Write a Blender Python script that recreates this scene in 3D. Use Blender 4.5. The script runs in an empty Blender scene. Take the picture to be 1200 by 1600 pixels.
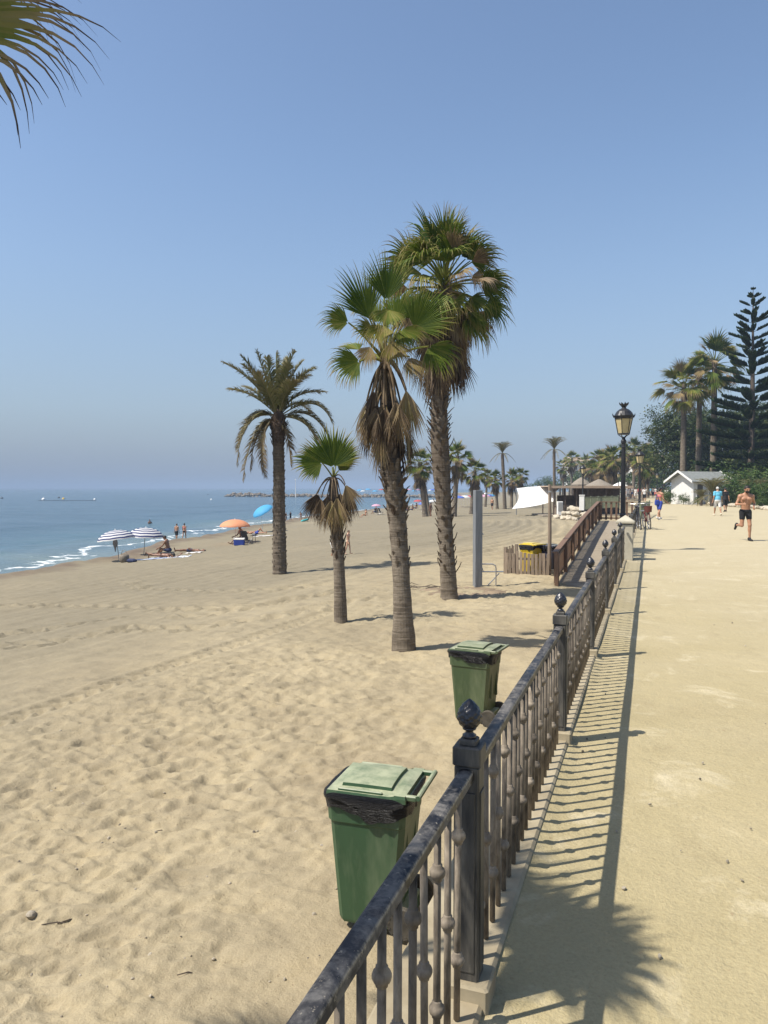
import bpy, math, random
import numpy as np
from mathutils import Vector, Matrix

random.seed(7)
SC = bpy.context.scene
COL = SC.collection
R_ = math.radians

# ------------------------------------------------------------------ camera
EYE = 1.72
FPX = 1180.0
YAW = math.atan(415 / FPX)
PITCH = math.atan(38 / FPX)
cam_d = bpy.data.cameras.new('camera')
cam = bpy.data.objects.new('camera', cam_d)
COL.objects.link(cam)
cam_d.sensor_fit = 'VERTICAL'
cam_d.sensor_height = 24.0
cam_d.lens = 24.0 * FPX / 1600
cam_d.clip_end = 20000
cam_d.clip_start = 0.05
cam.location = (0, 0, EYE)
cam.rotation_euler = (math.pi / 2 - PITCH, 0, YAW)
SC.camera = cam

# ------------------------------------------------------------------ sky, sun, exposure
TO_SUN = Vector((-0.520, -0.420, 1.0)).normalized()
SUN_EL = math.asin(TO_SUN.z)
SUN_AZ = math.atan2(TO_SUN.x, TO_SUN.y)
world = bpy.data.worlds.new('World')
SC.world = world
world.use_nodes = True
wn = world.node_tree
bg = wn.nodes['Background']
sky = wn.nodes.new('ShaderNodeTexSky')
sky.sky_type = 'NISHITA'
sky.sun_disc = False
sky.sun_elevation = SUN_EL
sky.sun_rotation = SUN_AZ % (2 * math.pi)
sky.altitude = 0
sky.air_density = 1.05
sky.dust_density = 1.2
sky.ozone_density = 2.0
# the low band of sea haze, far outside the scene: pale blue-grey that thins with elevation
_g = wn.nodes.new('ShaderNodeTexCoord'); _s = wn.nodes.new('ShaderNodeSeparateXYZ'); wn.links.new(_g.outputs['Generated'], _s.inputs[0])
_m = wn.nodes.new('ShaderNodeValToRGB'); wn.links.new(_s.outputs[2], _m.inputs[0])
_e = _m.color_ramp.elements
_e[0].position = 0.0; _e[0].color = (.92, .92, .92, 1); _e[1].position = .38; _e[1].color = (0, 0, 0, 1)
for _p, _v in ((.04, .82), (.10, .58), (.18, .38), (.27, .16)):
    _k = _e.new(_p); _k.color = (_v, _v, _v, 1)
_x = wn.nodes.new('ShaderNodeMix'); _x.data_type = 'RGBA'
wn.links.new(_m.outputs[0], _x.inputs[0]); wn.links.new(sky.outputs[0], _x.inputs[6]); _x.inputs[7].default_value = (1.62, 2.08, 2.88, 1)
wn.links.new(_x.outputs[2], bg.inputs[0])
bg.inputs[1].default_value = 0.121
sun_d = bpy.data.lights.new('sun', 'SUN')
sun_d.energy = 5.0
sun_d.angle = R_(0.53)
sun_d.color = (1.0, 0.94, 0.85)
sun = bpy.data.objects.new('sun', sun_d)
COL.objects.link(sun)
sun.rotation_euler = TO_SUN.to_track_quat('Z', 'Y').to_euler()
sun.location = (-20, -20, 40)
SC.view_settings.view_transform = 'Standard'
SC.view_settings.look = 'None'
SC.view_settings.gamma = 1
SC.view_settings.exposure = 0.50
SC.cycles.max_bounces = 6
SC.cycles.diffuse_bounces = 3
SC.cycles.volume_bounces = 0
SC.cycles.transparent_max_bounces = 12

# ------------------------------------------------------------------ placing helpers
RGT = Vector((math.cos(YAW), math.sin(YAW), 0))
FWD = Vector((-math.sin(YAW), math.cos(YAW), 0))


def W(lat, d, z=0.0):
    p = RGT * lat + FWD * d
    return Vector((p.x, p.y, z))


def ray(px, py):
    f = FWD * math.cos(PITCH) - Vector((0, 0, math.sin(PITCH)))
    u = Vector((0, 0, math.cos(PITCH))) + FWD * math.sin(PITCH)
    return RGT * ((px - 600) / FPX) + u * ((800 - py) / FPX) + f


def at_depth(px, py, d):
    r = ray(px, py)
    return Vector((0, 0, EYE)) + r * (d / r.dot(FWD))


def on_level(px, py, z):
    r = ray(px, py)
    return Vector((0, 0, EYE)) + r * ((z - EYE) / r.z)


SH_Y = [-200, -60, 0, 29, 45, 62, 99, 168, 278, 420, 700]
SH_X = [-22, -25, -27, -30.3, -35, -39.3, -47.5, -53, -72, -105, -180]
SEA = -2.9


def shore_s(x, y):
    return x - np.interp(y, SH_Y, SH_X) + 0.5 * np.sin(y * 0.31) + 0.35 * np.sin(y * 0.83 + 1)


def base_h(x, y):
    s = shore_s(x, y)
    span = np.maximum(-7 - (x - s) - 3.0, 4.0)
    t = np.clip((-7 - x) / span, 0, 1)
    z = -1.16 - 1.12 * t ** 1.15
    z = np.where(s < 3, -2.28 - 0.62 * (3 - s) / 3, z)
    return np.maximum(z, -6.0)


def gz(x, y):
    return float(base_h(np.array([x]), np.array([y]))[0])


def on_sand(px, py):
    r = ray(px, py)
    t = 3.0
    while t < 900:
        p = Vector((0, 0, EYE)) + r * t
        if p.z <= gz(p.x, p.y):
            break
        t *= 1.004
    return p


# ------------------------------------------------------------------ mesh builder
class MB:
    def __init__(s):
        s.v = []; s.f = []; s.m = []; s.t = []

    def add(s, verts, faces, mat=0, tint=0.0):
        o = len(s.v)
        s.v.extend([tuple(p) for p in verts])
        if isinstance(tint, (int, float)):
            s.t.extend([tint] * len(verts))
        else:
            s.t.extend(tint)
        s.f.extend([tuple(i + o for i in f) for f in faces])
        s.m.extend([mat] * len(faces))
        return s

    def box(s, c, size, rot=None, mat=0, tint=0.0, taper=(1, 1), bev=0.0):
        hx, hy, hz = size[0] / 2, size[1] / 2, size[2] / 2
        if bev > 0:
            b = min(bev, hx * .9, hy * .9, hz * .9)
            rings = []
            for z, ins in ((-hz, b), (-hz + b, 0), (hz - b, 0), (hz, b)):
                k = (z + hz) / (2 * hz)
                ax = (hx - ins) * (1 + (taper[0] - 1) * k); ay = (hy - ins) * (1 + (taper[1] - 1) * k)
                bb = b
                rings.append([(-ax + bb, -ay, z), (ax - bb, -ay, z), (ax, -ay + bb, z), (ax, ay - bb, z),
                              (ax - bb, ay, z), (-ax + bb, ay, z), (-ax, ay - bb, z), (-ax, -ay + bb, z)])
            vs = [p for r in rings for p in r]
            fs = [tuple(range(7, -1, -1)), tuple(range(24, 32))]
            for i in range(3):
                for j in range(8):
                    a = i * 8 + j; b2 = i * 8 + (j + 1) % 8
                    fs.append((a, b2, b2 + 8, a + 8))
        else:
            vs = []
            for z, kx, ky in ((-hz, 1, 1), (hz, taper[0], taper[1])):
                vs += [(-hx * kx, -hy * ky, z), (hx * kx, -hy * ky, z), (hx * kx, hy * ky, z), (-hx * kx, hy * ky, z)]
            fs = [(3, 2, 1, 0), (4, 5, 6, 7), (0, 1, 5, 4), (1, 2, 6, 5), (2, 3, 7, 6), (3, 0, 4, 7)]
        c = Vector(c)
        if rot is not None:
            vs = [c + rot @ Vector(p) for p in vs]
        else:
            vs = [c + Vector(p) for p in vs]
        return s.add(vs, fs, mat, tint)

    def tube(s, pts, rad, n=8, mat=0, tint=0.0, cap=True, squash=None):
        pts = [Vector(p) for p in pts]
        if isinstance(rad, (int, float)):
            rad = [rad] * len(pts)
        vs = []; ref = None
        for i, p in enumerate(pts):
            a = pts[max(i - 1, 0)]; b = pts[min(i + 1, len(pts) - 1)]
            d = (b - a).normalized()
            if ref is None:
                ref = Vector((0, 1, 0)) if abs(d.y) < 0.9 else Vector((1, 0, 0))
            x = (ref - d * ref.dot(d)).normalized(); y = d.cross(x); ref = x
            for k in range(n):
                an = 2 * math.pi * k / n
                vs.append(p + (x * math.cos(an) + y * math.sin(an)) * rad[i])
        fs = []
        for i in range(len(pts) - 1):
            for k in range(n):
                a = i * n + k; b = i * n + (k + 1) % n
                fs.append((a, b, b + n, a + n))
        if cap:
            fs.append(tuple(range(n - 1, -1, -1)))
            fs.append(tuple(range((len(pts) - 1) * n, len(pts) * n)))
        tt = tint
        if not isinstance(tint, (int, float)):
            tt = [q for q in tint for _ in range(n)]
        return s.add(vs, fs, mat, tt)

    def lathe(s, prof, c=(0, 0, 0), n=12, mat=0, tint=0.0, rot=None, sq=(1, 1), ph=0.0):
        c = Vector(c); vs = []
        for r, z in prof:
            for k in range(n):
                an = 2 * math.pi * (k + ph) / n
                p = Vector((r * math.cos(an) * sq[0], r * math.sin(an) * sq[1], z))
                vs.append(c + (rot @ p if rot is not None else p))
        fs = []
        for i in range(len(prof) - 1):
            for k in range(n):
                a = i * n + k; b = i * n + (k + 1) % n
                fs.append((a, b, b + n, a + n))
        if prof[0][0] > 1e-5: fs.append(tuple(range(n - 1, -1, -1)))
        if prof[-1][0] > 1e-5: fs.append(tuple(range((len(prof) - 1) * n, len(prof) * n)))
        return s.add(vs, fs, mat, tint)

    def prism(s, poly, axis_v, mat=0, tint=0.0):
        a = Vector(axis_v); n = len(poly)
        vs = [Vector(p) for p in poly] + [Vector(p) + a for p in poly]
        fs = [tuple(range(n - 1, -1, -1)), tuple(range(n, 2 * n))]
        for k in range(n):
            fs.append((k, (k + 1) % n, n + (k + 1) % n, n + k))
        return s.add(vs, fs, mat, tint)

    def mesh(s, name, mats, smooth=False):
        me = bpy.data.meshes.new(name)
        me.from_pydata(s.v, [], s.f)
        for m in (mats if isinstance(mats, (list, tuple)) else [mats]):
            me.materials.append(m)
        if s.m:
            me.polygons.foreach_set('material_index', s.m)
        if smooth:
            me.polygons.foreach_set('use_smooth', [True] * len(s.f))
        at = me.attributes.new('tint', 'FLOAT', 'POINT')
        at.data.foreach_set('value', s.t)
        me.update()
        return me

    def build(s, name, mats, parent=None, smooth=False, loc=None):
        return obj(name, s.mesh(name, mats, smooth), parent, loc)


def obj(name, me, parent=None, loc=None):
    o = bpy.data.objects.new(name, me)
    COL.objects.link(o)
    if parent is not None:
        o.parent = parent
    if loc is not None:
        o.location = loc
    return o


def tag(o, label=None, cat=None, group=None, kind=None):
    if label: o['label'] = label
    if cat: o['category'] = cat
    if group: o['group'] = group
    if kind: o['kind'] = kind
    return o


def thing(name, loc, label, cat, group=None, rz=0.0):
    o = bpy.data.objects.new(name, None)
    COL.objects.link(o)
    o.empty_display_size = 0.2
    o.location = loc
    o.rotation_euler = (0, 0, rz)
    return tag(o, label, cat, group)


def copy_tree(o, parent=None):
    c = o.copy()
    COL.objects.link(c)
    c.parent = parent
    for ch in list(o.children):
        copy_tree(ch, c)
    return c


def dup(o, loc, rz, label, scale=1.0):
    c = copy_tree(o)
    c.location = loc
    c.rotation_euler = (0, 0, rz)
    c.scale = (scale, scale, scale)
    c['label'] = label
    return c


def rotz(a): return Matrix.Rotation(a, 3, 'Z')


# ------------------------------------------------------------------ materials
def new_mat(name):
    m = bpy.data.materials.new(name)
    m.use_nodes = True
    return m, m.node_tree, m.node_tree.nodes['Principled BSDF']


def ramp(nt, fac, stops):
    n = nt.nodes.new('ShaderNodeValToRGB')
    e = n.color_ramp.elements
    while len(e) > 1: e.remove(e[-1])
    e[0].position = stops[0][0]; e[0].color = (*stops[0][1], 1)
    for p, c in stops[1:]:
        x = e.new(p); x.color = (*c, 1)
    nt.links.new(fac, n.inputs[0])
    return n.outputs[0]


def framp(nt, fac, a, b, lo=0.0, hi=1.0):
    n = nt.nodes.new('ShaderNodeMapRange')
    n.inputs[1].default_value = a; n.inputs[2].default_value = b
    n.inputs[3].default_value = lo; n.inputs[4].default_value = hi
    nt.links.new(fac, n.inputs[0])
    return n.outputs[0]


def noise(nt, scale, detail=4, rough=0.55, coords='Object', stretch=None, dist=0.0):
    tc = nt.nodes.new('ShaderNodeTexCoord')
    n = nt.nodes.new('ShaderNodeTexNoise')
    n.inputs['Scale'].default_value = scale
    n.inputs['Detail'].default_value = detail
    n.inputs['Roughness'].default_value = rough
    n.inputs['Distortion'].default_value = dist
    src = tc.outputs[coords]
    if stretch:
        mp = nt.nodes.new('ShaderNodeMapping')
        mp.inputs['Scale'].default_value = stretch
        nt.links.new(src, mp.inputs[0]); src = mp.outputs[0]
    nt.links.new(src, n.inputs['Vector'])
    return n.outputs['Fac']


def mixc(nt, fac, a, b, mode='MIX'):
    n = nt.nodes.new('ShaderNodeMix')
    n.data_type = 'RGBA'; n.blend_type = mode
    for sock, val in ((0, fac), (6, a), (7, b)):
        if hasattr(val, 'is_output'):
            nt.links.new(val, n.inputs[sock])
        elif isinstance(val, (int, float)):
            n.inputs[sock].default_value = val
        else:
            n.inputs[sock].default_value = (*val, 1)
    return n.outputs[2]


def mathn(nt, op, a, b=None):
    n = nt.nodes.new('ShaderNodeMath'); n.operation = op
    for i, val in enumerate((a, b)):
        if val is None: continue
        if hasattr(val, 'is_output'): nt.links.new(val, n.inputs[i])
        else: n.inputs[i].default_value = val
    return n.outputs[0]


def attr(nt, name):
    n = nt.nodes.new('ShaderNodeAttribute'); n.attribute_name = name
    return n.outputs['Fac']


def bump(nt, bs, h, strength=0.4, dist=0.02):
    n = nt.nodes.new('ShaderNodeBump')
    n.inputs['Strength'].default_value = strength
    n.inputs['Distance'].default_value = dist
    nt.links.new(h, n.inputs['Height'])
    nt.links.new(n.outputs[0], bs.inputs['Normal'])
    return n


def mat_noisy(name, c1, c2, scale=6, rough=0.6, bmp=0.3, bdist=0.01, c3=None, spec=0.4, metal=0.0, stretch=None, detail=5, rand=0.0, lo=.3, hi=.7):
    m, nt, bs = new_mat(name)
    n1 = noise(nt, scale, detail, .6, stretch=stretch)
    st = [(lo, c1), (hi, c2)] if c3 is None else [(lo, c1), ((lo + hi) / 2, c2), (hi, c3)]
    col = ramp(nt, n1, st)
    if rand:
        oi = nt.nodes.new('ShaderNodeObjectInfo')
        v = framp(nt, oi.outputs['Random'], 0, 1, 1 - rand, 1 + rand)
        hs = nt.nodes.new('ShaderNodeHueSaturation')
        nt.links.new(v, hs.inputs['Value']); nt.links.new(col, hs.inputs['Color'])
        col = hs.outputs[0]
    nt.links.new(col, bs.inputs['Base Color'])
    bs.inputs['Roughness'].default_value = rough
    bs.inputs['Specular IOR Level'].default_value = spec
    bs.inputs['Metallic'].default_value = metal
    if bmp:
        n2 = noise(nt, scale * 3.1, 5, .65, stretch=stretch)
        bump(nt, bs, n2, bmp, bdist)
    return m


def mat_plain(name, c, rough=0.6, spec=0.4, metal=0.0, var=0.12, scale=9.0):
    a = tuple(x * (1 - var) for x in c); b = tuple(min(1, x * (1 + var)) for x in c)
    return mat_noisy(name, a, b, scale, rough, 0.15, 0.004, spec=spec, metal=metal)


def mat_leaf(name, stops, rough=0.45, trans=0.25, nscale=3.0, nvar=0.25):
    """stops: colours along the 'tint' attribute, 0 = fresh, 1 = dead"""
    m, nt, bs = new_mat(name)
    t = attr(nt, 'tint')
    n1 = noise(nt, nscale, 3)
    t2 = mathn(nt, 'ADD', t, framp(nt, n1, .25, .75, -nvar * .5, nvar * .5))
    col = ramp(nt, t2, stops)
    nt.links.new(col, bs.inputs['Base Color'])
    bs.inputs['Roughness'].default_value = rough
    bs.inputs['Specular IOR Level'].default_value = 0.15
    tr = nt.nodes.new('ShaderNodeBsdfTranslucent')
    nt.links.new(col, tr.inputs[0])
    mx = nt.nodes.new('ShaderNodeMixShader')
    mx.inputs[0].default_value = trans
    nt.links.new(bs.outputs[0], mx.inputs[1]); nt.links.new(tr.outputs[0], mx.inputs[2])
    nt.links.new(mx.outputs[0], nt.nodes['Material Output'].inputs[0])
    return m


M = {}
M['concrete'] = mat_noisy('concrete', (.22, .18, .115), (.38, .325, .22), 4, .85, .3, .006, spec=.2)
M['white_paint'] = mat_noisy('white_paint', (.62, .61, .565), (.71, .70, .67), 4, .7, .15, .004)
M['cream_plaster'] = mat_noisy('cream_plaster', (.34, .315, .24), (.45, .415, .325), 5, .85, .3, .006)
M['black_iron'] = mat_noisy('black_iron', (.012, .013, .015), (.03, .03, .032), 14, .42, .2, .003)
M['grey_metal'] = mat_noisy('grey_metal', (.17, .18, .19), (.25, .26, .27), 3, .5, .1, .002, metal=.3, stretch=(6, 6, .6))
M['steel'] = mat_plain('steel', (.45, .45, .45), .35, metal=.8)
M['black_plastic'] = mat_plain('black_plastic', (.018, .018, .02), .45)
M['wood_brown'] = mat_noisy('wood_brown', (.110, .064, .038), (.195, .118, .072), 5, .65, .3, .004, stretch=(8, 8, 1), rand=.22)
M['wood_grey'] = mat_noisy('wood_grey', (.16, .12, .085), (.28, .22, .16), 5, .8, .4, .004, stretch=(7, 7, .8), rand=.2)
M['deck_grey'] = mat_noisy('deck_grey', (.20, .165, .12), (.33, .28, .205), 3, .85, .3, .005, stretch=(1, 6, 1))
# ================================================================== SETTING
_T = np.random.RandomState(3).rand(256, 256)


def vn(x, y, seed=0):
    x = x + seed * 17.31; y = y + seed * 9.17
    xi = np.floor(x).astype(int); yi = np.floor(y).astype(int)
    fx = x - xi; fy = y - yi
    fx = fx * fx * (3 - 2 * fx); fy = fy * fy * (3 - 2 * fy)
    a = _T[xi & 255, yi & 255]; b = _T[(xi + 1) & 255, yi & 255]
    c = _T[xi & 255, (yi + 1) & 255]; d = _T[(xi + 1) & 255, (yi + 1) & 255]
    return (a * (1 - fx) + b * fx) * (1 - fy) + (c * (1 - fx) + d * fx) * fy - 0.5


def fbm(x, y, seed=0, n=4):
    r = 0; a = 1
    for i in range(n):
        r = r + a * vn(x, y, seed + i); x = x * 2.03; y = y * 2.03; a *= .5
    return r


def dimples(x, y, cell, seed, dens=.85):
    """trodden sand: overlapping foot-sized hollows with soft rims"""
    cx = np.floor(x / cell).astype(int); cy = np.floor(y / cell).astype(int)
    h = np.zeros_like(x)
    for i in (-1, 0, 1):
        for j in (-1, 0, 1):
            a = cx + i; b = cy + j
            r1 = _T[(a * 7 + seed * 31) & 255, (b * 13 + seed) & 255]
            r2 = _T[(a * 11 + seed * 5 + 91) & 255, (b * 3 + seed * 7 + 17) & 255]
            r3 = _T[(a * 5 + seed * 3 + 41) & 255, (b * 17 + seed + 77) & 255]
            r4 = _T[(a * 3 + seed * 13 + 7) & 255, (b * 5 + seed * 11 + 133) & 255]
            dx = x - (a + r1) * cell; dy = y - (b + r2) * cell
            th = r3 * 1.6 - .3
            u = dx * np.cos(th) + dy * np.sin(th); v = -dx * np.sin(th) + dy * np.cos(th)
            rr = np.sqrt((u / (.30 + .25 * r4)) ** 2 + (v / (.20 + .14 * r1)) ** 2) / cell
            g = -np.exp(-(rr * 1.05) ** 4) + .42 * np.exp(-((rr - 1.35) / .32) ** 2)
            h = h + np.where(r4 < dens, g * (.45 + .7 * r2), 0)
    return h


def hollows(x, y, cell, seed):
    """overlapping scooped hollows that meet in sharp ridges, like dry sand walked over many times"""
    cx = np.floor(x / cell).astype(int); cy = np.floor(y / cell).astype(int)
    best = np.full_like(x, 9.0)
    for i in (-1, 0, 1):
        for j in (-1, 0, 1):
            a = cx + i; b = cy + j
            r1 = _T[(a * 7 + seed * 31) & 255, (b * 13 + seed) & 255]; r2 = _T[(a * 11 + seed * 5 + 91) & 255, (b * 3 + seed * 7 + 17) & 255]
            r3 = _T[(a * 5 + seed * 3 + 41) & 255, (b * 17 + seed + 77) & 255]; r4 = _T[(a * 3 + seed * 13 + 7) & 255, (b * 5 + seed * 11 + 133) & 255]
            dx = x - (a + .1 + .8 * r1) * cell; dy = y - (b + .1 + .8 * r2) * cell
            th = YAW + .35 + (r3 - .5) * 1.5
            u = dx * np.cos(th) + dy * np.sin(th); v = -dx * np.sin(th) + dy * np.cos(th)
            rr = ((u / .60) ** 2 + (v / .36) ** 2) / cell ** 2 + (r4 - .5) * .5
            best = np.minimum(best, rr)
    return np.clip(best, -.25, .9)


def seg_dist(x, y, pts):
    best = np.full_like(x, 1e9); along = np.zeros_like(x); side = np.zeros_like(x); acc = 0
    for (x0, y0), (x1, y1) in zip(pts[:-1], pts[1:]):
        L = math.hypot(x1 - x0, y1 - y0); ux, uy = (x1 - x0) / L, (y1 - y0) / L
        t = np.clip((x - x0) * ux + (y - y0) * uy, 0, L)
        d = np.hypot(x - x0 - t * ux, y - y0 - t * uy)
        m = d < best
        best = np.where(m, d, best); along = np.where(m, acc + t, along)
        side = np.where(m, (x - x0) * -uy + (y - y0) * ux, side)
        acc += L
    return best, along, side


def track_px(pts):
    r = []
    for p in pts:
        q = on_sand(*p); r.append((q.x, q.y))
    return r


TRACKS = [track_px([(-60, 1145), (60, 1108), (200, 1060), (330, 1022), (440, 985), (520, 955)]),
          track_px([(-40, 1016), (90, 1003), (190, 985), (300, 985), (420, 968), (560, 940)]),
          track_px([(-40, 955), (60, 950), (160, 950), (270, 955), (400, 950), (520, 925)]),
          track_px([(205, 908), (225, 921), (300, 925), (420, 922), (520, 912)])]
ARCS = [track_px([(640, 852), (740, 842), (800, 832), (826, 822), (828, 812), (800, 806)]),
        track_px([(700, 868), (800, 850), (858, 838), (870, 822), (860, 812)]),
        track_px([(620, 840), (720, 832), (770, 824), (780, 815), (740, 811)])]


def grid_mesh(name, ts, ds, zf, mats, attrs, smooth=True):
    T, D = np.meshgrid(ts, ds)
    lat = T * D
    x = RGT.x * lat + FWD.x * D; y = RGT.y * lat + FWD.y * D
    z = zf(x, y, D)
    nr, nc = T.shape
    me = bpy.data.meshes.new(name)
    n = nr * nc
    me.vertices.add(n)
    me.vertices.foreach_set('co', np.stack([x, y, z], -1).reshape(-1).astype(np.float32))
    idx = np.arange(n).reshape(nr, nc)
    q = np.stack([idx[:-1, :-1], idx[:-1, 1:], idx[1:, 1:], idx[1:, :-1]], -1).reshape(-1, 4)
    nq = len(q)
    me.loops.add(nq * 4)
    me.loops.foreach_set('vertex_index', q.reshape(-1).astype(np.int32))
    me.polygons.add(nq)
    me.polygons.foreach_set('loop_start', (np.arange(nq) * 4).astype(np.int32))
    try:
        me.polygons.foreach_set('loop_total', np.full(nq, 4, np.int32))
    except Exception:
        pass
    me.polygons.foreach_set('use_smooth', np.ones(nq, bool))
    for m in mats: me.materials.append(m)
    me.update(calc_edges=True)
    for an, fn in attrs.items():
        at = me.attributes.new(an, 'FLOAT', 'POINT')
        at.data.foreach_set('value', fn(x, y, D).reshape(-1).astype(np.float32))
    me.validate()
    return me


def walk_mask(x, y):
    """1 where the sand is trodden, near 0 where the beach tractor has dragged it smooth"""
    b, al, sd = seg_dist(x, y, TRACKS[0])
    far = np.clip((sd - 0.2) / 1.5, 0, 1)           # seaward of the nearest tyre track
    m = 1 - .72 * far
    m = m * (1 - .85 * np.exp(-(b / .45) ** 4))
    wall = np.clip((-x - .8 - 0.7 * (1 + .6 * vn(x * .4, y * .35, 5))) / 1.6, .12, 1)
    return m * wall


def sand_z(x, y, D):
    z = base_h(x, y)
    s = shore_s(x, y)
    wm = walk_mask(x, y)
    dry = np.clip((s - 3) / 4, 0, 1)
    fade = np.clip(70 / np.maximum(D, 1) - .7, .0, 1)
    z = z + .14 * vn(x * .12, y * .12, 1) * dry + .05 * fbm(x * .5, y * .5, 2, 2) * dry
    wx = x + .07 * vn(x * 4.1, y * 4.1, 41); wy = y + .07 * vn(x * 4.1, y * 4.1, 42)
    h = .030 * hollows(wx, wy, .34, 1) + .032 * hollows(wx + .2, wy, .20, 2) + .018 * hollows(wx, wy + .1, .105, 3)
    h = h * (.45 + 1.1 * (vn(x * .33, y * .33, 9) + .5))
    z = z + h * wm * fade * dry * (1 + .45 * np.clip((8 - D) / 4, 0, 1))
    z = z + (.030 * fbm(x * 2.4, y * 2.4, 3, 5)) * dry * (.35 + .65 * wm)
    # low wind ripples and scuffs close to the promenade wall
    z = z + .016 * fbm(x * 1.3 + 4, y * 3.6, 12, 4) * dry
    z = z + .030 * hollows(wx + .3, wy * .7, .34, 5) * np.clip(vn(x * .16, y * .16, 14) * 3 + .5, 0, 1) * fade * dry * (1 - wm)
    # raked furrows left by the tractor, running along the beach
    b, al, sd = seg_dist(x, y, TRACKS[0])
    furrow = np.clip((sd - .6) / 2, 0, 1) * dry
    z = z + furrow * fade * .040 * (.35 * np.sin(sd * 9 + 4 * fbm(al * .10, sd * .25, 6, 3)) * np.clip(vn(x * .11, y * .11, 55) * 3 + .6, 0, 1) + 1.0 * vn(sd * 2.7, al * .10, 4) + .8 * vn(sd * 6.1, al * .25, 44))
    for k, tr in enumerate(TRACKS):
        b, al, sd = seg_dist(x, y, tr)
        for off in ((0,) if k != 1 else (0, 1.7)):
            e = np.abs(sd - off)
            hw = .2 if k == 0 else .34; per_ = .30 if k == 0 else .62
            inn = (e < hw) & (b < hw + off + .05)
            tread = (np.sin((al + (e * 1.2)) * 2 * math.pi / per_) > .1) * .05 - .045
            z = z + np.where(inn, tread * (1 if k == 0 else 1.5), 0) * (D < 60)
            z = z + .028 * np.exp(-((e - .28) / .08) ** 2) * (b < 1) * dry
    for tr in ARCS:
        b, al, sd = seg_dist(x, y, tr)
        z = z + np.where(b < 3.0, .09 * np.sin(sd * 2 * math.pi / .9) * np.exp(-(b / 1.6) ** 2), 0)
    # the strip of sand at the wet line is pushed into a small crumbly bank
    z = z + .16 * np.exp(-((s - 3.4) / .8) ** 2) * (1 + fbm(x * .9, y * .9, 8, 3)) * (D < 200)
    return z


def sand_mat():
    m, nt, bs = new_mat('sand')
    big = noise(nt, .22, 4, .6)
    mid = noise(nt, 2.2, 6, .62)
    fine = noise(nt, 90, 3, .7)
    speck = noise(nt, 34, 2, .5)
    c = ramp(nt, big, [(.3, (0.286, 0.236, 0.151)), (.5, (0.334, 0.280, 0.180)), (.72, (0.382, 0.322, 0.211))])
    grey = ramp(nt, mid, [(.25, (.72, .72, .73)), (.5, (1, 1, 1)), (.75, (1.10, 1.08, 1.03))])
    c = mixc(nt, 1.0, c, grey, 'MULTIPLY')
    g2 = attr(nt, 'smoothed')
    c = mixc(nt, mathn(nt, 'MINIMUM', g2, .95), c, mixc(nt, mid, (0.176, 0.153, 0.105), (0.246, 0.216, 0.153)))
    fg = ramp(nt, fine, [(.3, (.82, .80, .78)), (.55, (1, 1, 1)), (.8, (1.12, 1.1, 1.08))])
    c = mixc(nt, .8, c, fg, 'MULTIPLY')
    sp = framp(nt, speck, .67, .73)
    c = mixc(nt, mathn(nt, 'MULTIPLY', sp, .45), c, (.12, .085, .05))
    wet = attr(nt, 'wet')
    wetn = mathn(nt, 'ADD', wet, framp(nt, noise(nt, .6, 5), .3, .7, -.25, .25))
    wf = framp(nt, wetn, .3, .75)
    c = mixc(nt, wf, c, (.15, .115, .08))
    nt.links.new(c, bs.inputs['Base Color'])
    nt.links.new(framp(nt, wf, 0, 1, .95, .62), bs.inputs['Roughness'])
    bs.inputs['Specular IOR Level'].default_value = .1
    h = mathn(nt, 'ADD', mathn(nt, 'MULTIPLY', noise(nt, 14, 7, .66), .8), mathn(nt, 'MULTIPLY', fine, .22))
    bump(nt, bs, h, .7, .035)
    return m


M['sand'] = sand_mat()
ts = np.concatenate([np.linspace(-2.2, -.6, 50)[:-1], np.arange(-.6, .42, .0042), np.linspace(.42, 1.3, 30)])
ds = np.exp(np.arange(math.log(1.6), math.log(620), .0042))


def smoothed(x, y, D):
    b, al, sd = seg_dist(x, y, TRACKS[0])
    f = np.clip((sd + 2.2 + 2.2 * vn(x * .4, y * .4, 3) + 3.0 * vn(x * .13, y * .13, 33)) / 7, 0, 1)
    return f * (.95 + .35 * vn(x * .25, y * .25, 21))


me = grid_mesh('sand', ts, ds, sand_z, [M['sand']],
               {'wet': lambda x, y, D: np.clip(1 - (shore_s(x, y) - 2.4) / 3.6, 0, 1), 'smoothed': smoothed})
tag(obj('beach_sand', me), kind='structure')


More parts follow.
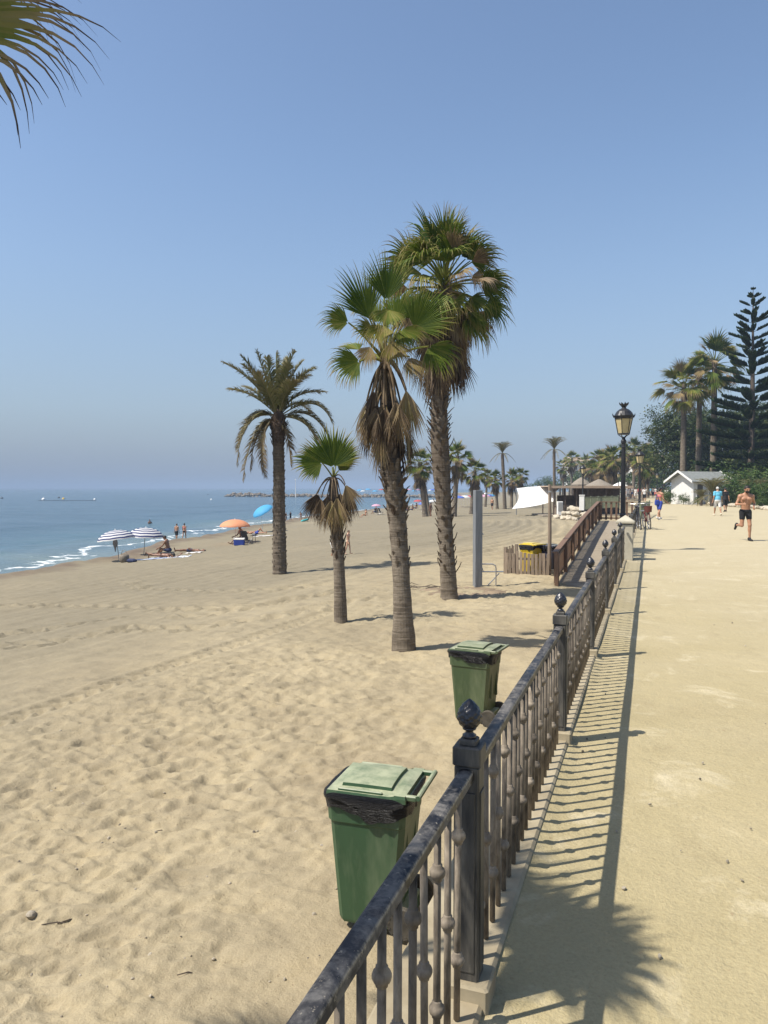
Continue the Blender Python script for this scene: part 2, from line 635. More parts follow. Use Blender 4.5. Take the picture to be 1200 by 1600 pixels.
# ------------------------------------------------------------------ sea
def sea_mat():
    m, nt, bs = new_mat('sea_water')
    s = attr(nt, 'shore')
    depth = framp(nt, s, -26, -2)
    c = ramp(nt, depth, [(0, (.030, .072, .105)), (.6, (.055, .115, .14)), (1, (.16, .20, .18))])
    n1 = noise(nt, .05, 4, .6, stretch=(.5, 1.6, 1))
    c = mixc(nt, framp(nt, n1, .42, .68), c, (.05, .10, .14))
    tc = nt.nodes.new('ShaderNodeTexCoord')
    wob = noise(nt, .22, 3, .6); fz = noise(nt, 1.5, 7, .72)
    ss = mathn(nt, 'ADD', s, framp(nt, wob, .3, .7, -1.7, 1.7))
    a = mathn(nt, 'ABSOLUTE', mathn(nt, 'ADD', ss, 3.4))
    band = framp(nt, a, 0, 1.0, .78, 0)
    a2 = mathn(nt, 'ABSOLUTE', mathn(nt, 'ADD', ss, .1))
    band2 = framp(nt, a2, 0, .35, .55, 0)
    bnd = mathn(nt, 'MAXIMUM', band, band2)
    fo = framp(nt, mathn(nt, 'ADD', bnd, mathn(nt, 'MULTIPLY', fz, 1.3)), 1.22, 1.42)
    c = mixc(nt, fo, c, (.78, .80, .80))
    nt.links.new(c, bs.inputs['Base Color'])
    nt.links.new(framp(nt, fo, 0, 1, .16, .8), bs.inputs['Roughness'])
    bs.inputs['IOR'].default_value = 1.33
    w1 = noise(nt, .9, 5, .62, stretch=(.45, 1.3, 1), dist=.4)
    w2 = noise(nt, .16, 3, .5, stretch=(.35, 1.4, 1))
    h = mathn(nt, 'ADD', mathn(nt, 'MULTIPLY', w1, .5), w2)
    bump(nt, bs, h, .9, .75)
    return m


def sea_z(x, y, D):
    s = shore_s(x, y)
    amp = np.clip(1 - D / 500, 0, 1)
    near = np.exp(-((s + 5.5) / 2.2) ** 2)
    w = .05 * np.sin(s * .55 + 1.5 * vn(x * .05, y * .03, 2) * 6) * amp
    crest = .16 * np.exp(-((np.mod(s + 3 * vn(x * .03, y * .02, 7), 19) - 9) / 1.1) ** 2) * np.clip(vn(x * .02, y * .025, 13) * 3 + .6, 0, 1) * amp
    return SEA + w + crest + .10 * near + .04 * fbm(x * .5, y * .5, 5, 3) * amp * np.clip(-s / 4, 0, 1)


M['sea'] = sea_mat()
ts = np.concatenate([np.linspace(-4, -.62, 40)[:-1], np.linspace(-.62, .3, 260), np.linspace(.3, .9, 12)[1:]])
ds = np.exp(np.linspace(math.log(18), math.log(6500), 620))
me = grid_mesh('sea', ts, ds, sea_z, [M['sea']], {'shore': lambda x, y, D: np.clip(shore_s(x, y), -200, 50)})
tag(obj('sea', me), kind='structure')


# ------------------------------------------------------------------ promenade
def prom_mat():
    m, nt, bs = new_mat('albero')
    big = noise(nt, .35, 5, .62)
    mid = noise(nt, 1.7, 6, .66, dist=.6)
    fine = noise(nt, 60, 4, .72)
    c = ramp(nt, big, [(.28, (0.295, 0.242, 0.131)), (.5, (0.344, 0.289, 0.162)), (.72, (0.398, 0.336, 0.201))])
    pale = framp(nt, mid, .56, .70)
    c = mixc(nt, mathn(nt, 'MULTIPLY', pale, .75), c, (0.525, 0.459, 0.312))
    dk = framp(nt, noise(nt, 3.3, 5, .6, stretch=(1, .45, 1)), .57, .72)
    c = mixc(nt, mathn(nt, 'MULTIPLY', dk, .35), c, (0.221, 0.176, 0.097))
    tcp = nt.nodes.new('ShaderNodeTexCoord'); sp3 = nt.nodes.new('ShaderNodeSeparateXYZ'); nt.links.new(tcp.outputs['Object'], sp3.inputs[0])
    grazing_pale = mathn(nt, 'MULTIPLY', framp(nt, mathn(nt, 'ADD', sp3.outputs[1], framp(nt, noise(nt, .5, 4), .3, .7, -4, 4)), 4, 20), .8)  # paler farther along: brightening at grazing view painted into the colour
    c = mixc(nt, grazing_pale, c, mixc(nt, mid, (0.385, 0.328, 0.209), (0.467, 0.410, 0.283)))
    fg = ramp(nt, fine, [(.3, (.80, .78, .75)), (.55, (1, 1, 1)), (.8, (1.1, 1.1, 1.08))])
    c = mixc(nt, .75, c, fg, 'MULTIPLY')
    peb = framp(nt, noise(nt, 26, 2, .4), .735, .76)
    c = mixc(nt, mathn(nt, 'MULTIPLY', peb, .5), c, (.25, .18, .10))
    nt.links.new(c, bs.inputs['Base Color'])
    bs.inputs['Roughness'].default_value = .92
    bs.inputs['Specular IOR Level'].default_value = .2
    h = mathn(nt, 'ADD', mathn(nt, 'MULTIPLY', noise(nt, 5, 7, .66), 1.0), mathn(nt, 'MULTIPLY', fine, .25))
    bump(nt, bs, h, .85, .03)
    return m


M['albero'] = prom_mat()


def rect_grid(name, xs, ys, zf, mats):
    X, Y = np.meshgrid(xs, ys)
    Z = zf(X, Y)
    mb_v = np.stack([X, Y, Z], -1).reshape(-1, 3)
    nr, nc = X.shape
    fs = [(r * nc + c, r * nc + c + 1, (r + 1) * nc + c + 1, (r + 1) * nc + c) for r in range(nr - 1) for c in range(nc - 1)]
    me = bpy.data.meshes.new(name)
    me.from_pydata([tuple(p) for p in mb_v], [], fs)
    me.polygons.foreach_set('use_smooth', [True] * len(fs))
    for m in mats: me.materials.append(m)
    return me


FX = -0.557        # railing plane
xs = np.concatenate([np.arange(-.497, 3, .05), np.linspace(3, 10, 30), np.linspace(11, 160, 20)])
ys = np.concatenate([np.linspace(-8, 1, 12)[:-1], np.arange(1, 12, .06), np.exp(np.linspace(math.log(12), math.log(340), 120))[1:]])
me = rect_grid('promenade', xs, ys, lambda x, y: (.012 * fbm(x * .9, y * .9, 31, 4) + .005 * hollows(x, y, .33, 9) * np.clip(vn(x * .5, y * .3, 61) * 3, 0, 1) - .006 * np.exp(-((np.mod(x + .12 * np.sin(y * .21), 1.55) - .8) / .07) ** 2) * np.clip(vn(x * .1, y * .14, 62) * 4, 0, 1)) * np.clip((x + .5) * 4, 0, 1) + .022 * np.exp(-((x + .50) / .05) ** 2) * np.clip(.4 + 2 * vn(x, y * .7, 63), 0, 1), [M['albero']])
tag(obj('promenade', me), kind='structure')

k = MB()
RAMP0, RAMP1 = 22.0, 41.0
k.box((-.662, (-8 + 18.6) / 2, -.63), (.335, 26.6, 1.34), bev=.012)
tag(k.build('promenade_kerb', M['concrete']), kind='structure')
k = MB()
k.box((-.66, (19.4 + 340) / 2, -.66), (.36, 340 - 19.4, 1.35), bev=.01)
tag(k.build('promenade_edge', M['concrete']), kind='structure')

# ------------------------------------------------------------------ railing
SP = 2.72
POSTS = [2.44 + SP * i for i in range(-1, 6)]
PILLAR_Y = 18.76


def rail_mat():
    m, nt, bs = new_mat('worn_black_paint')
    n1 = noise(nt, 7, 6, .7, dist=.5); n2 = noise(nt, 42, 5, .7)
    geo = nt.nodes.new('ShaderNodeNewGeometry')
    wear = framp(nt, mathn(nt, 'ADD', n1, mathn(nt, 'MULTIPLY', n2, .45)), .66, .84)
    edge = mathn(nt, 'MULTIPLY', framp(nt, attr(nt, 'tint'), .45, 1.0), framp(nt, mathn(nt, 'ADD', n2, mathn(nt, 'MULTIPLY', n1, .5)), .62, .85))
    chip = framp(nt, noise(nt, 55, 3, .75), .63, .66)
    c = mixc(nt, mathn(nt, 'MULTIPLY', wear, .8), (.008, .009, .013), (.17, .16, .145))
    dust = framp(nt, noise(nt, 1.1, 7, .62), .44, .66)
    c = mixc(nt, mathn(nt, 'MULTIPLY', dust, .30), c, (.13, .125, .12))
    c = mixc(nt, mathn(nt, 'MINIMUM', mathn(nt, 'ADD', edge, mathn(nt, 'MULTIPLY', chip, .55)), .95), c, (.34, .30, .23))
    nt.links.new(c, bs.inputs['Base Color'])
    r = framp(nt, mathn(nt, 'MAXIMUM', wear, dust), 0, 1, .33, .75)
    nt.links.new(r, bs.inputs['Roughness']); bs.inputs['Specular IOR Level'].default_value = .2
    bump(nt, bs, n2, .25, .002)
    return m


M['rail'] = rail_mat()
M['post'] = mat_noisy('dusty_black_post', (.022, .022, .022), (.075, .070, .060), 5, .55, .3, .003, c3=(.17, .155, .125), stretch=(5, 5, .8), detail=7, lo=.36, hi=.8)
M['bar'] = mat_noisy('dusty_bar', (.035, .028, .021), (.17, .140, .105), 9, .75, .4, .003, c3=(.30, .25, .185), spec=.3, stretch=(3, 3, 1), detail=7, rand=.32, lo=.28, hi=.72)

railing = thing('railing', (FX, 0, 0), 'weathered black iron railing with round bars and pinecone posts along the promenade', 'railing')


def rail_prof(w=.050, h=.036):
    pts = []
    for i in range(9):
        a = math.pi * (1 - i / 8)
        ca, sa = math.cos(a), math.sin(a)
        pts.append((w / 2 * math.copysign(abs(ca) ** .55, ca), h * .5 * abs(sa) ** .62))
    return [(-w / 2, -h * .5)] + pts + [(w / 2, -h * .5)]


def handrail(y0, y1, ztop, parent, mat):
    b = MB(); pr = rail_prof(); n = max(2, int((y1 - y0) / .06)); vs = []; ts_ = []; tp = [.1, .3, 1, .5, 0, 0, 0, .5, 1, .3, .1]
    for i in range(n + 1):
        y = y0 + (y1 - y0) * i / n
        wob = .0035 * math.sin(y * 2.1)
        vs += [(p[0], y, ztop - .025 + p[1] + wob) for p in pr]; ts_ += tp
    m_ = len(pr); fs = []
    for i in range(n):
        for j in range(m_):
            a = i * m_ + j; c = i * m_ + (j + 1) % m_
            fs.append((a, c, c + m_, a + m_))
    b.add(vs, fs, 0, ts_)
    b.box((0, (y0 + y1) / 2, ztop - .047), (.03, y1 - y0, .008))
    o = b.build('handrail', mat, parent, smooth=False)
    return o


def baluster_mesh(kn):
    b = MB()
    b.tube([(0, 0, .045), (0, 0, .765)], .0108, 10)
    for z in kn:
        b.lathe([(.011, -.026), (.0145, -.023), (.0145, -.016), (.0195, -.0125), (.0228, -.005), (.0230, .003), (.0205, .010), (.0145, .015), (.0145, .022), (.011, .026)], (0, 0, z), 12)
    return b.mesh('baluster', M['bar'], smooth=True)


BAL = [baluster_mesh((.63, .235)), baluster_mesh((.42,))]


M['finial'] = mat_noisy('glossy_black_casting', (.008, .008, .011), (.028, .028, .032), 40, .28, .3, .002, spec=.6)


def finial_mesh():
    b = MB(); n = 40; rows = 30; vs = []
    for i in range(rows + 1):
        t = i / rows
        r0 = .0405 * (math.sin(math.pi * (t ** .82)) ** .72) if 0 < t < 1 else 0.001
        for kk in range(n):
            a = 2 * math.pi * kk / n
            u = 8 * a / (2 * math.pi) + 5.5 * t; v = 8 * a / (2 * math.pi) - 5.5 * t
            s_ = abs(math.sin(math.pi * u)) * abs(math.sin(math.pi * v))
            r = r0 * (1 + .16 * (s_ ** .6) - .08)
            vs.append((r * math.cos(a), r * math.sin(a), .915 + .105 * t))
    fs = []
    for i in range(rows):
        for kk in range(n):
            a = i * n + kk; c = i * n + (kk + 1) % n
            fs.append((a, c, c + n, a + n))
    b.add(vs, fs)
    b.lathe([(.021, .888), (.023, .894), (.0235, .900), (.014, .906), (.013, .914), (.022, .918), (.024, .924)], n=16)
    return b.mesh('finial', M['finial'], smooth=True)


FIN = finial_mesh()


def post_mesh():
    b = MB()
    b.box((0, 0, .445), (.084, .084, .72), bev=.006)
    for sx in (-1, 1):
        b.box((sx * .043, 0, .42), (.006, .058, .60), bev=.002)
        b.box((0, sx * .043, .42), (.058, .006, .60), bev=.002)
    b.box((0, 0, .837), (.094, .094, .066), bev=.005)
    b.box((0, 0, .879), (.058, .058, .022), bev=.004)
    return b.mesh('post', M['post'])


POSTM = post_mesh()


def ped_mesh():
    b = MB()
    b.box((.008, 0, .045), (.145, .145, .09), bev=.008)
    return b.mesh('pedestal', M['concrete'])


PEDM = ped_mesh()
far_mb = MB()
nb = 0
BARS = []
for i, y in enumerate(POSTS):
    p = obj('post', POSTM, railing, (0, y, 0))
    obj('finial', FIN, p); obj('pedestal', PEDM, p)
    y1 = POSTS[i + 1] if i + 1 < len(POSTS) else PILLAR_Y - .12
    e1 = .047 if i + 1 < len(POSTS) else 0
    handrail(y + .047, y1 - e1, .81, railing, M['rail'])
    nbar = round((y1 - y - .1) / .119) - 1
    for j in range(nbar):
        yy = y + .05 + (y1 - y - .05 - e1) * (j + 1) / (nbar + 1)
        BARS.append((yy, j % 2))
BARS.sort(key=lambda q: q[0] if q[0] > 1.0 else 100 - q[0])
for c, (yy, kd) in enumerate(BARS):
    if c < 100:
        o = obj('baluster', BAL[kd], railing, (0, yy, 0)); o.rotation_euler = (random.uniform(-.006, .006), random.uniform(-.006, .006), yy * 7)
    else:
        me = BAL[kd]
        far_mb.add([(v.co.x, v.co.y + yy, v.co.z) for v in me.vertices], [tuple(q.vertices) for q in me.polygons])
o = far_mb.build('balusters', M['bar'], railing, smooth=True); o['kind'] = 'stuff'

# pillar at the head of the ramp
pil = thing('gate_pillar', (FX + .02, PILLAR_Y + .12, 0), 'cream concrete pillar with pyramid cap at the end of the iron railing', 'pillar')
pil['kind'] = 'thing'
b = MB(); b.box((0, 0, .42), (.36, .36, .86), bev=.012); b.build('shaft', M['cream_plaster'], pil)
b = MB(); b.box((0, 0, .90), (.43, .43, .06), bev=.012)
b.add([(-.20, -.20, .933), (.20, -.20, .933), (.20, .20, .933), (-.20, .20, .933), (0, 0, 1.07)], [(3, 2, 1, 0), (0, 1, 4), (1, 2, 4), (2, 3, 4), (3, 0, 4)])
b.build('cap', M['cream_plaster'], pil)

# ------------------------------------------------------------------ wheelie bins
def hdpe(name, c, dusty):
    m, nt, bs = new_mat(name)
    n1 = noise(nt, 5, 6, .66, stretch=(1, 1, .5)); n2 = noise(nt, 60, 4, .6)
    dark = tuple(x * .8 for x in c)
    col = mixc(nt, framp(nt, n1, .3, .7), dark, c)
    geo = nt.nodes.new('ShaderNodeNewGeometry')
    sx = nt.nodes.new('ShaderNodeSeparateXYZ'); nt.links.new(geo.outputs['Normal'], sx.inputs[0])
    up = framp(nt, sx.outputs[2], .3, .9)
    df = mathn(nt, 'MULTIPLY', up, framp(nt, noise(nt, 9, 6, .7), .3, .62, .35, 1.0))
    side = mathn(nt, 'MULTIPLY', framp(nt, noise(nt, 3, 5, .7, stretch=(1, 1, .25)), .5, .8), .28)
    col = mixc(nt, mathn(nt, 'MAXIMUM', mathn(nt, 'MULTIPLY', df, dusty), side), col, mixc(nt, noise(nt, 4, 4), (.30, .34, .20), (.47, .45, .31)))
    nt.links.new(col, bs.inputs['Base Color'])
    bs.inputs['Roughness'].default_value = .5
    bump(nt, bs, n2, .12, .002)
    return m


M['bin1'] = hdpe('bin_green', (.034, .082, .036), .8)
M['bin2'] = hdpe('bin_olive', (.048, .076, .030), .7)
M['bag'] = mat_noisy('bin_bag', (.003, .003, .004), (.007, .007, .009), 9, .34, 1.0, .03, stretch=(1, 1, 6), spec=.3)
M['tyre'] = mat_noisy('wheel_rubber', (.022, .02, .016), (.085, .074, .056), 12, .8, .4, .004)


def make_bin(name, loc, rz, body_m, label, tint):
    t = thing(name, loc, label, 'bin', 'wheelie bins on the sand', rz)
    b = MB()
    # tapered body, bottom ring to rim, with a slightly recessed lower panel
    def ring(z, x0, x1, hy, bv=.035):
        return [(x0 + bv, -hy, z), (x1 - bv, -hy, z), (x1, -hy + bv, z), (x1, hy - bv, z), (x1 - bv, hy, z), (x0 + bv, hy, z), (x0, hy - bv, z), (x0, -hy + bv, z)]
    rings = [ring(.03, -.205, .185, .185), ring(.05, -.212, .19, .19), ring(.70, -.258, .248, .226), ring(.712, -.270, .252, .236), ring(.835, -.276, .258, .240)]
    vs = [p for r in rings for p in r]; fs = [tuple(range(7, -1, -1))]
    for i in range(len(rings) - 1):
        for j in range(8):
            a = i * 8 + j; c = i * 8 + (j + 1) % 8; fs.append((a, c, c + 8, a + 8))
    b.add(vs, fs)
    for yy in (-.1, .1):                                  # ribs at the back
        b.box((.232, yy, .55), (.022, .03, .46))
    b.box((.215, 0, .10), (.10, .30, .10), bev=.01)       # axle housing
    b.build('body', body_m, t)
    # rim wrapped by the black bag
    b = MB(); n = 96; vs = []
    rnd = random.Random(tint)
    ph = [rnd.random() * 6.28 for _ in range(6)]
    prof = [(-.010, .905, 0), (.018, .908, 0), (.034, .890, .2), (.036, .862, .5), (.024, .838, .8), (.017, .785, 1)]
    for (off, z, wv) in prof:
        for q in range(n):
            a = 2 * math.pi * q / n
            ca, sa = math.cos(a), math.sin(a)
            k_ = 1 / max(abs(ca) ** 6 + abs(sa) ** 6, 1e-9) ** (1 / 6)
            x = -.010 + ca * k_ * (.268 + off); y = sa * k_ * (.243 + off)
            low = (.030 * math.sin(2 * a + ph[0]) + .018 * math.sin(5 * a + ph[1]) + .008 * math.sin(13 * a + ph[2])) * wv
            out = (.007 * math.sin(17 * a + ph[3]) + .005 * math.sin(29 * a + ph[4] + 40 * z)) * wv
            vs.append((x * (1 + out * 2), y * (1 + out * 2), z + low))
    fs = []
    for i in range(len(prof) - 1):
        for q in range(n):
            a = i * n + q; c = i * n + (q + 1) % n; fs.append((a, c, c + n, a + n))
    b.add(vs, fs); b.build('bag', M['bag'], t, smooth=True)
    # lid
    b = MB()
    nx, ny = 14, 10; vs = []
    L0, L1, HY = -.262, .262, .252
    def lidz(x, y):
        u = (x - L0) / (L1 - L0); v = y / HY
        dome = .030 * (1 - v * v) * (1 - (2 * u - 1) ** 4) + .012
        pad = .020 if (.16 < u < .80 and abs(v) < .74) else 0
        rear = .012 if u > .86 else 0
        return .910 + dome + pad + rear
    xs_ = sorted(set([L0, L0 + .01] + [L0 + (L1 - L0) * u for u in (.08, .155, .165, .25, .35, .45, .55, .65, .75, .795, .805, .855, .865, .93)] + [L1]))
    ys_ = sorted(set([HY * v for v in (-1, -.96, -.88, -.745, -.735, -.5, -.25, 0, .25, .5, .735, .745, .88, .96, 1)]))
    for x in xs_:
        for y in ys_: vs.append((x, y, lidz(x, y)))
    m_ = len(ys_); fs = []
    for i in range(len(xs_) - 1):
        for j in range(m_ - 1):
            fs.append((i * m_ + j, (i + 1) * m_ + j, (i + 1) * m_ + j + 1, i * m_ + j + 1))
    b.add(vs, fs)
    # skirt of the lid
    per = [(L0, -HY), (L1, -HY), (L1, HY), (L0, HY)]
    for (x0, y0), (x1, y1) in zip(per, per[1:] + per[:1]):
        N = 10; q = []
        for i in range(N + 1):
            x = x0 + (x1 - x0) * i / N; y = y0 + (y1 - y0) * i / N
            q += [(x, y, lidz(x, y)), (x * 1.018, y * 1.018, lidz(x, y) - .02), (x * 1.018, y * 1.018, .886)]
        b.add(q, [f for i in range(N) for f in ((i * 3, i * 3 + 1, i * 3 + 4, i * 3 + 3), (i * 3 + 1, i * 3 + 2, i * 3 + 5, i * 3 + 4))])
    for sy in (-1, 1):                                    # grip ridges beside the panel
        b.box((-.04, sy * (HY - .014), .9285), (.30, .016, .022), bev=.004)
    lid = b.build('lid', body_m, t)
    lid.rotation_euler = (0, 0, 0)
    b = MB()                                              # hinge grip: bar held by two arms behind the lid
    b.tube([(.342, -.235, .925), (.342, .235, .925)], .017, 10)
    for sy in (-.222, 0.222):
        b.box((.292, sy, .918), (.085, .032, .034), bev=.006)
    b.box((.268, 0, .885), (.022, .44, .05), bev=.006)
    b.build('grip', body_m, t)
    for sy in (-1, 1):
        b = MB()
        b.lathe([(.065, -.022), (.098, -.022), (.103, -.012), (.103, .012), (.098, .022), (.065, .022)], (.235, sy * .215, .10), 24, rot=Matrix.Rotation(math.pi / 2, 3, 'X'))
        for q in range(16):
            a = 2 * math.pi * q / 16
            b.box((.235 + .086 * math.cos(a), sy * .215 - .023, .10 + .086 * math.sin(a)), (.010, .004, .018), rot=Matrix.Rotation(-a + math.pi / 2, 3, 'Y'))
        w = b.build('wheel', M['tyre'], t)
        b = MB()
        b.lathe([(.0, -.016), (.025, -.018), (.055, -.006), (.064, -.014), (.064, .014), (.0, .014)], (.235, sy * .215, .10), 20, rot=Matrix.Rotation(math.pi / 2, 3, 'X'))
        b.build('rim', M['tyre'], w)
    return t


def seat_z(x, y): return float(sand_z(np.array([x]), np.array([y]), np.array([math.hypot(x, y)]))[0])


make_bin('wheelie_bin', (-1.70, 4.70, seat_z(-1.70, 4.70) + .03), R_(2), M['bin1'],
         'dark green wheelie bin with dusty lid, nearest to the camera beside the railing', 1)
make_bin('wheelie_bin', (-2.03, 9.25, seat_z(-2.03, 9.25) - .02), R_(-7), M['bin2'],
         'olive green wheelie bin standing on the sand behind the first pinecone post', 2)
# ================================================================== PALMS AND TREES
FAN_STOPS = [(0.0, (.045, .082, .011)), (.22, (.105, .145, .020)), (.42, (.225, .205, .05)), (.62, (.30, .225, .115)), (.8, (.20, .145, .085)), (1.0, (.060, .040, .026))]
M['fan'] = mat_leaf('fan_leaf', FAN_STOPS, .58, .22, 5, .18)
M['date'] = mat_leaf('date_leaf', [(0, (.065, .078, .022)), (.3, (.135, .138, .052)), (.55, (.20, .17, .085)), (.8, (.17, .125, .07)), (1, (.07, .047, .03))], .45, .18, 4, .2)
M['ficus'] = mat_leaf('broad_leaf', [(0, (.014, .028, .008)), (.5, (.036, .056, .014)), (1, (.085, .098, .028))], .4, .15, 1.2, .5)
M['shrub'] = mat_leaf('shrub_leaf', [(0, (.020, .045, .012)), (.5, (.050, .085, .020)), (1, (.11, .14, .04))], .45, .2, 1.5, .5)
M['pine'] = mat_leaf('pine_leaf', [(0, (.012, .028, .012)), (.5, (.028, .052, .020)), (1, (.070, .095, .036))], .5, .1, 1.5, .4)


def trunk_mat(name, c1, c2, c3, ring=44, strength=.9, dist=.02):
    m, nt, bs = new_mat(name)
    n1 = noise(nt, ring, 4, .6, stretch=(.06, .06, 1), dist=.3)
    n2 = noise(nt, 3.5, 6, .7)
    f = mathn(nt, 'ADD', mathn(nt, 'MULTIPLY', n1, .42), mathn(nt, 'MULTIPLY', n2, .58))
    t = attr(nt, 'tint')
    c = ramp(nt, f, [(.36, c1), (.5, c2), (.62, c3)])
    c = mixc(nt, t, c, (.062, .042, .028))
    nt.links.new(c, bs.inputs['Base Color'])
    bs.inputs['Roughness'].default_value = .9
    bs.inputs['Specular IOR Level'].default_value = .15
    bump(nt, bs, mathn(nt, 'ADD', n1, mathn(nt, 'MULTIPLY', noise(nt, 22, 5, .7), .5)), strength, dist)
    return m


M['trunk'] = trunk_mat('palm_trunk', (.085, .068, .050), (.155, .128, .096), (.235, .198, .15))
M['bark'] = mat_noisy('bark', (.05, .038, .028), (.13, .10, .075), 5, .9, .6, .02, stretch=(4, 4, 1))


def cf(lat, up, toward):
    return RGT * lat + Vector((0, 0, up)) - FWD * toward


def fan(b, rnd, hub, d, n, R, spread=2.6, nseg=34, droop=.55, t0=.1, tip=.35, cup=.12, solid=.52, shag=.3):
    d = d.normalized(); s = n.cross(d).normalized(); n = d.cross(s).normalized()
    rows = (.05, .28, solid, solid + (1 - solid) * .22, solid + (1 - solid) * .42, solid + (1 - solid) * .62, solid + (1 - solid) * .82, 1.0)
    vs = []; fs = []; ts = []
    for k in range(nseg):
        q = (k + .5) / nseg - .5
        a = q * spread
        L = R * (1 - .34 * (2 * q) ** 2) * rnd.uniform(.86, 1.06)
        dr = droop * rnd.uniform(.55, 1.5)
        if rnd.random() < shag: dr *= 2.0
        jt = rnd.uniform(-.012, .012)
        u = (d * math.cos(a + jt) + s * math.sin(a + jt) + n * cup * (abs(q) * 2) ** 1.5).normalized()
        p = Vector(hub); last = 0; dirn = u.copy(); base = len(vs)
        tj = rnd.uniform(-.10, .12)
        for i, r in enumerate(rows):
            step = (r - last) * L; last = r
            if r > solid:
                g = dr * ((r - solid) / (1 - solid)) * .9
                dirn = (dirn + Vector((rnd.uniform(-.05, .05), rnd.uniform(-.05, .05), -g * .42))).normalized()
            p = p + dirn * step
            arc = spread / nseg * min(r, solid) * L * 1.30
            w = arc * (1 if r <= solid else max(.07, (1 - (r - solid) / (1 - solid)) ** .8))
            sd = (s * math.cos(a) - d * math.sin(a)).normalized()
            f = n * (w * .55 if i else 0)
            vs += [p - sd * (w / 2), p + f, p + sd * (w / 2)]
            t = t0 + tj + tip * max(0, (r - .6) / .4) ** 1.2
            ts += [t, t, t]
        for i in range(len(rows) - 1):
            a0 = base + i * 3
            fs += [(a0, a0 + 3, a0 + 4, a0 + 1), (a0 + 1, a0 + 4, a0 + 5, a0 + 2)]
    b.add(vs, fs, 0, ts)


def petiole(b, p0, p1, sag, r0, r1, t=.35, n=6, sides=5):
    p0 = Vector(p0); p1 = Vector(p1); m = (p0 + p1) / 2 + Vector((0, 0, sag))
    pts = []
    for i in range(n + 1):
        u = i / n
        pts.append(p0 * (1 - u) ** 2 + m * 2 * u * (1 - u) + p1 * u * u)
    b.tube(pts, [r0 + (r1 - r0) * i / n for i in range(n + 1)], sides, tint=t, cap=False)
    return (pts[-1] - pts[-2]).normalized()


def wash_crown(seed, nleaf=34, pet=.85, R=.95, nseg=30, dry=.3, elmin=-48, t0=(.05, .3), drp=1.0, nr=.6, bend=.45):
    rnd = random.Random(seed); b = MB()
    for i in range(nleaf):
        u = (i + .5) / nleaf
        el = R_(86 - (86 - elmin) * u ** .85 + rnd.uniform(-8, 8)); az = i * 2.39996 + rnd.uniform(-.3, .3)
        dr = Vector((math.cos(az) * math.cos(el), math.sin(az) * math.cos(el), math.sin(el)))
        pl = pet * rnd.uniform(.75, 1.15) * (.75 + .35 * (1 - abs(math.sin(el))))
        p0 = Vector((0, 0, -.55 * u)) + Vector((dr.x, dr.y, 0)) * .08
        hub = p0 + dr * pl
        end = petiole(b, p0, hub, .10 * pl * math.cos(el), .028, .014, .30 if u < .7 else .6)
        up = Vector((0, 0, 1))
        bd = (dr + Vector((0, 0, -bend * math.cos(el)))).normalized()
        n = (up - bd * up.dot(bd))
        if n.length < .25: n = Vector((-math.cos(az), -math.sin(az), .3))
        n = (n.normalized() + Vector((rnd.uniform(-nr, nr), rnd.uniform(-nr, nr), 0)) * (1.3 - u * .6)).normalized()
        isdry = rnd.random() < dry * (u ** 1.2) * 1.9
        t = rnd.uniform(.55, .8) if isdry else rnd.uniform(*t0) + .10 * u
        fan(b, rnd, hub, bd, n, R * rnd.uniform(.72, 1.18), rnd.uniform(2.1, 2.9) * (.6 if isdry else 1), nseg, (.30 + .70 * u) * drp, t, .45, .15, .43, .4)
    return b


def wash_skirt(seed, n=26, top=-.35, bot=-1.5, length=1.25, rad=.24, nseg=14, spread=.8):
    rnd = random.Random(seed); b = MB()
    for i in range(n):
        az = i * 2.39996 + rnd.uniform(-.4, .4); z0 = top + (bot - top) * (i / n) ** 1.1
        o = Vector((math.cos(az), math.sin(az), 0))
        p0 = o * rad * .5 + Vector((0, 0, z0)); hub = o * (rad + rnd.uniform(.02, .16)) + Vector((0, 0, z0 - .28 * length))
        petiole(b, p0, hub, .15, .024, .014, .75)
        d = (Vector((0, 0, -1)) + o * rnd.uniform(-.05, .22)).normalized()
        fan(b, rnd, hub, d, (o + Vector((rnd.uniform(-.6, .6), rnd.uniform(-.6, .6), 0))).normalized(), length * rnd.uniform(.65, .95), spread * rnd.uniform(.7, 1.3), nseg, .25, rnd.uniform(.62, .98), .12, .3, .45)
    return b


def trunk_tube(b, pts, rads, sides=18, tint=None, jit=.03, seed=1):
    """smooth trunk through a few stations, many rings, lightly uneven"""
    rnd = random.Random(seed)
    pts = [Vector(p) for p in pts]
    L = [0]
    for a, c in zip(pts[:-1], pts[1:]): L.append(L[-1] + (c - a).length)
    N = max(10, int(L[-1] / .07)); P = []; Rr = []; T = []
    for i in range(N + 1):
        s = L[-1] * i / N
        k_ = 0
        while k_ < len(L) - 2 and s > L[k_ + 1]: k_ += 1
        u = (s - L[k_]) / (L[k_ + 1] - L[k_])
        p = [float(np.interp(s, L, [q[c] for q in pts])) for c in range(3)]
        P.append(Vector(p)); Rr.append(float(np.interp(s, L, rads)) * (1 + rnd.uniform(-jit, jit)))
        T.append(float(np.interp(s, L, tint)) if tint else 0.0)
    # soften the corners of the centre line
    for _ in range(6):
        P = [P[0]] + [(P[i - 1] + P[i] * 2 + P[i + 1]) / 4 for i in range(1, len(P) - 1)] + [P[-1]]
    b.tube(P, Rr, sides, tint=T)
    return P, Rr


